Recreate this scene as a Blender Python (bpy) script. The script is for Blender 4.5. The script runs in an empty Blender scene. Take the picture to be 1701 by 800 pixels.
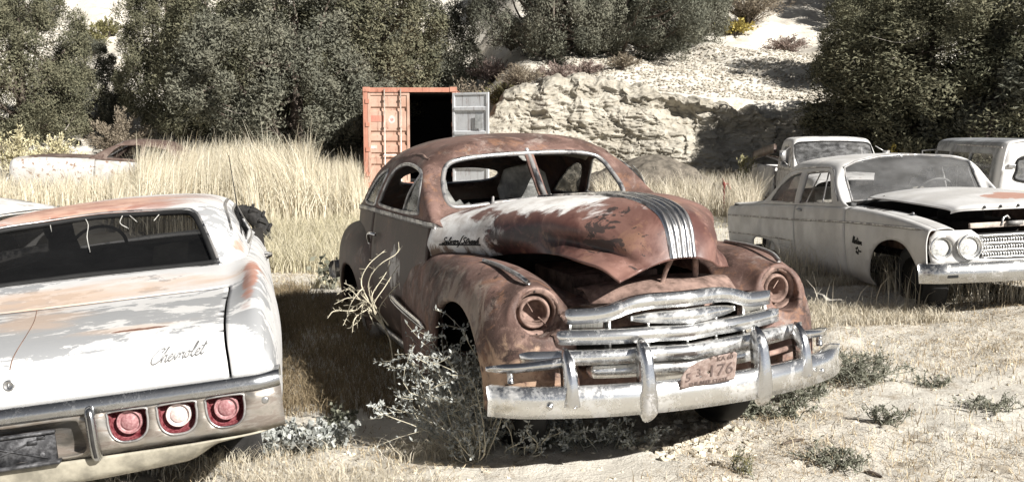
import bpy, bmesh, math, random
import numpy as np
from mathutils import Vector, Matrix, geometry, noise as mnoise

random.seed(7)
RNG = np.random.default_rng(11)
SC = bpy.context.scene
COL = SC.collection
PI = math.pi

# ------------------------------------------------------------------ naming
def tagset(o, label=None, cat=None, group=None, kind=None):
    if label: o['label'] = label
    if cat: o['category'] = cat
    if group: o['group'] = group
    if kind: o['kind'] = kind
    return o

def thing(name, label, cat, mat=None, group=None):
    o = bpy.data.objects.new(name, None)
    COL.objects.link(o)
    o.empty_display_size = 0.2
    if mat is not None: o.matrix_world = mat
    return tagset(o, label, cat, group)

def mesh_np(name, V, F):
    """V (n,3); F: array (m,k) or list of arrays of different width"""
    V = np.asarray(V, dtype=np.float32)
    Fs = F if isinstance(F, list) and len(F) and isinstance(F[0], np.ndarray) else [np.asarray(F, dtype=np.int32)]
    Fs = [f for f in Fs if len(f)]
    me = bpy.data.meshes.new(name)
    me.vertices.add(len(V)); me.vertices.foreach_set('co', V.ravel())
    nl = sum(f.size for f in Fs); npoly = sum(len(f) for f in Fs)
    me.loops.add(nl); me.polygons.add(npoly)
    vi = np.concatenate([f.ravel() for f in Fs]).astype(np.int32)
    tot = np.concatenate([np.full(len(f), f.shape[1], np.int32) for f in Fs])
    st = np.concatenate([[0], np.cumsum(tot)[:-1]]).astype(np.int32)
    me.loops.foreach_set('vertex_index', vi)
    me.polygons.foreach_set('loop_start', st)
    try: me.polygons.foreach_set('loop_total', tot)
    except Exception: pass
    me.update(calc_edges=True)
    me.validate()
    return me

def obj(name, V, F, mat, parent=None, smooth=True, solid=0.0, offset=0.0, sub=0, bevel=0.0, attr=None, autosmooth=None):
    me = mesh_np(name, V, F)
    me.polygons.foreach_set('use_smooth', np.full(len(me.polygons), bool(smooth)))
    if attr is not None and len(attr) == len(me.vertices):
        a = me.attributes.new('rnd', 'FLOAT', 'POINT'); a.data.foreach_set('value', np.asarray(attr, np.float32))
    if mat: me.materials.append(mat)
    o = bpy.data.objects.new(name, me); COL.objects.link(o)
    if parent is not None: o.parent = parent
    if sub:
        m = o.modifiers.new('sub', 'SUBSURF'); m.levels = sub; m.render_levels = sub
    if solid:
        m = o.modifiers.new('solid', 'SOLIDIFY'); m.thickness = solid; m.offset = offset
    if bevel:
        m = o.modifiers.new('bev', 'BEVEL'); m.width = bevel; m.segments = 2; m.limit_method = 'ANGLE'; m.angle_limit = 0.6
    if autosmooth:
        me.set_sharp_from_angle(angle=autosmooth)
    return o

# ------------------------------------------------------------------ mesh collectors
class MB:
    """collects shapes into ONE mesh"""
    def __init__(s): s.V = []; s.F = {3: [], 4: []}; s.n = 0; s.A = []
    def add(s, V, F, a=0.0):
        V = np.asarray(V, float).reshape(-1, 3)
        for f in (F if isinstance(F, list) else [F]):
            f = np.asarray(f, int)
            if f.size == 0: continue
            if f.ndim == 1: f = f.reshape(1, -1)
            s.F.setdefault(f.shape[1], []).append(f + s.n)
        s.V.append(V); s.n += len(V); s.A.append(np.full(len(V), a))
    def build(s, name, mat, parent=None, **k):
        V = np.concatenate(s.V); F = [np.concatenate(f) for f in s.F.values() if f]
        return obj(name, V, F, mat, parent, attr=np.concatenate(s.A), **k)
    def box(s, c, size, R=None, a=0.0):
        V, F = box_vf(c, size, R); s.add(V, F, a)
    def tube(s, path, r, n=8, a=0.0):
        V, F = tube_vf(path, r, n); s.add(V, F, a)

def box_vf(c, size, R=None):
    sx, sy, sz = [q / 2 for q in size]
    V = np.array([(x, y, z) for x in (-sx, sx) for y in (-sy, sy) for z in (-sz, sz)], float)
    if R is not None: V = V @ np.asarray(R).T
    V += np.asarray(c, float)
    F = np.array([(0, 1, 3, 2), (4, 6, 7, 5), (0, 4, 5, 1), (2, 3, 7, 6), (0, 2, 6, 4), (1, 5, 7, 3)])
    return V, F

def rot_xyz(rx=0, ry=0, rz=0):
    from mathutils import Euler
    return np.array(Euler((rx, ry, rz)).to_matrix())

def norm(a):
    a = np.asarray(a, float); return a / (np.linalg.norm(a, axis=-1, keepdims=True) + 1e-12)

def frames(path, up=(0, 0, 1)):
    P = np.asarray(path, float); T = norm(np.gradient(P, axis=0))
    up = np.asarray(up, float)
    S = np.cross(T, np.broadcast_to(up, T.shape)); bad = np.linalg.norm(S, axis=1) < 1e-4
    if bad.any(): S[bad] = np.cross(T[bad], np.array([0.9, 0.3, 0.1]))
    S = norm(S); U = np.cross(S, T)
    return P, T, S, U

def tube_frames(P):
    P = np.asarray(P, float); T = norm(np.gradient(P, axis=0))
    n = np.cross(T[0], [0.31, 0.77, 0.55]); n = n / (np.linalg.norm(n) + 1e-9)
    N = []
    for t in T:
        n = n - t * np.dot(n, t); l = np.linalg.norm(n)
        if l < 1e-6: n = np.cross(t, [0.3, 0.5, 0.8]); l = np.linalg.norm(n)
        n = n / l; N.append(n)
    N = np.array(N)
    return P, T, N, np.cross(T, N)

def tube_vf(path, r, n=8, closed=False):
    P, T, N, B = tube_frames(path)
    r = np.broadcast_to(np.asarray(r, float), (len(P),))
    a = np.linspace(0, 2 * PI, n, endpoint=False)
    V = (P[:, None] + r[:, None, None] * (np.cos(a)[None, :, None] * N[:, None] + np.sin(a)[None, :, None] * B[:, None])).reshape(-1, 3)
    F = grid_faces(len(P), n, wrap_v=True, wrap_u=closed)
    if not closed:
        V = np.concatenate([V, P[[0, -1]]]); k = len(P) * n
        i = np.arange(n); j = (i + 1) % n
        c0 = np.stack([j, i, np.full(n, k)], 1); c1 = np.stack([i + (len(P) - 1) * n, j + (len(P) - 1) * n, np.full(n, k + 1)], 1)
        return V, [F, np.concatenate([c0, c1])]
    return V, [F]

def grid_faces(nu, nv, wrap_v=False, wrap_u=False):
    mu = nu if wrap_u else nu - 1; mv = nv if wrap_v else nv - 1
    i, j = np.meshgrid(np.arange(mu), np.arange(mv), indexing='ij'); i = i.ravel(); j = j.ravel()
    i2 = (i + 1) % nu; j2 = (j + 1) % nv
    return np.stack([i * nv + j, i2 * nv + j, i2 * nv + j2, i * nv + j2], 1)

def sweep_vf(path, prof, up=(0, 0, 1), scale=None, cap=True, shift=None):
    """prof: closed polygon (m,2) in (side, up)"""
    P, T, S, U = frames(path, up); pr = np.asarray(prof, float); m = len(pr); n = len(P)
    sc = np.ones((n, 2)) if scale is None else np.broadcast_to(np.asarray(scale, float).reshape(n, -1), (n, 2))
    V = P[:, None] + S[:, None] * (pr[None, :, 0:1] * sc[:, None, 0:1]) + U[:, None] * (pr[None, :, 1:2] * sc[:, None, 1:2])
    V = V.reshape(-1, 3); F = [grid_faces(n, m, wrap_v=True)]
    if cap:
        c = np.stack([V[:m].mean(0), V[-m:].mean(0)]); k = len(V); V = np.concatenate([V, c])
        i = np.arange(m); j = (i + 1) % m
        F.append(np.concatenate([np.stack([j, i, np.full(m, k)], 1), np.stack([i + (n - 1) * m, j + (n - 1) * m, np.full(m, k + 1)], 1)]))
    return V, F

def lathe_vf(prof, c, d, n=28):
    """prof (r,h) list, axis direction d from c"""
    d = norm(d); a = np.cross(d, [0.0, 0, 1]) if abs(d[2]) < .9 else np.cross(d, [1.0, 0, 0]); a = norm(a); b = np.cross(d, a)
    t = np.linspace(0, 2 * PI, n, endpoint=False); pr = np.asarray(prof, float)
    V = np.asarray(c)[None, None] + pr[:, None, 0:1] * (np.cos(t)[None, :, None] * a + np.sin(t)[None, :, None] * b) + pr[:, None, 1:2] * d
    return V.reshape(-1, 3), [grid_faces(len(pr), n, wrap_v=True)]

def spline(pts, n=40, closed=False):
    P = np.asarray(pts, float)
    if closed:
        E = np.concatenate([P[-1:], P, P[:2]]); m = len(P)
    else:
        E = np.concatenate([[2 * P[0] - P[1]], P, [2 * P[-1] - P[-2]]]); m = len(P) - 1
    t = np.linspace(0, m, n, endpoint=not closed); i = np.minimum(t.astype(int), m - 1); f = (t - i)[:, None]
    a, b, c, d = E[i], E[i + 1], E[i + 2], E[i + 3]
    return 0.5 * ((2 * b) + (c - a) * f + (2 * a - 5 * b + 4 * c - d) * f ** 2 + (3 * b - a - 3 * c + d) * f ** 3)

# ------------------------------------------------------------------ spline patch
class Patch:
    def __init__(s, net):
        N = np.asarray(net, float); s.n, s.m = N.shape[:2]
        N = np.concatenate([2 * N[:1] - N[1:2], N, 2 * N[-1:] - N[-2:-1]], 0)
        N = np.concatenate([2 * N[:, :1] - N[:, 1:2], N, 2 * N[:, -1:] - N[:, -2:-1]], 1)
        s.N = N
    @staticmethod
    def w(f):
        return np.stack([-.5 * f + f ** 2 - .5 * f ** 3, 1 - 2.5 * f ** 2 + 1.5 * f ** 3, .5 * f + 2 * f ** 2 - 1.5 * f ** 3, -.5 * f ** 2 + .5 * f ** 3], -1)
    def __call__(s, u, v):
        u = np.asarray(u, float); v = np.asarray(v, float)
        i = np.clip(np.floor(u).astype(int), 0, s.n - 2); j = np.clip(np.floor(v).astype(int), 0, s.m - 2)
        wu = s.w(u - i); wv = s.w(v - j)
        out = 0
        for a in range(4):
            for b in range(4):
                out = out + (wu[..., a] * wv[..., b])[..., None] * s.N[i + a, j + b]
        return out
    def normal(s, u, v, e=1e-3):
        return norm(np.cross(s(u + e, v) - s(u - e, v), s(u, v + e) - s(u, v - e)))
    def inv(s, pts, f, ub=None, vb=None, res=120):
        """uv of points given in a 2-D projection f(xyz)->(n,2)"""
        ub = ub or (0, s.n - 1); vb = vb or (0, s.m - 1)
        U, Vv = np.meshgrid(np.linspace(*ub, res), np.linspace(*vb, res), indexing='ij')
        G = f(s(U.ravel(), Vv.ravel())); out = []
        for p in np.asarray(pts, float):
            k = np.argmin(((G - p) ** 2).sum(1)); uv = np.array([U.ravel()[k], Vv.ravel()[k]])
            for _ in range(12):
                e = 1e-3
                a = f(s(uv[0], uv[1])[None])[0]; r = a - p
                J = np.stack([(f(s(uv[0] + e, uv[1])[None])[0] - a) / e, (f(s(uv[0], uv[1] + e)[None])[0] - a) / e], 1)
                try: d = np.linalg.solve(J, -r)
                except Exception: break
                l = np.linalg.norm(d)
                if l > .2: d *= .2 / l
                uv = uv + d; uv[0] = np.clip(uv[0], *ub); uv[1] = np.clip(uv[1], *vb)
            out.append(uv)
        return np.array(out)
    def grid(s, ur=None, vr=None, nu=40, nv=40):
        ur = ur or (0, s.n - 1); vr = vr or (0, s.m - 1)
        U, Vv = np.meshgrid(np.linspace(*ur, nu), np.linspace(*vr, nv), indexing='ij')
        return s(U.ravel(), Vv.ravel()), grid_faces(nu, nv)

def inpoly(P, poly):
    x, y = P[:, 0], P[:, 1]; r = np.zeros(len(P), bool); q = np.asarray(poly); n = len(q)
    for i in range(n):
        x1, y1 = q[i]; x2, y2 = q[(i + 1) % n]
        c = ((y1 > y) != (y2 > y))
        with np.errstate(divide='ignore', invalid='ignore'):
            r ^= c & (x < (x2 - x1) * (y - y1) / (y2 - y1 + 1e-30) + x1)
    return r

def densify(poly, step):
    q = np.asarray(poly, float); out = []
    for i in range(len(q)):
        a, b = q[i], q[(i + 1) % len(q)]; k = max(1, int(math.ceil(np.linalg.norm(b - a) / step)))
        out += [a + (b - a) * t / k for t in range(k)]
    return np.array(out)

def panel2d(outline, holes=(), step=.1):
    """triangulate a 2-D polygon with holes, with interior grid points -> (P2, tris)"""
    loops = [densify(outline, step)] + [densify(h, step) for h in holes]
    pts = []; edges = []
    for l in loops:
        k = len(pts); pts += list(l); edges += [(k + i, k + (i + 1) % len(l)) for i in range(len(l))]
    B = np.array(pts); lo = B.min(0); hi = B.max(0)
    g = np.stack(np.meshgrid(np.arange(lo[0], hi[0], step), np.arange(lo[1], hi[1], step), indexing='ij'), -1).reshape(-1, 2)
    ins = inpoly(g, loops[0])
    for l in loops[1:]: ins &= ~inpoly(g, l)
    g = g[ins]
    if len(g):
        d = np.full(len(g), 1e9)
        for k in range(0, len(B), 200):
            d = np.minimum(d, np.sqrt(((g[:, None] - B[None, k:k + 200]) ** 2).sum(-1)).min(1))
        g = g[d > step * .45]
    allp = [Vector(p) for p in np.concatenate([B, g])] if len(g) else [Vector(p) for p in B]
    v, e, f, _, _, _ = geometry.delaunay_2d_cdt(allp, edges, [], 0, 1e-6)
    P = np.array([tuple(p) for p in v]); F = np.array([t for t in f if len(t) == 3])
    c = P[F].mean(1); keep = inpoly(c, loops[0])
    for l in loops[1:]: keep &= ~inpoly(c, l)
    return P, F[keep]

def panel(patch, outline, holes=(), step=.12, ar=1.0):
    """ar: scale of v against u for an even grid"""
    s = np.array([1.0, ar])
    P, F = panel2d(np.asarray(outline) * s, [np.asarray(h) * s for h in holes], step)
    P = P / s
    return patch(P[:, 0], P[:, 1]), F

def mirror(V, F):
    V = np.array(V); V[:, 0] *= -1
    F = [f[:, ::-1] for f in F] if isinstance(F, list) else F[:, ::-1]
    return V, F

# ------------------------------------------------------------------ signed distance meshing
def surface_nets(fn, lo, hi, h, steps=2):
    lo = np.array(lo, float); n = np.ceil((np.array(hi) - lo) / h).astype(int) + 1
    ax = [lo[i] + h * np.arange(n[i]) for i in range(3)]
    X, Y, Z = np.meshgrid(*ax, indexing='ij')
    D = fn(X, Y, Z).astype(np.float32); S = D < 0
    c = np.zeros(tuple(n - 1), np.int32)
    for i in (0, 1):
        for j in (0, 1):
            for k in (0, 1):
                c += S[i:n[0] - 1 + i, j:n[1] - 1 + j, k:n[2] - 1 + k]
    act = (c > 0) & (c < 8); idx = -np.ones(act.shape, np.int64); A = np.argwhere(act); idx[act] = np.arange(len(A))
    acc = np.zeros((len(A), 3)); cnt = np.zeros(len(A))
    cor = [(i, j, k) for i in (0, 1) for j in (0, 1) for k in (0, 1)]
    for a in cor:
        for b in cor:
            if sum(b) - sum(a) == 1 and all(q >= p for p, q in zip(a, b)):
                da = D[A[:, 0] + a[0], A[:, 1] + a[1], A[:, 2] + a[2]]; db = D[A[:, 0] + b[0], A[:, 1] + b[1], A[:, 2] + b[2]]
                m = (da < 0) != (db < 0); t = np.where(m, da / (da - db + 1e-20), 0)
                p = np.array(a) + t[:, None] * (np.array(b) - np.array(a)); acc[m] += p[m]; cnt[m] += 1
    V = lo + h * (A + acc / np.maximum(cnt, 1)[:, None])
    F = []
    for d in range(3):
        e = [0, 0, 0]; e[d] = 1; o1 = (d + 1) % 3; o2 = (d + 2) % 3
        sl0 = [slice(1, n[q] - 1) for q in range(3)]; sl0[d] = slice(0, n[d] - 1)
        sl1 = list(sl0); sl1[d] = slice(1, n[d])
        s0 = S[tuple(sl0)]; s1 = S[tuple(sl1)]; ch = np.argwhere(s0 != s1)
        base = ch.copy(); base[:, o1] += 1; base[:, o2] += 1
        q = []
        for (u, v) in ((-1, -1), (0, -1), (0, 0), (-1, 0)):
            b = base.copy(); b[:, o1] += u; b[:, o2] += v
            q.append(idx[b[:, 0], b[:, 1], b[:, 2]])
        q = np.stack(q, 1); flip = ~s0[ch[:, 0], ch[:, 1], ch[:, 2]]
        q[flip] = q[flip][:, ::-1]; F.append(q)
    F = np.concatenate(F); F = F[(F >= 0).all(1)]
    for _ in range(steps):
        e = h * .25; f0 = fn(*V.T); g = np.stack([fn(V[:, 0] + e, V[:, 1], V[:, 2]) - f0, fn(V[:, 0], V[:, 1] + e, V[:, 2]) - f0, fn(V[:, 0], V[:, 1], V[:, 2] + e) - f0], 1) / e
        gl = (g ** 2).sum(1) + 1e-6; st = -(f0 / gl)[:, None] * g
        l = np.linalg.norm(st, axis=1, keepdims=True); st *= np.minimum(1, .5 * h / (l + 1e-9)); V = V + st
    return V, F

def smin(a, b, k):
    h = np.clip(.5 + .5 * (b - a) / k, 0, 1)
    return b + (a - b) * h - k * h * (1 - h)
def smax(a, b, k): return -smin(-a, -b, k)
def sell(X, Y, Z, c, r, e):
    """superellipsoid, roughly a distance"""
    s = np.abs((X - c[0]) / r[0]) ** e[0] + np.abs((Y - c[1]) / r[1]) ** e[1] + np.abs((Z - c[2]) / r[2]) ** e[2]
    m = max(e)
    return (np.maximum(s, 1e-9) ** (1 / m) - 1) * min(r)
def sbox(X, Y, Z, c, r):
    return np.maximum(np.maximum(np.abs(X - c[0]) - r[0], np.abs(Y - c[1]) - r[1]), np.abs(Z - c[2]) - r[2])

# ------------------------------------------------------------------ numpy value noise
def _h(i, j, k, s):
    n = (i * 374761393 + j * 668265263 + k * 1274126177 + s * 974711) & 0x7fffffff
    n = ((n ^ (n >> 13)) * 1274126177) & 0x7fffffff
    return ((n ^ (n >> 16)) & 0xffff) / 65535.0
def vnoise(x, y, z=0.0, s=0):
    x, y, z = np.broadcast_arrays(np.asarray(x, float), np.asarray(y, float), np.asarray(z, float))
    i, j, k = [np.floor(q).astype(np.int64) for q in (x, y, z)]; f, g, h = x - i, y - j, z - k
    f, g, h = [q * q * (3 - 2 * q) for q in (f, g, h)]
    r = 0
    for a in (0, 1):
        for b in (0, 1):
            for c in (0, 1):
                r = r + _h(i + a, j + b, k + c, s) * (f if a else 1 - f) * (g if b else 1 - g) * (h if c else 1 - h)
    return r
def fbm(x, y, z=0.0, o=4, s=0, gain=.5):
    r = 0; a = 1; t = 0
    for q in range(o):
        r = r + a * vnoise(x * 2 ** q, y * 2 ** q, np.asarray(z) * 2 ** q, s + q * 17); t += a; a *= gain
    return r / t

# ------------------------------------------------------------------ camera model + poses
CAM_F, CAM_PIT, CAM_H = 1645.0, 0.1089, 1.66      # focal length in photo pixels (1701 wide), pitch down, height
def mat_pose(x, y, z, yaw, pitch=0, roll=0):
    return Matrix.Translation((x, y, z)) @ Matrix.Rotation(yaw, 4, 'Z') @ Matrix.Rotation(pitch, 4, 'X') @ Matrix.Rotation(roll, 4, 'Y')
def view_ray(px, py):
    a = (px - 850.5) / CAM_F; b = -(py - 400) / CAM_F; c, s = math.cos(CAM_PIT), math.sin(CAM_PIT)
    return np.array([a, c + b * s, -s + b * c])
def ground_at(px, py, z=0.0):
    d = view_ray(px, py); t = (z - CAM_H) / d[2]; return np.array([0, 0, CAM_H]) + d * t
def at_depth(px, py, y):
    d = view_ray(px, py); return np.array([0, 0, CAM_H]) + d * (y / d[1])
class Pose:
    def __init__(s, *q):
        s.M = mat_pose(*q); M = np.array(s.M); s.R = M[:3, :3]; s.t = M[:3, 3]
    def L(s, px, py, ax, v):
        o = s.R.T @ (np.array([0, 0, CAM_H]) - s.t); d = s.R.T @ view_ray(px, py); k = 'xyz'.index(ax)
        return o + d * ((v - o[k]) / d[k])
    def pix(s, P):
        W = np.asarray(P) @ s.R.T + s.t - np.array([0, 0, CAM_H]); c, q = math.cos(CAM_PIT), math.sin(CAM_PIT)
        dd = W[:, 1] * c - W[:, 2] * q; u = W[:, 2] * c + W[:, 1] * q
        return np.stack([850.5 + CAM_F * W[:, 0] / dd, 400 - CAM_F * u / dd], 1)

# ------------------------------------------------------------------ materials
class NB:
    def __init__(s, name, rough=.6, metal=0.0, spec=.4):
        s.m = bpy.data.materials.new(name); s.m.use_nodes = True; s.t = s.m.node_tree; s.t.nodes.clear()
        s.out = s.n('ShaderNodeOutputMaterial'); s.b = s.n('ShaderNodeBsdfPrincipled')
        s.t.links.new(s.b.outputs[0], s.out.inputs['Surface'])
        s.b.inputs['Roughness'].default_value = rough; s.b.inputs['Metallic'].default_value = metal
        s.b.inputs['Specular IOR Level'].default_value = spec
        s.tc = s.n('ShaderNodeTexCoord'); s.P = s.tc.outputs['Object']
    def n(s, t): return s.t.nodes.new(t)
    def set(s, sock, v):
        if isinstance(v, bpy.types.NodeSocket): s.t.links.new(v, sock)
        else:
            if sock.type == 'RGBA' and len(v) == 3: v = (*v, 1)
            sock.default_value = v
    def noise(s, scale=5, detail=6, rough=.55, dist=0.0, vec=None, stretch=None, off=None):
        v = vec or s.P
        if stretch is not None or off is not None:
            mp = s.n('ShaderNodeMapping'); s.set(mp.inputs['Vector'], v)
            if stretch is not None: mp.inputs['Scale'].default_value = stretch
            if off is not None: mp.inputs['Location'].default_value = off
            v = mp.outputs[0]
        q = s.n('ShaderNodeTexNoise'); s.set(q.inputs['Vector'], v)
        q.inputs['Scale'].default_value = scale; q.inputs['Detail'].default_value = detail; q.inputs['Roughness'].default_value = rough; q.inputs['Distortion'].default_value = dist
        return q.outputs['Fac']
    def voro(s, scale=20, feature='F1', rnd=1.0):
        q = s.n('ShaderNodeTexVoronoi'); s.set(q.inputs['Vector'], s.P); q.inputs['Scale'].default_value = scale; q.feature = feature
        return q.outputs['Distance']
    def math(s, op, a, b=0.0, clamp=False):
        q = s.n('ShaderNodeMath'); q.operation = op; q.use_clamp = clamp; s.set(q.inputs[0], a)
        if len(q.inputs) > 1: s.set(q.inputs[1], b)
        return q.outputs[0]
    def step(s, v, a, b):
        q = s.n('ShaderNodeMapRange'); q.interpolation_type = 'SMOOTHSTEP'; s.set(q.inputs[0], v); q.inputs[1].default_value = a; q.inputs[2].default_value = b
        return q.outputs[0]
    def ball(s, c, r):
        """1 at c falling to 0 at the ellipsoid r (negative outside)"""
        mp = s.n('ShaderNodeVectorMath'); mp.operation = 'SUBTRACT'; s.set(mp.inputs[0], s.P); mp.inputs[1].default_value = c
        dv = s.n('ShaderNodeVectorMath'); dv.operation = 'DIVIDE'; s.set(dv.inputs[0], mp.outputs[0]); dv.inputs[1].default_value = r
        ln = s.n('ShaderNodeVectorMath'); ln.operation = 'LENGTH'; s.set(ln.inputs[0], dv.outputs[0])
        return s.math('SUBTRACT', 1.0, ln.outputs['Value'])
    def axis(s, k):
        q = s.n('ShaderNodeSeparateXYZ'); s.set(q.inputs[0], s.P); return q.outputs[k]
    def mix(s, f, a, b):
        q = s.n('ShaderNodeMix'); q.data_type = 'RGBA'; q.clamp_factor = True
        s.set(q.inputs[0], f); s.set(q.inputs[6], a); s.set(q.inputs[7], b); return q.outputs[2]
    def mixf(s, f, a, b):
        q = s.n('ShaderNodeMix'); q.data_type = 'FLOAT'; s.set(q.inputs[0], f); s.set(q.inputs[2], a); s.set(q.inputs[3], b); return q.outputs[0]
    def attr(s, name):
        q = s.n('ShaderNodeAttribute'); q.attribute_name = name; return q.outputs['Fac']
    def objrnd(s):
        q = s.n('ShaderNodeObjectInfo'); return q.outputs['Random']
    def col(s, c): s.set(s.b.inputs['Base Color'], c); return s
    def rough(s, v): s.set(s.b.inputs['Roughness'], v); return s
    def metal(s, v): s.set(s.b.inputs['Metallic'], v); return s
    def bump(s, h, strength=.3, dist=.01):
        q = s.n('ShaderNodeBump'); s.set(q.inputs['Height'], h); q.inputs['Strength'].default_value = strength; q.inputs['Distance'].default_value = dist
        s.set(s.b.inputs['Normal'], q.outputs[0]); return s

def add(nb, *v):
    r = v[0]
    for q in v[1:]: r = nb.math('ADD', r, q)
    return r
# ------------------------------------------------------------------ camera, sun, sky
SUN_AZ, SUN_EL = math.radians(44), math.radians(32)   # azimuth to the right of straight behind the camera
cam = bpy.data.cameras.new('camera'); camo = bpy.data.objects.new('camera', cam); COL.objects.link(camo)
camo.location = (0, 0, CAM_H); camo.rotation_euler = (PI / 2 - CAM_PIT, 0, 0)
cam.sensor_width = 36; cam.lens = CAM_F / 1701 * 36; cam.clip_start = .1; cam.clip_end = 1000
SC.camera = camo
S2 = Vector((math.sin(SUN_AZ) * math.cos(SUN_EL), -math.cos(SUN_AZ) * math.cos(SUN_EL), math.sin(SUN_EL)))
sl = bpy.data.lights.new('sun', 'SUN'); sl.energy = 5.0; sl.angle = math.radians(.5); sl.color = (1, .965, .915)
so = bpy.data.objects.new('sun', sl); COL.objects.link(so); so.rotation_euler = S2.to_track_quat('Z', 'Y').to_euler()
W = bpy.data.worlds.new('World'); SC.world = W; W.use_nodes = True
wt = W.node_tree; wt.nodes.clear()
sky = wt.nodes.new('ShaderNodeTexSky'); sky.sky_type = 'NISHITA'; sky.sun_disc = False; sky.sun_elevation = SUN_EL
sky.sun_rotation = math.atan2(S2.x, S2.y); sky.air_density = .4; sky.dust_density = .1; sky.altitude = 2200
hs = wt.nodes.new('ShaderNodeHueSaturation'); hs.inputs['Saturation'].default_value = .30
bg = wt.nodes.new('ShaderNodeBackground'); bg.inputs['Strength'].default_value = .05
wo = wt.nodes.new('ShaderNodeOutputWorld')
wt.links.new(sky.outputs[0], hs.inputs['Color']); wt.links.new(hs.outputs[0], bg.inputs['Color']); wt.links.new(bg.outputs[0], wo.inputs['Surface'])
SC.view_settings.view_transform = 'Standard'; SC.view_settings.look = 'None'; SC.view_settings.exposure = 1.05; SC.view_settings.gamma = 1
try: SC.view_settings.use_curve_mapping = False
except Exception: pass
SC.render.engine = 'CYCLES'
SC.cycles.max_bounces = 6; SC.cycles.diffuse_bounces = 2; SC.cycles.transparent_max_bounces = 12; SC.cycles.use_denoising = True

# ------------------------------------------------------------------ shared materials
def M_chrome(name, base=(.62, .62, .61), dirt=(.40, .38, .35), amt=(.45, .7), r=.22, scale=9, rust=0.0):
    nb = NB(name, spec=.5)
    n1 = nb.noise(scale, 8, .65); n2 = nb.noise(70, 4, .6)
    d = nb.step(add(nb, n1, nb.math('MULTIPLY', nb.math('SUBTRACT', n2, .5), .35)), *amt)
    c = nb.mix(d, base, dirt)
    if rust:
        rr = nb.step(add(nb, nb.noise(6, 8, .7, off=(3, 1, 7)), nb.math('MULTIPLY', n2, .15)), .66 - .1 * rust, .76 - .1 * rust)
        c = nb.mix(rr, c, (.16, .09, .06)); nb.metal(nb.math('SUBTRACT', nb.mixf(d, 1.0, .25), rr, True))
    else: nb.metal(nb.mixf(d, 1.0, .25))
    nb.col(c); nb.rough(nb.mixf(d, r, .6)); pt = nb.step(nb.noise(130, 3, .7, off=(1, 2, 3)), .63, .70); c = nb.mix(nb.math('MULTIPLY', pt, .55), c, (.13, .11, .095)); nb.col(c); nb.bump(add(nb, n2, nb.noise(3.5, 3, .5)), .10, .006)
    return nb.m
def M_plain(name, c, rough=.7, metal=0, n=.25, scale=12, spec=.3):
    nb = NB(name, rough, metal, spec); f = nb.noise(scale, 6, .6)
    c = np.array(c); nb.col(nb.mix(nb.step(f, .3, .7), tuple(c * (1 - n)), tuple(np.minimum(c * (1 + n), 1)))); return nb.m
def M_glass(name, tint=(.02, .022, .022), dirt=.25, alpha=.35, dust=(.45, .43, .4), scale=6):
    """dusty window glass: partly see-through with a film of dirt"""
    nb = NB(name, .08, 0, .5)
    f = nb.noise(scale, 7, .65, stretch=(1, 1, 2.2)); sp = nb.step(nb.noise(160, 2, .5), .66, .74)
    d = nb.math('MULTIPLY', nb.step(f, .25, .8), dirt)
    nb.col(nb.mix(nb.math('MAXIMUM', d, nb.math('MULTIPLY', sp, dirt)), tint, dust)); nb.rough(nb.mixf(d, .06, .6))
    nb.b.inputs['Specular IOR Level'].default_value = .3
    nb.set(nb.b.inputs['Alpha'], nb.math('ADD', nb.math('MULTIPLY', d, .6), alpha, True))
    return nb.m
MAT = {}
MAT['chrome'] = M_chrome('aged_chrome', (.60, .60, .60), (.46, .44, .42), (.52, .8), .18)
MAT['chrome_dull'] = M_chrome('dull_chrome', (.42, .42, .42), (.22, .21, .2), (.4, .6), .3)
MAT['black'] = M_plain('black_paint_and_shade', (.012, .012, .012), .7)  # also paints in the shade of wheel arches and the container interior
MAT['tyre'] = M_plain('tyre_rubber', (.022, .021, .02), .9, scale=20, n=.5)
MAT['dark_int'] = M_plain('dark_interior', (.02, .018, .016), .9)
# ================================================================== rusty coupe in the middle
PP = Pose(0.5661, 5.4214, 0.0052, 3.4748, 0.0137, 0.0337)
coupe = thing('coupe', 'rusty red 1940s coupe with wide chrome grille and hood ajar, centre of the yard', 'car', PP.M)

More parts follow.
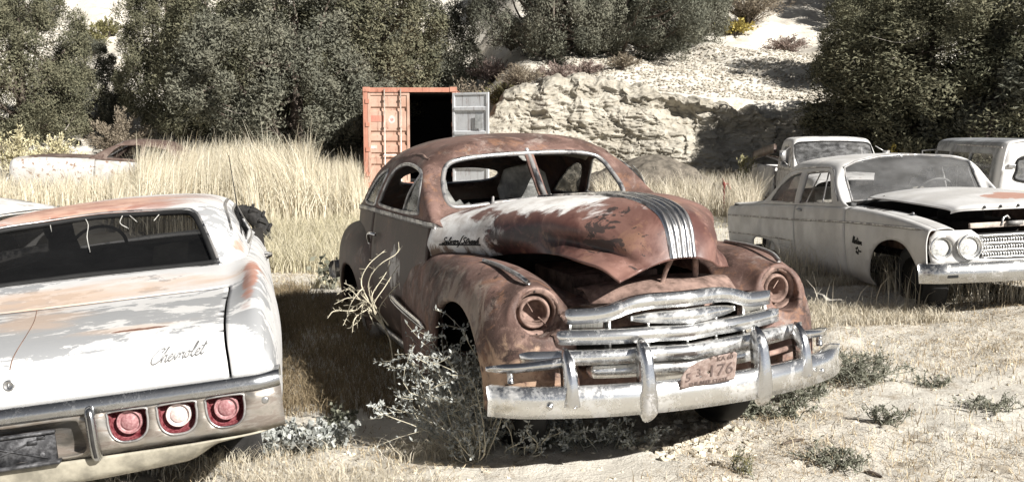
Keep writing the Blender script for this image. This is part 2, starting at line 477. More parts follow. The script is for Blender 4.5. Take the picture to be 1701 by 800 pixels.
def rust_layers(nb, dark=.5, pale=.5, red=.0):
    n1 = nb.noise(2.6, 9, .62, .4); n2 = nb.noise(9, 9, .68, .6, off=(4, 2, 1)); n3 = nb.noise(55, 5, .7); n4 = nb.noise(4.0, 8, .6, .8, off=(9, 7, 3))
    c = nb.mix(nb.step(n1, .32, .68), (.066, .040, .033), (.185, .112, .093))
    c = nb.mix(nb.math('MULTIPLY', nb.step(n2, .5, .72), pale), c, (.30, .20, .165))
    c = nb.mix(nb.math('MULTIPLY', nb.step(n4, .53, .68), dark), c, (.030, .018, .014))
    n5 = nb.noise(5.5, 10, .7, .5, off=(5, 5, 5)); c = nb.mix(nb.math('MULTIPLY', nb.step(n5, .54, .62), .55), c, (.235, .125, .075))
    n6 = nb.noise(3.2, 10, .72, .6, off=(1, 9, 4)); c = nb.mix(nb.math('MULTIPLY', nb.step(n6, .56, .64), .6), c, (.30, .25, .22))
    c = nb.mix(nb.math('MULTIPLY', nb.step(nb.noise(7, 10, .74, .7, off=(8, 1, 1)), .57, .63), .8 * dark + .2), c, (.028, .018, .015))
    c = nb.mix(nb.math('MULTIPLY', nb.step(n3, .56, .72), .55), c, (.045, .022, .016))
    st = nb.noise(9, 7, .7, .2, stretch=(1.6, 1.6, .22), off=(2, 7, 1)); c = nb.mix(nb.math('MULTIPLY', nb.step(st, .56, .68), .4), c, (.13, .075, .05))
    gr = nb.noise(170, 3, .7); c = nb.mix(nb.math('MULTIPLY', nb.step(gr, .58, .70), .6), c, (.03, .017, .013)); c = nb.mix(nb.math('MULTIPLY', nb.step(gr, .40, .30), .35), c, (.36, .27, .22))
    return c, n1, n2, n3, n4

# roof and body sides: brown rust
nb = NB('rusty_roof_paint', .62, 0, .3); c, n1, n2, n3, n4 = rust_layers(nb, .45, .6)
c = nb.mix(nb.math('MULTIPLY', nb.step(n2, .6, .75), .35), c, (.36, .27, .23)); nb.col(c).bump(n3, .12, .004); nb.rough(nb.mixf(nb.step(n1, .4, .6), .5, .8)); MAT['coupe_roof'] = nb.m
nb = NB('faded_brown_door_paint', .55, 0, .35); c, n1, n2, n3, n4 = rust_layers(nb, .8, .15)
c = nb.mix(nb.step(n1, .30, .55), c, (.045, .030, .023))
pe = add(nb, nb.ball((.84, -1.55, .78), (.9, .42, .30)), nb.math('MULTIPLY', nb.math('SUBTRACT', nb.noise(7, 9, .75, 0.5, stretch=(1, 1.6, .6)), .5), 3.4))
c = nb.mix(nb.step(pe, .62, .82), c, (.40, .38, .36))
pe = add(nb, nb.ball((.84, -.86, .84), (.9, .14, .14)), nb.math('MULTIPLY', nb.math('SUBTRACT', nb.noise(11, 9, .75, 0.5), .5), 2.4))
c = nb.mix(nb.step(pe, .55, .75), c, (.42, .40, .38))
nb.col(c).bump(n3, .1, .003); MAT['coupe_side'] = nb.m
# hood: red primer, large white worn zone at the rear and along the top, black flakes in front
nb = NB('hood_paint', .5, 0, .4); n1 = nb.noise(3.2, 8, .6, .5); n2 = nb.noise(11, 9, .7, .8, off=(2, 5, 1)); n3 = nb.noise(60, 5, .7)
c = nb.mix(nb.step(n1, .35, .65), (.075, .034, .029), (.20, .108, .086))
c = nb.mix(nb.math('MULTIPLY', nb.step(n2, .55, .7), .5), c, (.30, .18, .15))
jit = nb.math('MULTIPLY', nb.math('SUBTRACT', nb.noise(4.5, 9, .68, .5, off=(7, 1, 4)), .5), 1.9)
dk = add(nb, nb.ball((.58, .0, 1.10), (.35, .72, .13)), jit)
c = nb.mix(nb.step(dk, -.05, .35), c, nb.mix(nb.step(n2, .45, .6), (.024, .013, .012), (.075, .032, .028)))
og = nb.noise(6, 9, .7, .5, off=(3, 3, 9)); c = nb.mix(nb.math('MULTIPLY', nb.step(og, .55, .64), .5), c, (.24, .135, .085))
w1 = add(nb, nb.ball((.74, -.58, 1.06), (.46, .62, .36)), jit)
w2 = add(nb, nb.ball((.30, -.28, 1.30), (.36, .92, .12)), nb.math('MULTIPLY', jit, .9))
w3 = add(nb, nb.ball((.50, -.10, 1.15), (.3, .30, .10)), nb.math('MULTIPLY', jit, 1.2))
w = nb.math('MAXIMUM', nb.math('MAXIMUM', nb.step(w1, .22, .42), nb.step(w2, .12, .34)), nb.math('MULTIPLY', nb.step(w3, .5, .75), .55))
wc = nb.mix(nb.step(nb.noise(9, 7, .65), .42, .62), (.70, .69, .67), (.50, .47, .44))
wc = nb.mix(nb.step(add(nb, nb.noise(8, 8, .7, .3, stretch=(1, 1, .5)), nb.math('MULTIPLY', nb.ball((.78, -.66, .95), (.4, .6, .14)), .3)), .60, .72), wc, (.16, .11, .08))
c = nb.mix(w, c, wc)
bf = add(nb, nb.ball((.26, .56, 1.16), (.28, .36, .22)), nb.math('MULTIPLY', nb.math('SUBTRACT', nb.noise(9, 8, .62, 1.2, stretch=(1, .7, 1.5)), .5), 3.8))
c = nb.mix(nb.math('MULTIPLY', nb.step(bf, .66, .74), .9), c, (.035, .028, .026))
gr = nb.noise(150, 3, .7); c = nb.mix(nb.math('MULTIPLY', nb.step(gr, .60, .72), .55), c, (.045, .025, .02)); pk = nb.noise(24, 9, .75, .5); c = nb.mix(nb.math('MULTIPLY', nb.step(pk, .62, .68), .6), c, (.06, .03, .025)); nb.col(c).bump(add(nb, n3, pk), .12, .004); nb.rough(nb.mixf(nb.step(n1, .4, .6), .36, .62)); MAT['hood'] = nb.m
# fenders and nose
nb = NB('rusty_fender_paint', .62, 0, .3); c, n1, n2, n3, n4 = rust_layers(nb, .75, .7)
fl = add(nb, nb.ball((.93, .1, .80), (.6, .85, .34)), nb.math('MULTIPLY', nb.math('SUBTRACT', nb.noise(6, 9, .7, .8, stretch=(1, 1, .6)), .5), 2.6))
c = nb.mix(nb.math('MULTIPLY', nb.step(fl, .5, .9), .7), c, (.33, .27, .22))
lo = add(nb, nb.ball((.85, .62, .52), (.5, .5, .30)), nb.math('MULTIPLY', nb.math('SUBTRACT', nb.noise(10, 9, .7, .8), .5), 2.4))
c = nb.mix(nb.math('MULTIPLY', nb.step(lo, .35, .8), .8), c, (.42, .29, .2))
c = nb.mix(nb.step(nb.noise(8, 9, .72, .5, off=(1, 8, 2)), .62, .72), c, (.022, .014, .012))
nb.col(c).bump(n3, .25, .005); nb.rough(nb.mixf(nb.step(n2, .4, .6), .55, .85)); MAT['fender'] = nb.m
nb = NB('bare_rust', .8, 0, .25); n1 = nb.noise(14, 8, .7); n3 = nb.noise(90, 4, .7)
nb.col(nb.mix(nb.step(n1, .3, .7), (.08, .052, .042), (.30, .205, .17))).bump(n3, .3, .004); MAT['bare_rust'] = nb.m
MAT['bar_chrome'] = M_chrome('pitted_white_chrome', (.76, .76, .75), (.50, .49, .47), (.48, .85), .25, 7)
MAT['coupe_glass'] = M_glass('dusty_glass', (.10, .10, .095), .8, .45, (.5, .5, .47))
MAT['seat_cloth'] = M_plain('torn_seat_cloth', (.42, .40, .35), .95, n=.4)
MAT['beige'] = M_plain('beige_trim', (.36, .32, .25), .9)
MAT['ivory'] = M_plain('ivory_plastic', (.66, .64, .58), .4)

# ---- greenhouse: rows run backwards, columns from the belt line over the roof
def gh_net():
    R = [
     [(.70,-.52,1.08),(.69,-.64,1.11),(.64,-.80,1.145),(.55,-.87,1.17),(.42,-.85,1.19),(.24,-.80,1.205),(0,-.765,1.21)],
     [(.79,-.70,1.15),(.775,-.80,1.17),(.70,-.955,1.19),(.60,-1.045,1.205),(.44,-1.025,1.225),(.24,-.98,1.245),(0,-.955,1.25)],
     [(.805,-.88,1.15),(.785,-.96,1.23),(.715,-1.10,1.31),(.60,-1.19,1.355),(.44,-1.18,1.385),(.24,-1.14,1.40),(0,-1.115,1.405)],
     [(.81,-1.10,1.15),(.79,-1.13,1.26),(.73,-1.24,1.40),(.615,-1.35,1.495),(.45,-1.35,1.54),(.24,-1.305,1.557),(0,-1.27,1.56)],
     [(.815,-1.55,1.15),(.80,-1.55,1.28),(.755,-1.57,1.43),(.655,-1.59,1.545),(.48,-1.57,1.612),(.25,-1.54,1.64),(0,-1.52,1.648)],
     [(.82,-1.98,1.15),(.80,-1.98,1.28),(.755,-1.98,1.43),(.66,-1.98,1.55),(.48,-1.96,1.62),(.25,-1.95,1.655),(0,-1.95,1.665)],
     [(.82,-2.4,1.15),(.795,-2.4,1.28),(.74,-2.4,1.42),(.64,-2.38,1.525),(.46,-2.36,1.60),(.25,-2.35,1.635),(0,-2.35,1.645)],
     [(.80,-2.85,1.14),(.765,-2.83,1.25),(.70,-2.80,1.37),(.60,-2.78,1.455),(.44,-2.78,1.52),(.25,-2.78,1.555),(0,-2.78,1.565)],
     [(.76,-3.25,1.12),(.71,-3.18,1.20),(.64,-3.12,1.29),(.53,-3.10,1.35),(.40,-3.10,1.39),(.22,-3.10,1.415),(0,-3.10,1.42)],
     [(.68,-3.6,1.06),(.62,-3.52,1.11),(.55,-3.45,1.155),(.46,-3.42,1.19),(.34,-3.42,1.205),(.18,-3.42,1.215),(0,-3.42,1.22)],
     [(.55,-3.95,.92),(.50,-3.92,.96),(.44,-3.9,.99),(.36,-3.9,1.01),(.26,-3.9,1.02),(.13,-3.9,1.03),(0,-3.9,1.03)],
     [(.48,-4.15,.65),(.44,-4.16,.66),(.38,-4.17,.67),(.32,-4.18,.68),(.22,-4.18,.68),(.11,-4.18,.68),(0,-4.18,.68)],
    ]
    R = np.array(R, float); L = R[:, :-1][:, ::-1] * np.array([-1, 1, 1])
    R[:6, :-1] = np.array([
     [(.70,-.52,1.08),(.70,-.55,1.11),(.67,-.64,1.145),(.60,-.69,1.17),(.45,-.73,1.19),(.25,-.755,1.205)],
     [(.79,-.70,1.15),(.772,-.735,1.17),(.71,-.82,1.19),(.62,-.89,1.205),(.46,-.92,1.225),(.25,-.945,1.245)],
     [(.805,-.82,1.15),(.785,-.87,1.23),(.735,-.97,1.31),(.64,-1.06,1.35),(.47,-1.09,1.38),(.25,-1.11,1.40)],
     [(.81,-1.06,1.15),(.79,-1.08,1.26),(.745,-1.15,1.41),(.64,-1.23,1.505),(.47,-1.26,1.54),(.25,-1.265,1.555)],
     [(.815,-1.45,1.15),(.80,-1.45,1.28),(.755,-1.45,1.43),(.66,-1.45,1.545),(.48,-1.42,1.61),(.25,-1.42,1.638)],
     [(.82,-1.95,1.15),(.80,-1.95,1.28),(.755,-1.95,1.43),(.66,-1.95,1.55),(.48,-1.93,1.62),(.25,-1.93,1.655)]])
    return np.concatenate([R, L], 1)
GH = Patch(gh_net()); GHC = 6
ws_px = [(897,330),(860,335),(820,340),(790,344),(757,346),(745,341),(738,328),(735,305),(738,284),(746,273),(760,267.5),(788,262.5),(830,258.5),(873,256)]
ws = GH.inv(ws_px, PP.pix, ub=(.2, 4.2), vb=(1.5, 5.99)); ws[0, 1] = ws[-1, 1] = GHC - .12
wsm = ws.copy(); wsm[:, 1] = 12 - wsm[:, 1]; wsm = wsm[::-1]
yz = lambda P: P[:, 1:3]
door_w = [(-2.10,1.19),(-1.12,1.19),(-1.05,1.24),(-1.11,1.37),(-1.24,1.45),(-1.55,1.485),(-1.80,1.465),(-1.95,1.40),(-2.12,1.25)]
qtr_w = [(-2.78,1.18),(-2.36,1.18),(-2.27,1.24),(-2.10,1.40),(-2.16,1.435),(-2.38,1.39),(-2.58,1.31),(-2.78,1.21)]
dw = GH.inv(spline(door_w, 40, True), yz, ub=(1, 9), vb=(0, 4)); qw = GH.inv(spline(qtr_w, 36, True), yz, ub=(1, 10), vb=(0, 4))
mir = lambda a: np.stack([a[:, 0], 12 - a[:, 1]], 1)[::-1]
xz = lambda P: P[:, [0, 2]]
rw = GH.inv(spline([(-.43,1.31),(-.39,1.37),(-.18,1.405),(.18,1.405),(.39,1.37),(.43,1.31),(.34,1.268),(.0,1.256),(-.34,1.268)], 40, True), xz, ub=(6.5, 9.5), vb=(1.5, 10.5))
V, F = panel(GH, [(0, 0), (11, 0), (11, 12), (0, 12)], [ws, wsm, dw, qw, mir(dw), mir(qw), rw], .14)
obj('cabin_shell', V, F, MAT['coupe_roof'], coupe, solid=.022)
def trim_loop(name, patch, uv, r, mat, parent, out=.008, closed=True, n=8, rz=None):
    P = patch(uv[:, 0], uv[:, 1]); N = patch.normal(uv[:, 0], uv[:, 1])
    cen = np.array([0, -1.8, 1.0]); N = N * np.sign((N * (P - cen)).sum(1))[:, None]; P = P + N * out
    P = spline(P, len(P) * 3, closed)
    V, F = tube_vf(P, r, n, closed); return obj(name, V, F, mat, parent)
wsall = np.concatenate([ws, wsm]); full = wsall[:]
trim_loop('windshield_trim', GH, np.concatenate([spline(ws[0:14], 40), spline(wsm[0:14], 40)]), .017, MAT['chrome_dull'], coupe)
for q in (dw, mir(dw)): trim_loop('window_trim', GH, q, .013, MAT['chrome_dull'], coupe)
for q in (qw, mir(qw)): trim_loop('window_trim', GH, q, .011, MAT['chrome_dull'], coupe)
trim_loop('rear_window_trim', GH, rw, .012, MAT['chrome_dull'], coupe)
# drip moulding over both side windows
dr = spline([(-2.95,1.20),(-2.85,1.27),(-2.6,1.395),(-2.2,1.49),(-1.55,1.545),(-1.27,1.515)], 44)
du = GH.inv(dr, yz, ub=(.5, 10), vb=(0, 4.5))
for q in (du, mir(du)): trim_loop('drip_rail', GH, q, .010, MAT['bare_rust'], coupe, closed=False)
# centre post
p0 = GH(2.96, 6.0) + [0, 0, .008]; p1 = GH(.98, 6.0) + [0, .01, .012]
V, F = sweep_vf(np.linspace(p0, p1, 6), [(-.016,-.012),(.016,-.012),(.012,.012),(-.012,.012)], up=(0, 1, .5)); obj('windshield_post', V, F, MAT['chrome_dull'], coupe)
# glass left in the frames
gl = GH.inv([(897,330),(862,334.5),(882,296),(893,288)], PP.pix, ub=(.2, 4.2), vb=(1.5, 5.99))
V, F = panel(GH, gl, step=.2); obj('broken_windshield_glass', V + [0, .0, 0], F, MAT['coupe_glass'], coupe, solid=.005)
sh = [[(745,341),(757,346),(790,344),(783,341),(779,336),(771,340),(764,331),(757,336),(750,326),(744,316),(741,300),(738,296),(737,320)],
      [(858,257),(873,256),(877,268),(868,266)]]
for s_ in sh:
    g = GH.inv(s_, PP.pix, ub=(.2, 4.2), vb=(1.5, 5.99)); V, F = panel(GH, g, step=.1); obj('broken_windshield_glass', V, F, MAT['coupe_glass'], coupe, solid=.005)
ms = wsm.copy(); g = np.array([wsm[13 - 0], wsm[12], [wsm[12, 0] - .6, wsm[12, 1] + .45], [wsm[13, 0] - 1.4, wsm[13, 1] + .5], [wsm[13, 0] - 1.5, 6.15]])
V, F = panel(GH, qw, step=.15); obj('quarter_glass', V, F, MAT['coupe_glass'], coupe, solid=.005)
V, F = mirror(V, F); obj('quarter_glass', V, F, MAT['coupe_glass'], coupe, solid=.005)
vent = GH.inv([(-1.43,1.195),(-1.12,1.195),(-1.06,1.24),(-1.115,1.37),(-1.20,1.43)], yz, ub=(1, 9), vb=(0, 4))
V, F = panel(GH, vent, step=.15); obj('vent_glass', V, F, MAT['coupe_glass'], coupe, solid=.005); obj('vent_glass', *mirror(V, F), MAT['coupe_glass'], coupe, solid=.005)
vb_ = GH.inv([(-1.45,1.19),(-1.33,1.32),(-1.21,1.445)], yz, ub=(1, 9), vb=(0, 4))
for q in (vb_, mir(vb_)): trim_loop('vent_bar', GH, q, .010, MAT['chrome_dull'], coupe, closed=False, out=0)

# ---- lower body sides
def side_net():
    ys = [-.40,-.62,-.82,-1.06,-1.45,-1.9,-2.4,-2.85,-3.25,-3.6,-3.95,-4.15]
    bx = [.80,.80,.805,.81,.815,.82,.82,.80,.76,.68,.55,.48]; bz = [1.11,1.15,1.15,1.15,1.15,1.15,1.15,1.14,1.12,1.06,.92,.65]
    rows = []
    for y, x, z in zip(ys, bx, bz):
        k = max(0, (-y - 2.6)) / 1.5
        z0 = .27 + .18 * k; r = []
        for t, dx in ((0, -.04), (.12, .012), (.3, .045), (.55, .055), (.8, .03), (1, 0)):
            r.append((x + dx * (1 - k), y, z0 + (z - z0) * t))
        rows.append(r)
    return np.array(rows)
SD = Patch(side_net())
def sub_side(y0, y1, name, mat, gap=.006, both=True, z0=None):
    P = SD.inv([(y0 - gap, .30), (y0 - gap, 1.14), (y1 + gap, 1.14), (y1 + gap, .30)], yz)
    P[[0, 3], 1] = 0 if z0 is None else z0; P[[1, 2], 1] = 5
    V, F = panel(SD, P, step=.2)
    for m in ((V, F), mirror(V, F)): obj(name, *m, mat, coupe, solid=.018)
P = SD.inv([(-.42,.30),(-.42,.76),(-.735,.76),(-.735,.30)], yz); P[[0, 3], 1] = 0; V, F = panel(SD, P, step=.2)
for m in ((V, F), mirror(V, F)): obj('cowl_side', *m, MAT['coupe_side'], coupe, solid=.018)
sub_side(-.74, -2.30, 'door', MAT['coupe_side'])
sub_side(-2.30, -4.13, 'quarter_panel', MAT['coupe_side'])
for s in (1, -1):                                        # belt moulding
    P = SD(np.linspace(1.0, 8.5, 60), np.full(60, 5.0)); N = np.array([.012, 0, -.004]); P = (P + N) * [s, 1, 1]
    V, F = sweep_vf(P, [(-.008,-.016),(.008,-.012),(.008,.012),(-.008,.016)]); obj('belt_moulding', V, F, MAT['chrome_dull'], coupe)
    hp = spline([(.885,-2.06,.985),(.905,-2.10,.99),(.915,-2.17,.985),(.91,-2.23,.955),(.895,-2.265,.91)], 20) * [s, 1, 1]
    V, F = tube_vf(hp, .012, 8); obj('door_handle', V, F, MAT['chrome'], coupe)
    P = np.array([(.935,-.66,.335),(.915,-1.3,.30),(.895,-2.2,.275),(.885,-2.6,.27)]) * [s, 1, 1]; P[:, 0] -= s * .06
    V, F = sweep_vf(spline(P, 20), [(-.012,-.022),(.012,-.018),(.012,.018),(-.012,.022)]); obj('rocker_trim', V, F, MAT['chrome_dull'], coupe)

# ---- hood
def hood_net():
    Rr = [
     [(.825,-.80,.93),(.825,-.735,1.07),(.735,-.745,1.18),(.40,-.875,1.232),(0,-.925,1.255)],
     [(.665,-.52,.960),(.705,-.46,1.09),(.62,-.45,1.215),(.36,-.46,1.277),(0,-.46,1.285)],
     [(.53,-.02,1.030),(.59,-.05,1.13),(.52,-.03,1.245),(.29,.0,1.305),(0,.0,1.312)],
     [(.46,.36,1.056),(.43,.33,1.125),(.42,.36,1.225),(.23,.38,1.300),(0,.40,1.314)],
     [(.43,.60,1.046),(.33,.53,1.095),(.31,.59,1.175),(.17,.65,1.258),(0,.67,1.285)],
     [(.40,.80,1.028),(.27,.70,1.065),(.23,.75,1.115),(.12,.785,1.19),(0,.80,1.215)],
     [(.355,.90,.977),(.23,.83,1.00),(.15,.835,1.03),(.07,.845,1.05),(0,.845,1.055)],
    ]
    R = np.array(Rr); L = R[:, :-1][:, ::-1] * np.array([-1, 1, 1])
    L[3, -1] = (-.44,.22,1.045); L[4, -1] = (-.42,.40,1.035); L[5, -1] = (-.40,.54,1.005); L[6, -1] = (-.39,.60,.957)
    L[5, -2] = (-.29,.64,1.06); L[6, -2] = (-.25,.74,.985)
    return np.concatenate([R, L], 1)
HD = Patch(hood_net())
V, F = HD.grid(nu=90, nv=110)
V = V + HD.normal(*[q.ravel() for q in np.meshgrid(np.linspace(0, 6, 90), np.linspace(0, 8, 110), indexing='ij')]) * ((fbm(V[:, 0] * 5, V[:, 1] * 5, V[:, 2] * 5, 3, 4) - .5) * .012)[:, None]
hood = obj('hood', V, F, MAT['hood'], coupe, solid=.012)
us = np.linspace(.15, 5.97, 60); strips = MB()
nbp = NB('hood_streak_chrome', .3, 1, .5); st_ = nbp.noise(14, 7, .7, stretch=(6, .5, .5)); nbp.col(nbp.mix(nbp.step(st_, .42, .62), (.62, .62, .62), (.20, .19, .185))); nbp.rough(nbp.mixf(nbp.step(st_, .4, .6), .2, .6)); MAT['streak'] = nbp.m
vv = np.linspace(2.2, 5.8, 400)
def hood_x(u, x):
    P = HD(np.full(400, u), vv); return np.interp(-x, -P[:, 0], vv)
for k in range(5):
    path = []
    for u in us:
        wd = .072 - .018 * u / 6; v = hood_x(u, (k - 2) / 2 * wd); N = HD.normal(u, v); N = N * (1 if N[2] > 0 or N[1] > 0 else -1)
        path.append(HD(u, v) + N * .012)
    P = np.array(path); T = norm(np.gradient(P, axis=0)); S = np.cross(T, [1, 0, 0])
    prof = [(-.0195,-.008),(-.012,.007),(0,.010),(.012,.007),(.0195,-.008)]
    Uv = norm(np.cross(np.broadcast_to([1.0, 0, 0], T.shape), T)); Uv *= np.sign(Uv[:, 1:2] * .3 + Uv[:, 2:3] + 1e-9)
    sc = np.linspace(1, .74, len(P))
    Vq = (P[:, None] + np.array([1.0, 0, 0]) * np.array(prof)[None, :, 0:1] * sc[:, None, None] + Uv[:, None] * np.array(prof)[None, :, 1:2]).reshape(-1, 3)
    strips.add(Vq, grid_faces(len(P), 5))
strips.build('hood_streak', MAT['streak'], hood)
br = MB(); br.tube([(0.03,.80,1.06),(0.035,.74,.99),(.045,.70,.90)], .012); br.build('hood_latch', MAT['bare_rust'], coupe)
br = MB(); br.tube([(-.14,.72,1.06),(-.17,.66,.97),(-.19,.62,.88)], .016); br.build('hood_prop', MAT['bare_rust'], coupe)

# ---- front sheet metal as one organic surface, split down the middle
def front_sdf(X, Y, Z):
    ax = np.abs(X)
    tail = Y < -.16
    L = np.where(tail, 1.60, .86); e = np.where(tail, 2.0, 4.0)
    cx = .70 + np.where(tail, .0, 0) ; 
    s = np.abs((ax - cx) / .235) ** 2.8 + (np.abs(Y + .16) / L) ** e + np.abs((Z - .52) / np.where(Z < .52, .8, .485)) ** 3.0
    f = (np.maximum(s, 1e-9) ** (1 / 3.) - 1) * .235
    mid = sell(X, Y, Z, (0, .0, .47), (.86, .76, .43), (4.5, 3.2, 3.2))
    d = smin(f, mid, .10)
    hr = np.sqrt((ax - .668) ** 2 + (Z - .823) ** 2)
    bez = np.maximum(hr - .124, np.abs(Y - .50) - .122); d = smin(d, bez, .05)
    d = np.maximum(d, -(d + .030) - 0 * d) if False else d
    inner = d + .035
    d = np.maximum(d, -inner)                                        # hollow shell
    bay = sell(X, Y, Z, (0, -.30, 1.05), (.50, .93, .50), (3, 3, 3)); d = smax(d, -bay, .02)
    d = np.maximum(d, -np.maximum(hr - .102, .30 - Y))
    gr = sbox(X, Y, Z, (0, .9, .69), (.50, .42, .125)); d = smax(d, -gr, .02)
    arch = sell(np.zeros_like(X), Y, Z, (0, .09, .36), (1, .42, .45), (2, 2.4, 2.4)); d = smax(d, -np.maximum(arch, .50 - ax), .025)
    d = np.maximum(d, .36 + np.where(Y < -.3, -.10 * np.clip((-.3 - Y) / .4, 0, 1), 0) - Z)
    return d
V, F = surface_nets(front_sdf, (-.99, -1.82, .22), (.99, .86, 1.08), .013)
V = V + ((fbm(V[:, 0] * 6, V[:, 1] * 6, V[:, 2] * 6, 3, 8) - .5) * .016)[:, None] * norm(V - np.array([0, -.3, .5]))
cx_ = V[F].mean(1)[:, 0]
for s in (1, -1):
    Fs = F[cx_ * s > 0]; u_, inv_ = np.unique(Fs, return_inverse=True)
    obj('front_fender', V[u_], inv_.reshape(Fs.shape), MAT['fender'], coupe)
# radiator support seen under the hood
rp = MB(); rp.box((0, .50, .86), (.74, .10, .03)); rp.box((0, .47, .78), (.74, .02, .20)); rp.box((0,-.2,.75),(.5,.6,.3)); rp.box((0,.30,.80),(.62,.14,.12))
for x in np.linspace(-.3, .3, 9): rp.box((x, .535, .877), (.03, .04, .012))
V, F = Patch([[(-.40,.66,.845),(-.2,.80,.865),(0,.835,.878),(.2,.80,.865),(.40,.66,.845)],[(-.40,.58,.90),(-.2,.66,.925),(0,.69,.935),(.2,.66,.925),(.40,.58,.90)],[(-.40,.50,.90),(-.2,.54,.93),(0,.56,.94),(.2,.54,.93),(.40,.50,.90)]]).grid(nu=12, nv=40)
obj('nose_panel', V, F, MAT['bare_rust'], coupe, solid=.008)
rp.build('radiator_support', MAT['bare_rust'], coupe, bevel=.006)

def rear_sdf(X, Y, Z):
    s = sell(X, Y, Z, (.755, -2.98, .55), (.205, .84, .46), (2.6, 2.5, 2.6))
    d = np.maximum(s, -(s + .03)); d = np.maximum(d, .62 - X)
    arch = sell(np.zeros_like(X), Y, Z, (0, -2.95, .33), (1, .40, .34), (2, 2.4, 2.4)); d = smax(d, -np.maximum(arch, .55 - X), .02)
    return np.maximum(d, .30 - Z)
V, F = surface_nets(rear_sdf, (.58, -3.86, .26), (1.0, -2.08, 1.06), .018)
obj('rear_fender', V, F, MAT['coupe_side'], coupe); obj('rear_fender', *mirror(V, F), MAT['coupe_side'], coupe)

# ---- headlight buckets
for s in (1, -1):
    c = np.array([.668 * s, .615, .823]); d = np.array([.10 * s, 1, -.02])
    V, F = lathe_vf([(.110,-.03),(.121,-.012),(.125,.004),(.122,.014),(.116,.018),(.108,.013),(.098,.012),(.093,.006),(.091,-.03)], c, d, 44)
    ring = obj('headlight_ring', V, F, MAT['bare_rust'], coupe)
    V, F = lathe_vf([(.100,-.02),(.096,-.05),(.080,-.052),(.077,-.006),(.072,.004),(.064,.004),(.059,-.006),(.056,-.07),(.030,-.09),(.001,-.09)], c, d, 40)
    buck = obj('headlight_bucket', V, F, MAT['bare_rust'], ring)
    for k in range(6):
        a = k * 1.047 + .5; obj('screw', *lathe_vf([(.005,0),(.004,.006),(.0005,.007)], c + np.array([math.cos(a) * .103, .012, math.sin(a) * .103]), d, 8), MAT['black'], ring)
    obj('wire', *tube_vf(np.array([c + [0.02*s,-.04,.09], c + [.03*s,-.02,.05], c + [.0,-.03,.0]]), .0025), MAT['bare_rust'], ring)
    obj('wire', *tube_vf(spline([c + [-.03*s,-.03,-.03], c + [-.05*s,.02,-.06], c + [-.06*s,.0,-.085]], 10), .004), MAT['bare_rust'], ring)
    P = spline([(.725*s,.02,1.012),(.722*s,.28,1.012),(.71*s,.50,.995),(.69*s,.61,.965)], 20)
    V, F = sweep_vf(P, [(-.012,-.006),(.012,-.006),(.006,.010),(-.006,.010)]); obj('fender_strip', V, F, MAT['chrome_dull'], coupe)
    P = spline([(.905*s,-1.58,.610),(.93*s,-1.2,.602),(.945*s,-.8,.597),(.95*s,-.43,.59)], 24)
    V, F = sweep_vf(P, [(-.010,-.026),(.006,-.022),(.014,-.004),(.006,0),(.014,.004),(.006,.022),(-.010,.026)], scale=np.interp(np.linspace(0, 1, 24), [0, .1, .9, 1], [.35, 1, .9, .1])); obj('fender_spear', V, F, MAT['chrome'], coupe)

# ---- grille
gprof = [(-.06,-.033),(.008,-.034),(.024,-.030),(.030,-.024),(.034,-.022),(.040,-.012),(.042,0),(.036,.016),(.020,.029),(-.010,.035),(-.06,.037)]
def ends(n, k=.10): t = np.linspace(0, 1, n); return np.clip(np.minimum(t, 1 - t) / k, .04, 1) ** .33
gb = thing  # grille parts hang on the first bar
def vcurve(hw, yc, k, zf, n=61, vee=.03):
    x = np.linspace(-hw, hw, n); return np.stack([x, yc - k * x ** 2 - vee * np.minimum(np.abs(x) / .15, 1), zf(x)], 1)
hump = lambda x: .812 + .052 * (1 - 1 / (1 + np.exp(-(np.abs(x) - .30) / .035))) + .012 * (1 - np.abs(x) / .6)
bars = [(vcurve(.552, .87, .46, hump, 81), 1.05), (vcurve(.60, .90, .46, lambda x: .722 - .0 * x), 1.0), (vcurve(.765, .92, .38, lambda x: .634 - .0 * x), 1.0), (vcurve(.46, .90, .46, lambda x: .558 + 0 * x), .9)]
for P, sc in bars:
    e = ends(len(P), .035) * sc; P = P[::-1] + [.018, 0, 0]
    V, F = sweep_vf(P, [(-a, b) for a, b in gprof][::-1], scale=np.stack([e, e * .93], 1)); obj('grille_bar', V, F, MAT['bar_chrome'], coupe)
P = vcurve(.27, .875, .46, lambda x: .793 + 0 * x, 41)[::-1]; e = ends(41, .5)
V, F = sweep_vf(P, [(-a, b) for a, b in gprof][::-1], scale=np.stack([e ** .5, e * .95], 1)); obj('grille_bar', V, F, MAT['bar_chrome'], coupe)
for x in (-.53, -.36, -.18, 0, .18, .36, .53):
    for (z0, z1) in ((.74, .80), (.655, .70), (.575, .615)):
        if abs(x) > .5 and z0 < .6: continue
        y = .865 - .46 * x * x - .03 * min(abs(x) / .15, 1); obj('grille_post', *box_vf((x, y - .01, (z0 + z1) / 2), (.016, .05, z1 - z0 + .03)), MAT['bar_chrome'], coupe, smooth=False, bevel=.004)
lens = NB('ribbed_lens', .3, 0, .5); lens.col(lens.mix(lens.step(lens.noise(60, 3, .5, stretch=(3, 1, .2)), .4, .6), (.45, .43, .38), (.62, .60, .55)))
for s in (1, -1):
    obj('parking_light', *box_vf((.45 * s, .725, .768), (.155, .02, .042), rot_xyz(0, 0, -.40 * s)), lens.m, coupe, smooth=False, bevel=.004)
V, F = Patch([[(-.60,.60,.46),(-.3,.72,.46),(0,.78,.46),(.3,.72,.46),(.60,.60,.46)],[(-.60,.58,.56),(-.3,.70,.56),(0,.76,.56),(.3,.70,.56),(.60,.58,.56)]]).grid(nu=4, nv=30)
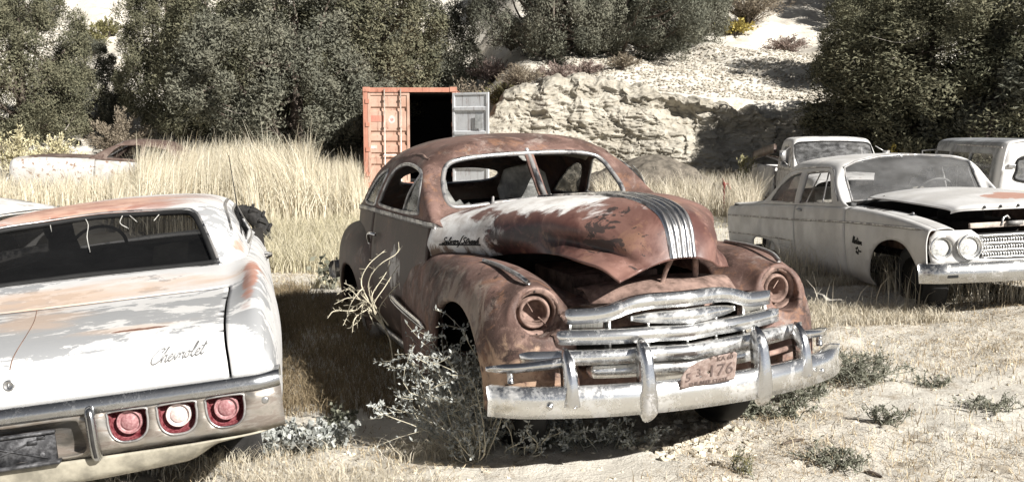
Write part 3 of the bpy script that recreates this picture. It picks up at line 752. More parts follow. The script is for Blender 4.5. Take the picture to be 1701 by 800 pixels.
obj('lower_valance', V, F, MAT['bar_chrome'], coupe, solid=.01)
V, F = box_vf((0, .45, .68), (1.0, .02, .36)); obj('radiator_core', V, F, MAT['black'], coupe, smooth=False)
for s in (1, -1): obj('arch_shade_panel', *box_vf((.50 * s, .05, .54), (.02, 1.0, .50)), MAT['black'], coupe, smooth=False)  # added black panels that block light and darken the wheel arches

# ---- bumper with four guards
bp = [(-.05,-.080),(.0,-.086),(.034,-.078),(.046,-.062),(.044,-.050),(.036,-.042),(.048,-.030),(.056,-.005),(.050,.030),(.030,.060),(.0,.076),(-.05,.078),(-.04,.0)]
x = np.linspace(-.925, .925, 71); yb = 1.0 - .30 * np.abs(x) ** 2.2 - .22 * np.clip(np.abs(x) - .80, 0, 1) ** 1.5 * 4
Pb = np.stack([x, yb, .462 + 0 * x], 1)[::-1]
V, F = sweep_vf(Pb, [(-a, b * .88) for a, b in bp][::-1]); bumper = obj('front_bumper', V, F, MAT['bar_chrome'], coupe)
def guard(x0, y0, name, h0, h1, w=.045, lean=0):
    P = np.array([(x0, y0 - .02, h0), (x0, y0 + .025, h0 + .03), (x0, y0 + .035, .45), (x0, y0 + .028, .55), (x0, y0 + .005, h1 - .04), (x0, y0 - .03, h1 - .006), (x0, y0 - .06, h1)])
    n = 24; P = spline(P, n); sc = np.interp(np.linspace(0, 1, n), [0, .06, .2, .45, .8, .95, 1], [.6, 1.0, 1.2, 1.0, .72, .55, .2])
    prof = [(-w,-.05),(-w,-.01),(-w*.7,.018),(-w*.25,.030),(0,.024),(w*.25,.030),(w*.7,.018),(w,-.01),(w,-.05)]
    V, F = sweep_vf(P, prof, up=(0, 1, 0.2), scale=np.stack([sc, np.ones(n)], 1)); return obj(name, V, F, MAT['chrome'], bumper)
for s in (1, -1):
    guard(.30 * s - .02, .995, 'bumper_guard', .365, .695, .040)
    guard(.615 * s, .90, 'bumper_guard', .42, .665, .036)
    P = spline([(.60*s,.87,.635),(.70*s,.83,.622),(.82*s,.76,.605),(.93*s,.66,.592)], 24)
    V, F = sweep_vf(P, [(-.02,-.022),(.02,-.02),(.024,0),(.02,.02),(-.02,.022)], scale=np.interp(np.linspace(0, 1, 24), [0, .8, 1], [1, .9, .5])); obj('guard_bar', V, F, MAT['chrome'], bumper)
    obj('bumper_bolt', *lathe_vf([(.016,0),(.014,.010),(.001,.014)], (.72 * s, .915, .45), (.3 * s, 1, 0), 12), MAT['chrome'], bumper)
    obj('guard_bracket', *tube_vf([(.84*s,.735,.60),(.84*s,.735,.53)], .016), MAT['chrome'], bumper)
P = spline([(-.7,.80,.57),(-.5,.875,.565),(-.38,.91,.56)], 10); V, F = tube_vf(P, .014); obj('bumper_brace', V, F, MAT['bare_rust'], bumper)

# licence plate bent over the bumper
nb = NB('rusty_plate', .75, 0, .3); n1 = nb.noise(40, 6, .7); nb.col(nb.mix(nb.step(n1, .35, .7), (.20, .145, .125), (.36, .29, .26))).bump(nb.noise(120, 3, .6), .3, .002); MAT['plate'] = nb.m
Bq = rot_xyz(-.35, .10, -.02); pc = np.array([.005, 1.075, .560])
outl = [(-.155,-.075),(.15,-.075),(.155,-.06),(.155,.085),(.14,.098),(.02,.094),(-.03,.08),(-.10,.06),(-.135,.03),(-.155,.0)]
P2, F2 = panel2d(outl, [[(.0,-.01),(.012,.0),(.004,.012),(-.012,.004)], [(-.05,-.028),(-.035,-.02),(-.045,-.012)]], .02)
P3 = np.stack([-P2[:, 0], .010 * np.sin(P2[:, 0] * 14) - .06 * np.clip(P2[:, 1], 0, 1) ** 1.0 * .4, P2[:, 1]], 1) * .88 @ Bq.T + pc
plate = obj('licence_plate', P3, F2, MAT['plate'], coupe, solid=.003)
MAT['plate_ink'] = M_plain('worn_plate_ink', (.135, .10, .09), .8)
def text_mesh(s, size, ext=.001):
    cu = bpy.data.curves.new('t', 'FONT'); cu.body = s; cu.size = size; cu.extrude = ext; cu.align_x = 'CENTER'; cu.resolution_u = 2
    o = bpy.data.objects.new('t', cu); COL.objects.link(o); bpy.context.view_layer.update()
    me = bpy.data.meshes.new_from_object(o.evaluated_get(bpy.context.evaluated_depsgraph_get()))
    V = np.array([v.co[:] for v in me.vertices]); tr = [list(p.vertices) for p in me.polygons]
    bpy.data.objects.remove(o); bpy.data.curves.remove(cu); bpy.data.meshes.remove(me); return V, tr
tx = MB()
for s_, size, x0, z0 in (('THE BEEF STATE', .030, 0, -.066), ('5', .075, -.112, -.034), ('3', .07, -.055, -.012), ('176', .10, .065, -.025), ('KA 60', .036, .085, .064)):
    Vt, tr = text_mesh(s_, size, .0012)
    V3 = np.stack([-(Vt[:, 0] + x0), .0035 + Vt[:, 2] + .010 * np.sin((Vt[:, 0] + x0) * 14) - .024 * np.clip(Vt[:, 1] + z0, 0, 1), Vt[:, 1] + z0], 1) * .88 @ Bq.T + pc
    for k in (3, 4):
        f = np.array([t for t in tr if len(t) == k])
        if len(f): tx.add(V3, f)
tx.build('plate_lettering', MAT['plate_ink'], plate, smooth=False)

# ---- script letters built from pen strokes (shared with the other cars)
GLY = {
 'C': ([(.75,.72),(.95,.95),(.72,1.0),(.35,.85),(.05,.42),(.12,.06),(.45,.0),(.9,.25)], .85),
 'h': ([(0,.25),(.25,.75),(.42,1.0),(.36,.98),(.2,.5),(.08,.0),(.2,.35),(.42,.5),(.46,.38),(.40,.08),(.5,.0),(.62,.1)], .58),
 'e': ([(0,.12),(.3,.32),(.34,.46),(.2,.48),(.08,.25),(.14,.04),(.3,.02),(.46,.14)], .44),
 'v': ([(0,.1),(.14,.45),(.18,.3),(.2,.03),(.36,.2),(.44,.46),(.5,.38),(.58,.40)], .54),
 'r': ([(0,.1),(.16,.48),(.2,.40),(.36,.42),(.30,.12),(.36,.02),(.48,.12)], .46),
 'o': ([(.28,.46),(.12,.40),(.04,.16),(.16,.02),(.32,.14),(.34,.38),(.28,.46),(.42,.38),(.52,.40)], .48),
 'l': ([(0,.1),(.28,.6),(.40,.98),(.3,.96),(.14,.4),(.16,.05),(.26,.0),(.38,.12)], .36),
 't': ([(0,.1),(.24,.6),(.32,.88),(.26,.7),(.12,.15),(.2,.02),(.36,.12)], .36),
 'S': ([(.55,.82),(.48,1.0),(.25,.9),(.22,.68),(.42,.42),(.36,.08),(.12,.0),(0,.14)], .58),
 'i': ([(0,.1),(.16,.46),(.12,.1),(.2,.0),(.32,.12)], .30),
 'k': ([(0,.2),(.28,.8),(.38,1.0),(.24,.6),(.08,.0),(.22,.38),(.40,.48),(.36,.30),(.2,.26),(.36,.04),(.5,.1)], .46),
 'a': ([(.32,.42),(.16,.46),(.04,.2),(.12,.02),(.26,.15),(.34,.44),(.30,.1),(.38,.01),(.48,.12)], .46),
 'M': ([(0,0),(.14,.55),(.24,1.0),(.34,.2),(.40,.1),(.62,.98),(.60,.3),(.66,.0),(.78,.1)], .76),
 'f': ([(.55,1.15),(.48,1.3),(.36,1.0),(.22,.2),(.08,-.5),(-.04,-.62)], .5),
}
def script_paths(word, slant=.35):
    x = 0; out = []
    for ch in word:
        if ch == ' ': x += .3; continue
        g, w = GLY[ch]; P = spline(np.array(g), len(g) * 5); out.append(np.stack([P[:, 0] + x + slant * P[:, 1], P[:, 1]], 1))
        if ch == 't': out.append(np.array([[x + .25, .62], [x + .45, .66], [x + .75, .70]]))
        x += w
    return out, x
def on_side(patchfn, word, wid, thick, name, mat, parent, slant=.35, extra=()):
    ps, w = script_paths(word, slant); mb = MB(); s = wid / w
    for p in list(ps) + [np.array(e) / s for e in extra]:
        mb.tube(patchfn(p * s), thick, 5)
    return mb.build(name, mat, parent)
# emblem on the flank of the hood: (a along image right, b up)
pxo = np.array([736., 403.])
def hood_side(p):
    q = pxo + np.stack([p[:, 0] * 60, -p[:, 1] * 52 - 1.5 * p[:, 0] * 0], 1)
    uv = HD.inv(q, PP.pix, ub=(0, 2.5), vb=(.2, 2.5), res=60); return HD(uv[:, 0], uv[:, 1]) + HD.normal(uv[:, 0], uv[:, 1]) * np.sign(HD.normal(uv[:, 0], uv[:, 1])[:, :1]) * .009
on_side(hood_side, 'SilverfStreak', 1.0, .0032, 'hood_emblem', MAT['black'], hood, .3, extra=([(-.08,-.03),(.5,-.03),(1.06,-.03)], [(-.08,-.05),(.5,-.05),(1.06,-.05)]))

# ---- wheels
def wheel(c, r, w, s, parent, tyre, rimmat, cap=True, rim=True, flat=.0):
    d = np.array([s, 0, 0.])
    prof = [(r * .62, -w / 2 + .01), (r * .80, -w / 2), (r * .95, -w * .42), (r, -w * .28), (r, w * .28), (r * .95, w * .42), (r * .80, w / 2), (r * .62, w / 2 - .01)]
    V, F = lathe_vf(prof, c, d, 36)
    if flat: V[:, 2] = np.maximum(V[:, 2], c[2] - r + flat)
    root = obj('wheel', V, F, tyre, parent)
    if rim:
        V, F = lathe_vf([(r * .64, w * .38), (r * .60, w * .30), (r * .56, w * .10), (r * .40, w * .12), (r * .30, w * .26), (r * .18, w * .34), (.001, w * .36)], c, d, 30)
        obj('rim', V, F, rimmat, root)
    return root
MAT['rim_rust'] = M_plain('rusty_rim', (.10, .07, .055), .8)
for s in (1, -1):
    wheel(np.array([.60 * s, .09, .335]), .335, .16, s, coupe, MAT['black'], MAT['rim_rust'])  # front tyres coloured black to sink into the arch shade
    wheel(np.array([.74 * s, -2.95, .335]), .345, .16, s, coupe, M_plain('grey_old_tyre', (.16, .15, .14), .9), MAT['rim_rust'])
# ---- interior and underbody
mb = MB(); mb.box((0, -1.9, .42), (1.5, 2.6, .04)); mb.box((0, -.72, .80), (1.5, .04, .72)); mb.box((0, -3.2, .75), (1.3, .03, .6)); mb.box((0,-.2,.42),(.9,1.2,.3))
mb.build('floor_pan', MAT['dark_int'], coupe, smooth=False)
mb = MB(); mb.box((0, -1.02, 1.11), (1.42, .26, .05)); mb.box((0, -1.13, 1.02), (1.42, .05, .20)); mb.build('dashboard', MAT['dark_int'], coupe, bevel=.02)
V, F = Patch([[(-.66,-1.55,.72),(0,-1.55,.74),(.66,-1.55,.72)],[(-.66,-2.0,.72),(0,-2.0,.75),(.66,-2.0,.72)],[(-.66,-2.08,.95),(0,-2.1,.98),(.66,-2.08,.95)],[(-.63,-2.2,1.12),(0,-2.24,1.14),(.63,-2.2,1.12)],[(-.6,-2.3,1.1),(0,-2.32,1.12),(.6,-2.3,1.1)]]).grid(nu=24, nv=16)
obj('seat', V, F, MAT['dark_int'], coupe, solid=.08)
tc = np.array([-.33, -1.38, 1.13]); td = norm(np.array([0, -.55, .85]))
a_ = np.linspace(0, 2 * PI, 40, endpoint=False); e1 = np.array([1., 0, 0]); e2 = np.cross(td, e1)
V, F = tube_vf(tc + .20 * (np.cos(a_)[:, None] * e1 + np.sin(a_)[:, None] * e2), .013, 8, True); stw = obj('steering_wheel', V, F, MAT['ivory'], coupe)
mb = MB(); mb.tube([tc - td * .03, tc - td * .5 + [0, .2, -.1]], .018)
for k in range(3): mb.tube([tc - td * .02, tc + .2 * (math.cos(k * 2.1 + .5) * e1 + math.sin(k * 2.1 + .5) * e2)], .008)
mb.build('steering_column', MAT['ivory'], stw)
vp = GH(np.full(14, 3.3), np.linspace(6.5, 8.6, 14)); V = np.concatenate([vp + [0, -.05, -.02], vp + [0, -.17, -.075]]); obj('sun_visor', V, grid_faces(2, 14), MAT['beige'], coupe, solid=.014)
# torn headlining hanging behind the windscreen
hl = np.array([(-.02,-1.7,1.60),(.1,-1.8,1.62),(.3,-1.9,1.6),(.25,-1.75,1.42),(.12,-1.72,1.36),(.04,-1.70,1.30),(-.03,-1.69,1.22)]); 
P2, F2 = panel2d(np.array([(-.75,1.12),(-.30,1.10),(-.26,1.26),(-.34,1.40),(-.52,1.44),(-.68,1.36)]), step=.05)
V = np.stack([P2[:, 0] + .18, -2.2 + .05 * np.sin(P2[:, 0] * 20), P2[:, 1]], 1); obj('torn_lining', V, F2, MAT['seat_cloth'], coupe, solid=.008)
mb = MB(); wq = GH.inv([(818, 343)], PP.pix, ub=(.2, 4.2), vb=(1.5, 5.99))[0]; wp = GH(*wq); mb.add(*lathe_vf([(.022,0),(.018,.012),(.010,.03),(.008,.065),(.002,.07)], wp + [0, .0, 0], (0, .35, 1), 12)); mb.build('wiper_post', MAT['chrome_dull'], coupe)
x = np.linspace(-.9, .9, 40); V, F = sweep_vf(np.stack([x, -4.33 + .25 * np.abs(x) ** 2.5, .50 + 0 * x], 1), bp); obj('rear_bumper', V, F, MAT['chrome_dull'], coupe)
# ================================================================== terrain
def sst(a, b, x): t = np.clip((x - a) / (b - a), 0, 1); return t * t * (3 - 2 * t)
def terrain(x, y, fine=True):
    x = np.asarray(x, float); y = np.asarray(y, float)
    z = .24 * np.exp(-((x - 4.3) / 2.2) ** 2 - ((y - 9.5) / 2.6) ** 2)
    z = z - .28 * sst(4.5, 6.5, x) * sst(12, 14.5, y) * (1 - sst(20, 24, y)) + .12 * sst(14, 24, y) * (1 - sst(3.5, 5.5, x))
    t = np.maximum(0, y - 26.0); left = .17 * t + .0048 * t * t
    t2 = np.maximum(0, y - 28.9); right = 2.55 * sst(28.0, 29.3, y) + .25 * t2 + .0035 * t2 * t2
    s = sst(-2.2, .6, x); hill = left * (1 - s) + right * s
    cm = np.exp(-(np.maximum(0, np.abs(x + 2.65) - 1.6) / .7) ** 2) * (1 - sst(32, 34, y)); hill = hill * (1 - cm)
    far = sst(26, 34, y); hill = hill + far * (fbm(x * .12, y * .12, 3, 4, 5) - .5) * 3.2 + far * (fbm(x * .5, y * .5, 7, 3, 6) - .5) * .7
    z = z + hill
    if fine: z = z + (fbm(x * 1.1, y * 1.1, 0, 4, 1) - .5) * .10 + (fbm(x * 6, y * 6, 0, 3, 2) - .5) * .035
    return z
ry = np.concatenate([np.linspace(-45, 0, 14), np.geomspace(1.2, 110, 560) ])
NX = 520; U = np.linspace(-1, 1, NX); U = U * (.62 + .38 * U * U)
Yg = np.repeat(ry[:, None], NX, 1); wd = np.where(ry > 0, .85 * (np.abs(ry) + 6) + 6, 45)[:, None]; Xg = U[None] * wd
Zg = terrain(Xg, Yg)
clod = sst(.62, .8, fbm(Xg * 1.6, Yg * 1.6, 4, 3, 9)) * (fbm(Xg * 14, Yg * 14, 1, 3, 3) - .3) * .07 * (Yg < 14) * (Yg > 0)
Zg = Zg + clod
nb = NB('sandy_soil', .95, 0, .1)
n1 = nb.noise(.55, 5, .6, .3); n2 = nb.noise(2.6, 9, .72, .4); n3 = nb.noise(22, 6, .75); n4 = nb.noise(90, 3, .7)
c = nb.mix(nb.step(n1, .35, .65), (.53, .495, .43), (.58, .55, .485))
c = nb.mix(nb.math('MULTIPLY', nb.step(add(nb, n2, nb.math('MULTIPLY', nb.math('SUBTRACT', n3, .5), .35)), .525, .65), .65), c, (.32, .265, .195))
c = nb.mix(nb.math('MULTIPLY', nb.step(n3, .56, .70), .5), c, (.22, .165, .11))
c = nb.mix(nb.math('MULTIPLY', nb.step(n4, .60, .72), .45), c, (.16, .12, .085))
nb.col(c); nb.bump(add(nb, nb.math('MULTIPLY', n3, .7), nb.math('MULTIPLY', n4, .35), n2), .55, .05); MAT['soil'] = nb.m
gobj = obj('ground', np.stack([Xg, Yg, Zg], -1).reshape(-1, 3), grid_faces(len(ry), NX), MAT['soil']); gobj['kind'] = 'structure'

# cut bank behind the yard, right of the container
na, nt = 640, 180
xa = np.linspace(-1.6, 15, na)[:, None]; t = np.linspace(0, 1, nt)[None]
hgt = 2.62 + .35 * np.sin(xa * .55 + .5) + (fbm(xa * .7, 0, 0, 3, 21) - .5) * .7; hgt = hgt * sst(-2.2, .3, xa)
zb = terrain(xa[:, 0], np.full(na, 27.2), False)[:, None] - .25
yb_ = 27.55 + .35 * np.sin(xa * .8) + (fbm(xa * .45, 1, 0, 3, 22) - .5) * 1.2 - .0 * xa
prof = np.where(t < .25, 1.0 - t * 2.0, np.where(t < .8, .5 + (t - .25) * .25, .6375 + (t - .8) * 6.5))   # talus, wall, top
yy = yb_ - .75 + (t < .25) * 0 + np.interp(t, [0, .22, .3, .5, .7, .82, .9, 1], [0, .62, .72, .80, .90, .96, 1.25, 2.4])
zz_ = zb + (hgt + .25) * np.interp(t, [0, .22, .3, .5, .7, .82, .9, 1], [0, .26, .36, .56, .78, .93, 1.0, 1.05])
wall = np.interp(t, [0, .18, .3, .8, .9, 1], [.3, .5, 1, 1, .5, .3])
led = np.abs(((zz_ * 2.3 + fbm(xa * .6, zz_ * .5, 2, 3, 31) * 1.6) % 1) - .5)
dsp = (fbm(xa * .9, zz_ * 1.0, 3, 5, 23) - .5) * .9 + (fbm(xa * 3.0, zz_ * 7.5, 1, 5, 24, .62) - .5) * .42 + (np.clip(led, .1, .4) - .25) * .34 * (.4 + fbm(xa * .5, 2, 2, 2, 44)) + (fbm(xa * 8, zz_ * 13, 1, 4, 28, .75) - .5) * .34 - .25 * np.clip(fbm(xa * 2.2, zz_ * .7, 5, 3, 51) - .60, 0, 1) * 4
gash = np.exp(-((xa - 4.6) / .5) ** 2) * np.exp(-((t - .74) / .13) ** 2) * .6 + np.exp(-((xa - 6.0) / 1.3) ** 2) * np.exp(-((t - .68) / .2) ** 2) * .8
yy = yy + wall * (dsp * .6 + gash); zz_ = zz_ + (fbm(xa * 2.6, t * 3, 8, 5, 71) - .5) * .45 * sst(.6, .9, t); xx_ = xa + wall * (fbm(xa * 3, zz_ * 3, 9, 3, 25) - .5) * .4
nb = NB('pale_bank_clay', .95, 0, .1); m1 = nb.noise(1.2, 8, .65, .4, stretch=(1, 1, 3)); m2 = nb.noise(9, 8, .72); m3 = nb.noise(40, 4, .7)
c = nb.mix(nb.step(m1, .38, .62), (.31, .285, .235), (.43, .40, .34)); c = nb.mix(nb.math('MULTIPLY', nb.step(m2, .54, .68), .6), c, (.24, .19, .125)); nb.col(c)
nb.bump(add(nb, m2, nb.math('MULTIPLY', m3, .5)), .6, .08); MAT['clay'] = nb.m
cl = obj('cut_bank', np.stack([xx_ + 0 * t, yy, zz_], -1).reshape(-1, 3), grid_faces(na, nt), MAT['clay']); cl['kind'] = 'structure'

# ================================================================== grasses (uncountable)
def blades(P, h, lean, w, segs=3, az=None, curve=.5, rng=RNG, zs=1.0):
    """tapering bent strips rooted at P; returns verts, quads, per-vertex random"""
    n = len(P); az = rng.uniform(0, 2 * PI, n) if az is None else az
    h = np.broadcast_to(h, n); lean = np.broadcast_to(lean, n); w = np.broadcast_to(w, n)
    d = np.stack([np.cos(az), np.sin(az), 0 * az], 1); fa_ = rng.uniform(0, PI, n); s = np.stack([np.cos(fa_), np.sin(fa_), 0 * az], 1)
    V = []; 
    for k in range(segs + 1):
        t = k / segs; a = lean * (t ** (1 + curve))
        c = P + d * (h * a * t)[:, None]; c[:, 2] += zs * h * t * np.sqrt(np.clip(1 - (a * .9) ** 2, .01, 1))
        ww = (w * (1 - t * .85))[:, None] * .5; V += [c - s * ww, c + s * ww]
    V = np.stack(V, 1); b = np.arange(n)[:, None] * (2 * (segs + 1))
    F = np.concatenate([np.stack([b[:, 0] + 2 * k, b[:, 0] + 2 * k + 1, b[:, 0] + 2 * k + 3, b[:, 0] + 2 * k + 2], 1) for k in range(segs)])
    return V.reshape(-1, 3), F, np.repeat(rng.uniform(0, 1, n), 2 * (segs + 1))
def M_leaf(name, stops, rough=.8, trans=.25):
    nb = NB(name, rough, 0, .15); a = nb.attr('rnd'); c = stops[0]
    cr = nb.n('ShaderNodeValToRGB'); nb.set(cr.inputs[0], a); e = cr.color_ramp.elements
    while len(e) < len(stops): e.new(.5)
    for i, s_ in enumerate(stops): e[i].position = i / (len(stops) - 1); e[i].color = (*s_, 1)
    nb.col(cr.outputs[0])
    if trans:
        tr = nb.n('ShaderNodeBsdfTranslucent'); nb.set(tr.inputs[0], cr.outputs[0]); mx = nb.n('ShaderNodeMixShader'); mx.inputs[0].default_value = trans
        nb.t.links.new(nb.b.outputs[0], mx.inputs[1]); nb.t.links.new(tr.outputs[0], mx.inputs[2]); nb.t.links.new(mx.outputs[0], nb.out.inputs['Surface'])
    return nb.m
MAT['straw'] = M_leaf('pale_straw', [(.46,.41,.31),(.60,.55,.44),(.68,.63,.53),(.52,.465,.36),(.28,.23,.16)])
MAT['reed'] = M_leaf('bleached_reed', [(.50,.45,.33),(.66,.61,.48),(.74,.69,.57),(.56,.50,.37),(.36,.30,.20)])
MAT['litter'] = M_leaf('straw_litter', [(.20,.145,.085),(.50,.41,.27),(.64,.56,.41),(.34,.26,.16),(.12,.085,.055)], trans=0)
MAT['shade_brown_grass'] = M_leaf('shade_brown_grass', [(.12,.09,.055),(.22,.17,.105),(.31,.25,.16),(.17,.13,.08)])  # brown darkened to deepen the shadow beside the coupe
MAT['green_grass'] = M_leaf('yellow_green_grass', [(.38,.345,.22),(.50,.46,.33),(.58,.535,.41),(.42,.37,.25)])
def scatter(n, x0, x1, y0, y1, thr=None, sc=.6, seed=0, fn=None, rng=RNG):
    out = []; got = 0
    while got < n:
        x = rng.uniform(x0, x1, n * 2); y = rng.uniform(y0, y1, n * 2); m = np.ones(len(x), bool)
        if thr is not None: m &= fbm(x * sc, y * sc, seed, 3, seed) > thr + rng.uniform(-.08, .08, len(x))
        if fn is not None: m &= fn(x, y)
        P = np.stack([x[m], y[m]], 1); out.append(P); got += len(P)
        if len(out) > 40: break
    P = np.concatenate(out)[:n]; return np.column_stack([P, terrain(P[:, 0], P[:, 1])])
def stuff(name, parts, mat, label, cat='grass'):
    V = np.concatenate([p[0] for p in parts]); o = 0; F = []; A = []
    for p in parts: F.append(p[1] + o); o += len(p[0]); A.append(p[2])
    ob = obj(name, V, np.concatenate(F), mat, attr=np.concatenate(A), smooth=False); return tagset(ob, label, cat, kind='stuff')
R_ = RNG.uniform
# tall bleached stand behind the left car
def reed_fn(x, y): px = 850 + CAM_F * x / y; return (px > -40) & (px < 610 - 5 * np.abs(y - 20)) & (y > 15.5 + .7 * np.sin(x * 1.7) + np.where(px > 430, 1.5, 0)) & ~((px < 185) & (y < 24.5))
P = scatter(15500, -13, -2.3, 15, 25, .36, .55, 19, reed_fn); hh = (1.05 + .75 * fbm(P[:, 0] * .5, P[:, 1] * .5, 1, 3, 40)) * R_(.55, 1.0, len(P)) * np.where(850 + CAM_F * P[:, 0] / P[:, 1] < 225, .62, 1) * np.where(850 + CAM_F * P[:, 0] / P[:, 1] > 520, .72, 1.0)
hh = hh * np.where(RNG.uniform(0, 1, len(P)) > .95, 1.22, 1); b1 = blades(P, hh, R_(.02, .28, len(P)) + .3 * sst(.55, .75, fbm(P[:, 0] * .8, P[:, 1] * .8, 5, 3, 33)), R_(.008, .020, len(P)), 3, az=fbm(P[:, 0] * .3, P[:, 1] * .3, 9, 2, 34) * 9 + R_(-1, 1, len(P)))
P2_ = P[::2] + np.column_stack([R_(-.2, .2, (len(P[::2]), 2)), np.zeros(len(P[::2]))]); b2 = blades(P2_, hh[::2] * .7, R_(.3, .8, len(P2_)), .018, 3)
P = scatter(3500, -13.5, -6, 20.5, 23.0, .35, .8, 17, lambda x, y: (850 + CAM_F * x / y > -40) & (850 + CAM_F * x / y < 260)); b3 = blades(P, R_(.3, .75, len(P)), R_(.1, .5, len(P)), R_(.008, .018, len(P)), 3)
stuff('tall_reeds', [b1, b2, b3], MAT['reed'], 'tall bleached reed grass standing in a wide bank behind the left cars', 'reeds')
# mid field of short straw grass
def mid_fn(x, y): px = 850 + CAM_F * x / y; return (px > 400) & (px < 660)
P = scatter(9000, -6.5, 0, 10.5, 24, .45, .7, 3, mid_fn); b1 = blades(P, R_(.06, .22, len(P)), R_(.2, .9, len(P)), R_(.008, .016, len(P)), 2)
def left_fn(x, y): px = 850 + CAM_F * x / y; return (px > 425) & (px < 640)
P = scatter(7000, -5, -1.6, 11.5, 17, .30, .9, 5, left_fn); b2 = blades(P, R_(.15, .42, len(P)), R_(.2, .9, len(P)), R_(.008, .016, len(P)), 3)
P = scatter(3500, 1.0, 6.5, 13.5, 22, .52, .8, 15); b3 = blades(P, R_(.04, .14, len(P)), R_(.2, .9, len(P)), R_(.006, .012, len(P)), 2)
stuff('short_grass', [b1, b2, b3], MAT['green_grass'], 'short yellowish dry grass on the open ground between the cars')
# brown weeds along the foot of the bank
def weed_fn(x, y): px = 850 + CAM_F * x / y; return (px > 990) & (px < 1260)
P = scatter(9000, 1.8, 7, 19, 26.6, .36, .5, 6, weed_fn); b1 = blades(P, R_(.25, .75, len(P)) * (.4 + fbm(P[:, 0] * .6, P[:, 1] * .6, 2, 3, 41)), R_(.1, .7, len(P)), R_(.010, .02, len(P)), 3)
def weed2(x, y): px = 850 + CAM_F * x / y; return (px > 820) & (px < 1040)
P = scatter(2500, -.6, 4, 24, 27.2, .36, .5, 6, weed2); b2 = blades(P, R_(.15, .5, len(P)), R_(.1, .7, len(P)), R_(.010, .02, len(P)), 3)
stuff('dry_weeds', [b1, b2], MAT['straw'], 'dry tan weeds along the foot of the cut bank')
# litter and short dead grass in front
def near_fn(x, y): px = 850 + CAM_F * x / y; return (px > -60) & (px < 1760)
P = scatter(26000, -4, 6, 4.2, 12, .52, 1.0, 7, near_fn); P[:, 2] += .006
b1 = blades(P, R_(.03, .13, len(P)), R_(.75, 1.0, len(P)), R_(.003, .006, len(P)), 2, zs=.35)
P = scatter(9000, -4, 6, 4.2, 11, .56, 1.2, 8, near_fn); b2 = blades(P, R_(.03, .10, len(P)), R_(.3, .95, len(P)), R_(.003, .006, len(P)), 2)
P = scatter(9000, .8, 5.2, 4.5, 8.5, .545, .8, 21, near_fn); P[:, 2] += .006; b3 = blades(P, R_(.03, .11, len(P)), R_(.85, 1.0, len(P)), R_(.003, .006, len(P)), 2, zs=.25); b3 = (b3[0], b3[1], np.clip(b3[2] * .45 + .55, 0, 1))
stuff('straw_litter', [b1, b2, b3], MAT['litter'], 'dead straw and grass litter strewn over the pale soil', 'straw')
def hay_fn(x, y): return (np.abs(x + 1.15) < .95) & (y > 3.9) & (y < 5.0)
P = scatter(5000, -2.4, -.2, 3.9, 5.0, .42, 1.3, 10, hay_fn); P[:, 2] += .01; b1 = blades(P, R_(.05, .16, len(P)), R_(.75, 1.0, len(P)), R_(.003, .005, len(P)), 3)
stuff('hay', [b1], MAT['straw'], 'loose pale hay under the rear of the left car', 'hay')
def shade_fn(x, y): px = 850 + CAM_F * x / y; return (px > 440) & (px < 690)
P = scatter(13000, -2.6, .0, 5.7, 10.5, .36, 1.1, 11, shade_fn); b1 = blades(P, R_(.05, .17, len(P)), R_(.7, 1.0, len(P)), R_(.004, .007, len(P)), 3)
stuff('matted_grass', [b1], MAT['shade_brown_grass'], 'matted grass between the two front cars, coloured dark to deepen the shade')
def met_fn(x, y): px = 850 + CAM_F * x / y; return (px > 1270) & (px < 1760)
P = scatter(6500, 2.4, 5.8, 7.9, 9.6, .44, 1.0, 12, met_fn); b1 = blades(P, R_(.04, .15, len(P)), R_(.4, .95, len(P)), R_(.004, .008, len(P)), 3)
P = scatter(1800, 2.6, 4.4, 8.3, 11.6, .40, 1.0, 13, met_fn); b2 = blades(P, R_(.15, .42, len(P)), R_(.1, .6, len(P)), R_(.005, .010, len(P)), 3)
stuff('tufted_grass', [b1, b2], MAT['straw'], 'tufts of dry grass around the front wheels of the right white car')
P = scatter(700, 4.0, 5.2, 16.5, 19.5, fn=lambda x, y: (850 + CAM_F * x / y > 1208) & (850 + CAM_F * x / y < 1262)); b1 = blades(P, R_(.4, 1.0, len(P)), R_(.1, .5, len(P)), R_(.008, .016, len(P)), 3)
stuff('roadside_weeds', [b1], MAT['straw'], 'tall dry weeds beside the fender of the old pickup')
# ================================================================== white hardtop seen from behind, left
PC = Pose(-1.9072, 3.8096, -.1303, .1969, -.0234, -.0908)
sedan = thing('hardtop_car', 'white and grey peeling car seen from behind, three round red tail lights per side', 'car', PC.M)

nb = NB('peeling_white_paint', .42, 0, .45)
n1 = nb.noise(5.5, 10, .66, .25, stretch=(.6, 1.05, 1)); n2 = nb.noise(16, 8, .7, .3, stretch=(.7, 1.4, 1)); big = nb.noise(1.6, 3, .5, off=(3.3, 2.2, 0))
pw = add(nb, nb.math('ADD', nb.math('SUBTRACT', n1, .085), nb.math('MULTIPLY', nb.math('MAXIMUM', nb.ball((.15, .55, .93), (1.0, .55, .3)), 0.0), -.0)), nb.math('MULTIPLY', nb.math('SUBTRACT', n2, .5), .35), nb.math('MULTIPLY', nb.math('SUBTRACT', big, .5), .45), nb.math('MULTIPLY', nb.step(nb.axis(2), .80, .95), .08))
c = nb.mix(nb.step(nb.math('ADD', pw, nb.math('MULTIPLY', nb.math('MAXIMUM', nb.ball((.15, .50, .92), (.95, .62, .3)), 0.0), .13)), .515, .535), (.57, .565, .555), (.29, .295, .30))
jit = nb.math('MULTIPLY', nb.math('SUBTRACT', nb.noise(4, 9, .66, .3, stretch=(.6, 1.6, 1)), .5), 1.6)
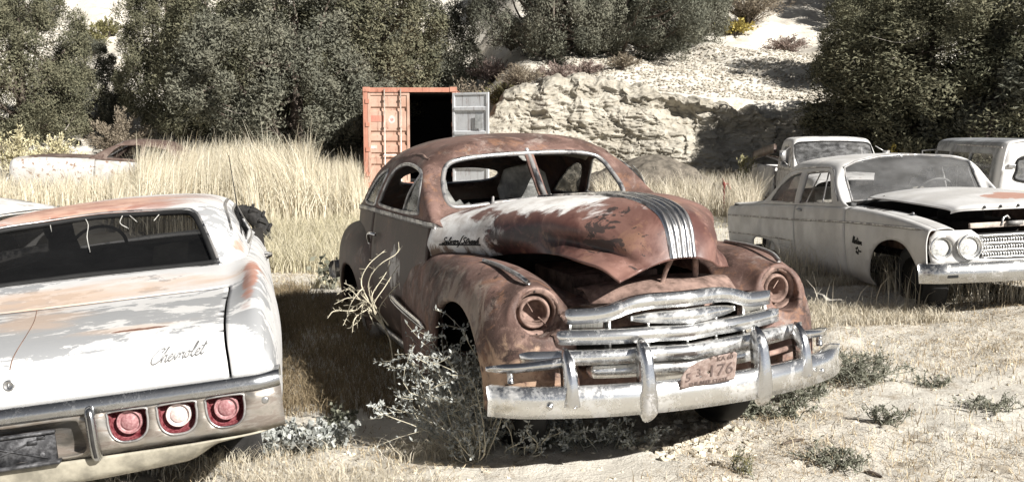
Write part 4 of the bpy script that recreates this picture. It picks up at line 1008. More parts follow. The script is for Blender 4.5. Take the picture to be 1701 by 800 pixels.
t1 = add(nb, nb.ball((0, 1.16, 1.0), (1.6, .34, .3)), jit); t2 = add(nb, nb.ball((-.05, .72, .95), (.42, .5, .3)), jit)
t3 = add(nb, nb.ball((.40, .33, .91), (.42, .09, .2)), jit)
tan = nb.math('MAXIMUM', nb.math('MAXIMUM', nb.step(t1, .3, .85), nb.math('MULTIPLY', nb.step(t2, .3, .8), .8)), nb.math('MULTIPLY', nb.step(t3, .3, .9), .7))
c = nb.mix(nb.math('MULTIPLY', tan, .75), c, (.50, .36, .26))
rf = add(nb, nb.ball((-.15, 2.35, 1.38), (1.1, .75, .3)), jit); c = nb.mix(nb.step(rf, .12, .7), c, nb.mix(nb.step(n1, .42, .58), (.33, .155, .115), (.52, .33, .25)))
r2 = add(nb, nb.ball((.80, 1.62, 1.12), (.07, .22, .10)), nb.math('MULTIPLY', jit, 1.7)); c = nb.mix(nb.math('MULTIPLY', nb.step(r2, .1, .6), .8), c, (.45, .25, .18))
r3 = add(nb, nb.ball((.897, .88, 1.02), (.05, .66, .12)), nb.math('MULTIPLY', jit, 1.5)); c = nb.mix(nb.math('MULTIPLY', nb.step(r3, .1, .5), .9), c, (.36, .17, .12))
r4 = add(nb, nb.ball((.46, .300, .92), (.17, .022, .05)), nb.math('MULTIPLY', nb.math('SUBTRACT', nb.noise(22, 6, .7), .5), 1.6)); c = nb.mix(nb.step(r4, .2, .5), c, (.17, .075, .045))
nb.col(c).bump(pw, .12, .002); nb.rough(nb.mixf(nb.step(n1, .4, .6), .38, .6)); MAT['sedan'] = nb.m
nb = NB('scuffed_bumper', .35, .55, .5); n1 = nb.noise(18, 9, .72, .4, stretch=(.35, 1, 1.6)); n2 = nb.noise(5, 6, .6)
nb.col(nb.mix(nb.step(n1, .42, .6), nb.mix(nb.step(n2, .4, .6), (.36, .35, .335), (.31, .285, .25)), (.15, .125, .105))); nb.metal(nb.mixf(nb.step(n1, .4, .6), .7, .2)); nb.rough(nb.mixf(nb.step(n1, .4, .6), .3, .6)); MAT['sedan_bumper'] = nb.m
MAT['sedan_lip'] = M_chrome('bumper_lip_chrome', (.42, .425, .43), (.30, .295, .29), (.5, .95), .26, 6)
MAT['sedan_glass'] = M_glass('dusty_shade_black_glass', (.004, .004, .004), .05, .93, (.10, .10, .10), 3)  # near-opaque black tint stands in for the shaded cabin
MAT['cream_valance'] = M_plain('cream_valance', (.27, .25, .20), .6, n=.35)
nb = NB('red_lens', .25, 0, .5); n = nb.noise(70, 5, .7); nb.col(nb.mix(nb.step(n, .35, .7), (.075, .010, .014), (.24, .085, .09))); MAT['red_lens'] = nb.m
nb = NB('faded_red_lens', .5, 0, .4); n = nb.noise(90, 5, .7); nb.col(nb.mix(nb.step(n, .35, .7), (.21, .085, .09), (.36, .21, .21))); MAT['pink_lens'] = nb.m
nb = NB('clear_lens', .4, 0, .5); n = nb.noise(90, 5, .7); nb.col(nb.mix(nb.step(n, .35, .7), (.45, .36, .34), (.60, .54, .51))); MAT['white_lens'] = nb.m

cr = [(.95,.06,.79),(.948,.10,.845),(.944,.28,.915),(.932,.6,.985),(.91,1.0,1.035),(.89,1.3,1.055),(.872,1.6,1.06)]
RN = [
 [(0,1.62,1.06),(.45,1.60,1.06),(.72,1.52,1.055),(.872,1.6,1.06),(.955,1.6,.97),(1.0,1.6,.76),(.97,1.6,.40)],
 [(0,1.36,1.03),(.45,1.35,1.03),(.75,1.32,1.03),(.89,1.3,1.055),(.962,1.3,.965),(1.003,1.3,.75),(.97,1.3,.40)],
 [(0,1.0,.965),(.45,1.0,.968),(.785,1.0,.975),(.91,1.0,1.033),(.970,1.0,.945),(1.006,1.0,.74),(.98,1.,.42)],
 [(0,.58,.945),(.45,.58,.945),(.80,.58,.945),(.932,.6,.985),(.978,.6,.91),(1.008,.6,.74),(.99,.6,.44)],
 [(0,.25,.905),(.45,.25,.905),(.815,.26,.905),(.944,.28,.915),(.983,.28,.86),(1.006,.28,.73),(.99,.28,.46)],
 [(0,.10,.845),(.45,.10,.845),(.825,.11,.845),(.948,.12,.85),(.98,.13,.80),(1.0,.14,.72),(.98,.15,.47)],
 [(0,.072,.77),(.45,.072,.77),(.83,.08,.77),(.94,.09,.77),(.97,.11,.75),(.985,.12,.70),(.97,.13,.47)],
 [(0,.078,.68),(.45,.078,.68),(.83,.085,.68),(.93,.10,.68),(.955,.12,.68),(.97,.13,.66),(.95,.14,.47)],
]
def fullw(R):
    R = np.array(R, float); L = R[:, 1:][:, ::-1] * np.array([-1, 1, 1]); return np.concatenate([L, R], 1)
def fulls(R):
    R = np.array(R, float); return np.concatenate([R * np.array([-1, 1, 1]), R[:, ::-1][:, 1:]], 1)
RN = [[(x * (1 - .06 * max(0, y - 1.1)), y, z) for x, y, z in r] for r in RN]
RB = Patch(fullw(RN)); cc = 6
lid = [(2.02, cc - 1.98), (2.02, cc + 1.98), (6.9, cc + 1.99), (6.9, cc - 1.99)]
g = .03
lidR = [(2.02, cc - 1.9), (2.0, cc), (2.02, cc + 1.9), (2.08, cc + 1.98), (4.5, cc + 1.985), (7, cc + 1.985), (7, cc - 1.985), (4.5, cc - 1.985), (2.08, cc - 1.98)]
lidH = [(1.985, cc - 1.93), (1.97, cc), (1.985, cc + 1.93), (2.04, cc + 2.02), (4.5, cc + 2.03), (7.0, cc + 2.03), (7.0, cc - 2.03), (4.5, cc - 2.03), (2.04, cc - 2.02)]
V, F = panel(RB, [(0, 0), (7, 0), (7, cc - 2.03), (4.5, cc - 2.03), (2.04, cc - 2.02), (1.985, cc - 1.93), (1.97, cc), (1.985, cc + 1.93), (2.04, cc + 2.02), (4.5, cc + 2.03), (7, cc + 2.03), (7, 12), (0, 12)], step=.09)
obj('rear_body', V, F, MAT['sedan'], sedan, solid=.01)
V, F = panel(RB, lidR, step=.09); trunk = obj('trunk_lid', V, F, MAT['sedan'], sedan, solid=.01)
V, F = RB.grid((1.9, 7), (cc - 2.1, cc + 2.1), 20, 20); V = V - RB.normal(*[q.ravel() for q in np.meshgrid(np.linspace(1.9, 7, 20), np.linspace(cc - 2.1, cc + 2.1, 20), indexing='ij')]) * 0 + [0, .03, -.03]
obj('trunk_gutter', V, F, MAT['black'], sedan)
# dent crease on the lid
uv = RB.inv([(75, 503), (55, 540), (25, 590), (17, 615)], PC.pix, ub=(2, 6.5), vb=(4, 8))
P = RB(uv[:, 0], uv[:, 1]); P = spline(P, 30); q_ = RB.inv(PC.pix(P), PC.pix, ub=(2, 6.5), vb=(4, 8)); P = RB(q_[:, 0], q_[:, 1]) + [0, -.004, .005]; V, F = sweep_vf(P, [(-.0025,-.003),(.0025,-.003),(.0015,.001),(-.0015,.001)]); obj('lid_crease', V, F, M_plain('rust_line', (.17, .10, .07), .8), trunk)
uv = RB.inv([(15, 640)], PC.pix, ub=(5, 7), vb=(4, 8))[0]; lp = RB(*uv); mb = MB()
mb.add(*lathe_vf([(.024,-.004),(.024,.004),(.019,.009),(.015,.006),(.001,.007)], lp, (0, -1, .1), 24)); mb.box(lp + [0, -.009, 0], (.004, .006, .016)); mb.build('lid_lock', MAT['chrome_dull'], trunk)
# script on the lid
ps, w = script_paths('Chevrolet', .45); mb = MB()
q0, q1 = np.array([250., 606.]), np.array([339., 587.]); ex = (q1 - q0) / w; ey = np.array([.0, -24.])
allp = [(q0 + p[:, :1] * ex + p[:, 1:] * ey * .92) for p in [np.stack([p[:, 0] - .45 * p[:, 1] + .35 * p[:, 1], p[:, 1]], 1) for p in ps]]
for p in allp:
    uv = RB.inv(p, PC.pix, ub=(4, 7), vb=(6, 9), res=60); mb.tube(RB(uv[:, 0], uv[:, 1]) + np.array([0, -.009, .003]), .0026, 5)
mb.build('lid_script', M_plain('grey_script', (.22, .22, .22), .4, .4), trunk)

# ---- greenhouse, rows from the rear glass forward
GN = [
 [(.845,1.50,1.055),(.79,1.47,1.06),(.715,1.45,1.055),(.45,1.50,1.055),(0,1.52,1.055)],
 [(.835,1.80,1.06),(.775,1.70,1.165),(.665,1.64,1.20),(.42,1.76,1.205),(0,1.80,1.21)],
 [(.825,2.15,1.06),(.745,2.03,1.255),(.60,1.90,1.335),(.38,2.02,1.352),(0,2.07,1.358)],
 [(.82,2.5,1.05),(.735,2.42,1.275),(.625,2.32,1.368),(.38,2.32,1.395),(0,2.34,1.405)],
 [(.82,3.0,1.04),(.735,3.0,1.275),(.63,2.9,1.37),(.38,2.9,1.405),(0,2.9,1.418)],
 [(.82,3.45,1.03),(.735,3.4,1.26),(.61,3.45,1.335),(.38,3.5,1.37),(0,3.55,1.385)],
 [(.82,3.85,1.02),(.76,3.75,1.13),(.66,3.8,1.17),(.4,3.9,1.19),(0,3.95,1.20)],
 [(.83,4.2,1.01),(.80,4.1,1.02),(.70,4.12,1.03),(.42,4.28,1.035),(0,4.35,1.04)],
]
GN = [[(x * (1 - .055 * max(0, y - 2.05)), y, z) for x, y, z in r] for r in GN]
GS = Patch(fulls(GN)); gc = 4
bl = [(170,360.5),(250,356),(305,353.5),(320,357),(329,367),(345,402),(356,431),(356,436),(300,444.5),(200,452.5),(165,455.5)]
blu = GS.inv(bl, PC.pix, ub=(0, 2.6), vb=(4, 7)); blu[0, 1] = blu[-1, 1] = gc
blm = blu[::-1].copy(); blm[:, 1] = 8 - blm[:, 1]; blo = np.concatenate([blu, blm[1:-1]])
sw = GS.inv([(2.2,1.09),(2.2,1.15),(2.4,1.27),(2.9,1.29),(3.35,1.28),(3.6,1.18),(3.75,1.06)], yz, ub=(0, 7), vb=(6.2, 8))
swm = np.stack([sw[:, 0], 8 - sw[:, 1]], 1)[::-1]
wsh = np.array([(5.15, 2.3), (5.1, 4), (5.15, 5.7), (6.85, 5.85), (6.9, 4), (6.85, 2.15)])
V, F = panel(GS, [(0, 0), (7, 0), (7, 8), (0, 8)], [blo, sw, swm, wsh], .12); obj('roof_shell', V, F, MAT['sedan'], sedan, solid=.018)
def trim2(name, patch, uv, r, mat, parent, out, closed=True):
    P = patch(uv[:, 0], uv[:, 1]); N = patch.normal(uv[:, 0], uv[:, 1]); N = N * np.sign((N * (P - [0, 2.6, .8])).sum(1))[:, None]
    V, F = tube_vf(spline(P + N * out, len(P) * 4, closed), r, 8, closed); return obj(name, V, F, mat, parent)
trim2('rear_glass_seal', GS, blo, .016, MAT['black'], sedan, .004)
blo2 = blo.copy(); cen = blo.mean(0); blo2 = cen + (blo - cen) * np.array([1.14, 1.055]); trim2('rear_glass_trim', GS, blo2, .009, MAT['chrome_dull'], sedan, .006)
V, F = panel(GS, blo, step=.2); obj('rear_glass', V - [0, 0, .006], F, MAT['sedan_glass'], sedan)
for s in (0, 1):
    q = sw if s == 0 else swm; trim2('side_window_trim', GS, q, .010, MAT['chrome_dull'], sedan, .006)
    r_ = GS.inv([(1.75,1.20),(1.98,1.275),(2.3,1.325),(2.9,1.34),(3.5,1.30)], yz, ub=(0, 6), vb=(6, 8)); 
    if s: r_ = np.stack([r_[:, 0], 8 - r_[:, 1]], 1)
    trim2('drip_rail', GS, r_, .010, MAT['chrome_dull'], sedan, .012, False)
for pts in ([(28,378),(45,368),(82,366),(86,386)], [(140,361),(147,375),(145,395),(150,420)], [(204,359),(200,372),(214,381)], [(213,357),(228,370)], [(266,356),(256,368)], [(0,374),(12,375)]):
    uv = GS.inv(pts, PC.pix, ub=(0, 2.6), vb=(3.3, 6.5)); P = GS(uv[:, 0], uv[:, 1]) + [0, -.004, .006]
    V, F = sweep_vf(spline(P, 10), [(-.0024,-.001),(.0024,-.001),(.0024,.001),(-.0024,.001)], up=(0, -1, .6)); obj('peeling_seal', V, F, M_plain('pale_strip', (.42, .41, .38), .8) if 'pale_strip' not in bpy.data.materials else bpy.data.materials['pale_strip'], sedan)
P = None

# ---- sides and front
FN = []
for (y, zt, xo) in ((1.6,1.06,0),(2.2,1.05,0),(2.9,1.04,0),(3.6,1.03,.0),(4.3,1.01,.0),(4.9,.98,-.01),(5.3,.93,-.04)):
    k_ = 1 - .06 * max(0, y - 1.1); FN.append([((x + xo) * k_, y, z) for x, z in ((.83, zt), (.872, zt - .003), (.955, zt - .09), (1.0, .76), (.97, .40))])
FS = Patch(FN)
arch = FS.inv(spline([(y, .36 + .33 * math.sin(t)) for t, y in ((0, 4.75), (.6, 4.70), (1.2, 4.5), (1.57, 4.35), (1.9, 4.2), (2.5, 4.0), (3.1, 3.95))], 20), yz)
for m in (0, 1):
    V, F = FS.grid(nu=50, nv=20); V2, F2 = (V, F) if m == 0 else mirror(V, F); obj('body_side', V2, F2, MAT['sedan'], sedan, solid=.008)
HC = Patch([[(x * (1 - .06 * max(0, y - 1.1)), y, z) for x, y, z in r] for r in [[(-.84,4.3,1.02),(-.4,4.4,1.05),(0,4.42,1.055),(.4,4.4,1.05),(.84,4.3,1.02)],[(-.84,4.8,.99),(-.4,4.8,1.03),(0,4.8,1.035),(.4,4.8,1.03),(.84,4.8,.99)],[(-.82,5.3,.93),(-.4,5.36,.96),(0,5.38,.965),(.4,5.36,.96),(.82,5.3,.93)],[(-.82,5.34,.5),(-.4,5.42,.5),(0,5.44,.5),(.4,5.42,.5),(.82,5.34,.5)]]])
V, F = HC.grid(nu=30, nv=30); obj('hood', V, F, MAT['sedan'], sedan, solid=.01)
mb = MB(); P = spline([(.86,3.12,.93),(.895,3.0,.94),(.905,2.9,.935),(.87,2.8,.925)], 12); mb.tube(P, .012); mb.build('door_handle', MAT['chrome'], sedan)
at = PC.L(380, 258, 'x', .80); ab = PC.L(402, 392, 'x', .80); ab2 = ab + (at - ab) * -.08
V, F = tube_vf(np.linspace(ab2, at, 6), np.linspace(.005, .0022, 6), 6); obj('aerial', V, F, MAT['black'], sedan)
# ---- interior
mb = MB(); mb.box((0, 2.9, .35), (1.6, 3.0, .04)); mb.box((0, 4.15, .75), (1.6, .05, .6)); mb.box((0, 1.45, .72), (1.5, .04, .6)); mb.build('floor_pan', MAT['dark_int'], sedan, smooth=False)
mb = MB(); mb.box((0, 1.72, 1.0), (1.34, .44, .03)); mb.build('parcel_shelf', MAT['dark_int'], sedan)
for y in (2.05, 3.0):
    V, F = Patch([[(-.62,y+.45,.62),(0,y+.45,.64),(.62,y+.45,.62)],[(-.62,y+.08,.60),(0,y+.08,.62),(.62,y+.08,.60)],[(-.62,y,.85),(0,y,.86),(.62,y,.85)],[(-.60,y-.08,1.06),(0,y-.08,1.07),(.60,y-.08,1.06)],[(-.58,y-.16,1.0),(0,y-.16,1.0),(.58,y-.16,1.0)]]).grid(nu=20, nv=12)
    obj('seat', V, F, M_plain('dark_vinyl', (.03, .03, .03), .6), sedan, solid=.06)
V, F = panel2d([(.30,.02),(.62,.02),(.60,.16),(.32,.14)], step=.05); V3 = np.stack([V[:, 0], 1.78 + V[:, 1] * .2, V[:, 1] + 1.02], 1); obj('shelf_cloth', V3, F, MAT['seat_cloth'], sedan, solid=.01)
tc2 = np.array([-.36, 3.62, 1.06]); td2 = norm(np.array([0, -.75, .62])); e1 = np.array([1., 0, 0]); e2 = np.cross(td2, e1)
V, F = tube_vf(tc2 + .20 * (np.cos(a_)[:, None] * e1 + np.sin(a_)[:, None] * e2), .013, 8, True); sws = obj('steering_wheel', V, F, MAT['black'], sedan)
mb = MB(); mb.tube([tc2, tc2 - td2 * .4], .02); mb.tube([tc2 - e1 * .19, tc2 + e1 * .19], .008); mb.build('steering_column', MAT['black'], sws)
mb = MB(); mb.box((0, 3.95, .98), (1.5, .3, .06)); mb.build('dashboard', MAT['dark_int'], sedan, bevel=.02)

# ---- rear bumper with lights let into it
fp = [(.66,.155),(.705,.15),(.712,.02),(.705,.0),(.672,-.012),(.652,-.006),(.64,.006),(.60,.012),(.52,.014),(.475,.02),(.462,.06),(.47,.15)]
def bump_x(n, hw=1.03): 
    x = np.linspace(-hw, hw, n); return x, .0 + .02 * x ** 2 + .35 * np.clip(np.abs(x) - .93, 0, 1) ** 1.6 * 4
x, yo = bump_x(121)
lipP = [(.15,.66),(.15,.708),(.02,.714),(.0,.706),(-.012,.675),(-.005,.652),(.012,.648)]
V = np.array([[(xx, yy + a, b) for a, b in lipP] for xx, yy in zip(x, yo)]).reshape(-1, 3); obj('rear_bumper', V, grid_faces(121, len(lipP)), MAT['sedan_lip'], sedan); rbump = bpy.data.objects[-1] if False else [o for o in sedan.children if o.name.startswith('rear_bumper')][0]
# face with three light openings a side and the plate recess
def light_outline(cx, cz, hw=.076, top=.052, bot=.078):
    pts = [(-hw*.86, top), (hw*.86, top), (hw, top*.6), (hw, -.01), (hw*.86, -bot*.62), (hw*.5, -bot*.93), (0, -bot), (-hw*.5, -bot*.93), (-hw*.86, -bot*.62), (-hw, -.01), (-hw, top*.6)]
    return spline([(cx + a, cz + b) for a, b in pts], 33, True)
LX = (.420, .612, .803); holes = []
for s in (1, -1):
    for lx in LX: holes.append(light_outline(s * lx, .590))
rec = spline([(-.235,.49),(-.235,.60),(-.20,.63),(0,.632),(.20,.63),(.235,.60),(.235,.49),(0,.487)], 48, True)
fo = [(-1.03,.47),(-.8,.466),(0,.466),(.8,.466),(1.03,.47),(1.03,.655),(0,.652),(-1.03,.655)]
P2, F2 = panel2d(fo, holes + [rec], .035)
def bface(P, dy=0.0):
    xx, zz = P[:, 0], P[:, 1]; return np.stack([xx, .010 + .02 * xx ** 2 + .35 * np.clip(np.abs(xx) - .93, 0, 1) ** 1.6 * 4 + .03 * np.clip((.52 - zz) / .05, 0, 1) ** 2 + dy, zz], 1)
obj('bumper_face', bface(P2), F2, MAT['sedan_bumper'], rbump, solid=.004)
def loop_wall(loop, y0, y1, sh=.9):
    c = loop.mean(0); a = bface(loop, y0); b = bface(c + (loop - c) * sh, y1); n = len(loop)
    V = np.concatenate([a, b]); i = np.arange(n); j = (i + 1) % n; return V, np.stack([i, j, j + n, i + n], 1)
for s in (1, -1):
    for k, lx in enumerate(LX):
        c2 = np.array([s * lx, .590]); lo = light_outline(*c2)
        V, F = loop_wall(lo, -.001, .05, .88); wall_n = len(lo)
        cz = np.array([[*bface(c2[None], .052)[0]]]); V = np.concatenate([V, cz]); i = np.arange(wall_n) + wall_n; j = np.roll(i, -1)
        cup = obj('tail_light', V, [F, np.stack([i, j, np.full(wall_n, len(V) - 1)], 1)], MAT['red_lens'], rbump)
        P = bface(lo, -.003); V, F = tube_vf(np.concatenate([P]), .005, 6, True); obj('bezel', V, F, MAT['chrome_dull'], cup)
        cc3 = bface(c2[None], .05)[0] + [0, 0, -.004]
        V, F = lathe_vf([(.052,0),(.050,.022),(.046,.028),(.040,.026),(.036,.020),(.033,.026),(.028,.030),(.001,.034)], cc3, (0, -1, 0), 30); obj('lens', V, F, MAT['white_lens'] if k == 1 else MAT['pink_lens'], cup)
        V, F = tube_vf(cc3 + np.stack([.046 * np.cos(a_), 0 * a_ - .030, .046 * np.sin(a_)], 1), .004, 6, True); obj('lens_ring', V, F, MAT['pink_lens'] if k != 1 else MAT['white_lens'], cup)
V, F = loop_wall(rec, 0, .06, .97); n_ = len(rec); V = np.concatenate([V, bface(np.array([[0, .56]]), .062)]); i = np.arange(n_) + n_
obj('plate_recess', V, [F, np.stack([i, np.roll(i, -1), np.full(n_, len(V) - 1)], 1)], MAT['sedan_bumper'], rbump)
nb = NB('dark_plate_bracket', .6, .3, .4); n = nb.noise(25, 7, .7); nb.col(nb.mix(nb.step(n, .4, .65), (.025, .025, .027), (.11, .11, .115))).bump(n, .1, .003); MAT['bracket'] = nb.m
mb = MB(); mb.box((-.03, .028, .535), (.33, .012, .13)); mb.box((-.03, .012, .475), (.36, .05, .012)); 
for (a, b) in (((-.17,.49),(.10,.58)), ((-.17,.58),(.10,.49))): mb.tube([(a[0], .020, a[1]), (b[0], .020, b[1])], .004, 6)
mb.box((.085, .020, .575), (.03, .006, .012)); mb.box((.05, .018, .56), (.036, .006, .016)); mb.box((-.03, .02, .594), (.34, .02, .010)); mb.add(*lathe_vf([(.012,0),(.008,.006),(.001,.004)], (.08, .022, .505), (0, -1, 0), 12)); mb.build('plate_bracket', MAT['bracket'], rbump)
for s in (1, -1):
    P = spline([(.286*s,-.005,.665),(.288*s,-.03,.655),(.290*s,-.035,.60),(.290*s,-.03,.53),(.29*s,-.01,.478),(.29*s,.01,.47)], 24)
    V, F = sweep_vf(P, [(-.018,-.02),(-.018,.008),(-.008,.018),(.008,.018),(.018,.008),(.018,-.02)], up=(0, -1, 0)); o = obj('bumper_guard', V, F, MAT['sedan_lip'], rbump)
    V, F = sweep_vf(P[3:-4] + [0, -.019, 0], [(-.008,-.006),(-.006,.004),(.006,.004),(.008,-.006)], up=(0, -1, 0)); obj('guard_rubber', V, F, MAT['tyre'], o)
    mb = MB(); mb.add(*lathe_vf([(.016,0),(.013,.006),(.001,.004)], bface(np.array([[.962 * s, .60]]), -.001)[0], (0, -1, 0), 14)); mb.build('bumper_bolt', MAT['sedan_lip'], rbump)
va = Patch([[(-1.0,.10,.465),(-.8,.03,.462),(0,.03,.462),(.8,.03,.462),(1.0,.10,.465)],[(-.98,.12,.43),(-.76,.05,.405),(0,.05,.375),(.76,.05,.425),(.96,.12,.445)],[(-.96,.16,.42),(-.72,.10,.39),(0,.09,.352),(.70,.09,.385),(.92,.16,.44)]])
V, F = va.grid(nu=12, nv=60); xx = V[:, 0]; low = np.linspace(0, 1, 12).repeat(60); V[:, 2] += low * .045 * np.clip((xx - .64) / .1, 0, 1) ; obj('rear_valance', V, F, MAT['cream_valance'], sedan, solid=.008)
for s in (1, -1):
    wheel(np.array([.76 * s, 1.15, .30]), .34, .2, s, sedan, MAT['tyre'], MAT['rim_rust']); wheel(np.array([.62 * s, 4.2, .30]), .34, .2, s, sedan, MAT['tyre'], MAT['rim_rust'])
# ================================================================== white saloon with raised hood, right
PM = Pose(4.193, 8.8768, .082, 3.2276, .0358, .0449)
saloon = thing('saloon_car', 'white 1960s saloon with four round headlights and popped hood, right of the coupe', 'car', PM.M)
nb = NB('chalky_white_paint', .45, 0, .45); n1 = nb.noise(5, 9, .65, .3); n2 = nb.noise(3, 4, .55, off=(4, 1, 2)); n3 = nb.noise(26, 7, .7)
c = nb.mix(nb.step(n2, .35, .65), (.56, .555, .545), (.45, .44, .425))
lo = nb.math('ADD', nb.step(nb.axis(2), .5, .22), nb.math('MULTIPLY', nb.math('SUBTRACT', n1, .5), .9)); c = nb.mix(nb.math('MULTIPLY', nb.step(lo, .35, 1.0), .45), c, (.30, .26, .22))
fl = add(nb, nb.ball((.72, -.30, .93), (.14, .62, .09)), nb.math('MULTIPLY', nb.math('SUBTRACT', nb.noise(13, 8, .7, .4), .5), 1.9)); c = nb.mix(nb.step(fl, .50, .58), c, (.05, .045, .042))
rs = add(nb, nb.ball((-.15, .45, 1.0), (.42, .30, .3)), nb.math('MULTIPLY', nb.math('SUBTRACT', nb.noise(4, 8, .65, .4), .5), 1.5)); c = nb.mix(nb.step(rs, .30, .42), c, (.40, .23, .18))
ch = nb.step(add(nb, n3, nb.math('MULTIPLY', nb.step(nb.axis(1), -.2, .9), .03)), .70, .74); c = nb.mix(nb.math('MULTIPLY', ch, .6), c, (.20, .13, .10))
nb.col(c).bump(n1, .05, .003); nb.rough(nb.mixf(nb.step(n1, .4, .6), .4, .62)); MAT['saloon'] = nb.m
MAT['saloon_glass'] = M_glass('hazy_glass', (.10, .10, .10), .30, .42, (.40, .40, .40), 3)
MAT['engine_dark'] = M_plain('engine_bay', (.02, .017, .015), .9)
MAT['brown_metal'] = M_plain('brown_inner_metal', (.17, .11, .085), .8, n=.5)
ys = [-4.45,-3.9,-3.3,-2.6,-2.0,-1.4,-.7,-.1,.4,.72,.86]
zt = [.795,.83,.86,.885,.90,.915,.925,.905,.865,.825,.80]
SNET = [[(.80,y,z),(.845,y,z - .004),(.872,y,z - .05),(.885,y,.66),(.88,y,.48),(.862,y,.32),(.80,y,.225)] for y, z in zip(ys, zt)]
MSD = Patch(SNET)
fa = [(-.23,.20),(-.22,.34),(-.14,.52),(0.02,.635),(.26,.685),(.50,.65),(.66,.53),(.73,.43),(.80,.39),(.857,.385)]
ra = [(-3.48,.20),(-3.46,.38),(-3.36,.455),(-3.05,.465),(-2.75,.44),(-2.66,.36),(-2.62,.20)]
archf = MSD.inv(spline(fa, 40)[1:-1], yz, vb=(2, 6)); archr = MSD.inv(spline(ra, 34)[1:-1], yz, vb=(2, 6))
archf[0, 1] = archr[0, 1] = archr[-1, 1] = 6
def vcut(y): return MSD.inv([(y, .60)], yz, vb=(2, 5))[0, 0]
uD0, uD1 = vcut(-2.03), vcut(-.70); gp = .006
low = lambda a, b, arc: [(a, 0), (b, 0), (b, 6)] + [tuple(q) for q in arc[::-1]] + [(a, 6)]
for m in (0, 1):
    fx = (lambda V, F: (V, F)) if m == 0 else mirror
    V, F = panel(MSD, low(0, uD0 - gp, archr), step=.16); q = obj('quarter_panel', *fx(V, F), MAT['saloon'], saloon, solid=.01)
    V, F = panel(MSD, [(uD0 + gp, 0), (uD1 - gp, 0), (uD1 - gp, 6), (uD0 + gp, 6)], step=.16); dr_ = obj('door', *fx(V, F), MAT['saloon'], saloon, solid=.01)
    V, F = panel(MSD, [(uD1 + gp, 0), (10, 0), (10, archf[-1, 1])] + [tuple(q) for q in archf[::-1]] + [(uD1 + gp, 6)], step=.16); fdr = obj('front_fender', *fx(V, F), MAT['saloon'], saloon, solid=.01)
    def side_line(pts, n=60): 
        uv = MSD.inv(spline(pts, n), yz, vb=(1, 6), res=80); return MSD(uv[:, 0], uv[:, 1]) + [.008, 0, 0]
    sg = [1, 1, 1] if m == 0 else [-1, 1, 1]
    V, F = sweep_vf(side_line([(-4.40,.685),(-3.2,.715),(-2.0,.745),(-.76,.785),(.3,.80),(.80,.80)]) * sg, [(-.006,-.012),(.006,-.009),(.006,.009),(-.006,.012)], scale=np.interp(np.linspace(0, 1, 60), [0, .95, 1], [1, 1, .2])); obj('side_moulding', V, F, MAT['chrome_dull'], saloon)
    V, F = sweep_vf(side_line([(-4.40,.455),(-3.4,.485),(-2.7,.50),(-2.1,.505)], 40) * sg, [(-.006,-.010),(.006,-.007),(.006,.007),(-.006,.010)]); obj('lower_moulding', V, F, MAT['chrome_dull'], saloon)
    for k in range(3):
        P = side_line([(-2.52,.465 - .035 * k),(-2.3,.468 - .035 * k),(-2.12,.465 - .035 * k)], 12) * sg
        V, F = sweep_vf(P, [(-.006,-.011),(.010,-.006),(.004,.011),(-.006,.011)]); obj('louvre', V, F, MAT['saloon'], q)
    hp = np.array([(.865,-1.98,.855),(.90,-1.95,.86),(.905,-1.88,.86),(.87,-1.82,.85)]) * sg; V, F = tube_vf(spline(hp, 12), .011, 8); obj('door_handle', V, F, MAT['chrome_dull'], dr_)
    if m == 0:
        ef = lambda p: np.stack([.892 + 0 * p[:, 0], -.53 + p[:, 0], .60 + p[:, 1] - .05 * p[:, 0]], 1)
        on_side(ef, 'Meteor', .20, .005, 'side_script', MAT['black'], fdr, .2)
        mb = MB()
        for k in range(5): mb.add(*lathe_vf([(.018,0),(.012,.006),(.001,.007)], (.886, -.43 + .026 * math.cos(k * 1.257), .535 + .026 * math.sin(k * 1.257)), (1, 0, 0), 8))
        mb.box((.888, -.38, .53), (.008, .07, .014)); mb.build('side_emblem', MAT['black'], fdr)
    # fender top, open towards the engine bay
    yt = np.array([-.75, -.1, .4, .72, .86]); zz = np.interp(yt, ys, zt)
    FT = Patch([[(.80,y,z),(.74,y,z + .008),(.66,y,z - .0),(.62,y,z - .06)] for y, z in zip(yt, zz)])
    V, F = FT.grid(nu=30, nv=14); V = V * sg; obj('fender_top', V, F, MAT['saloon'], saloon, solid=.008)
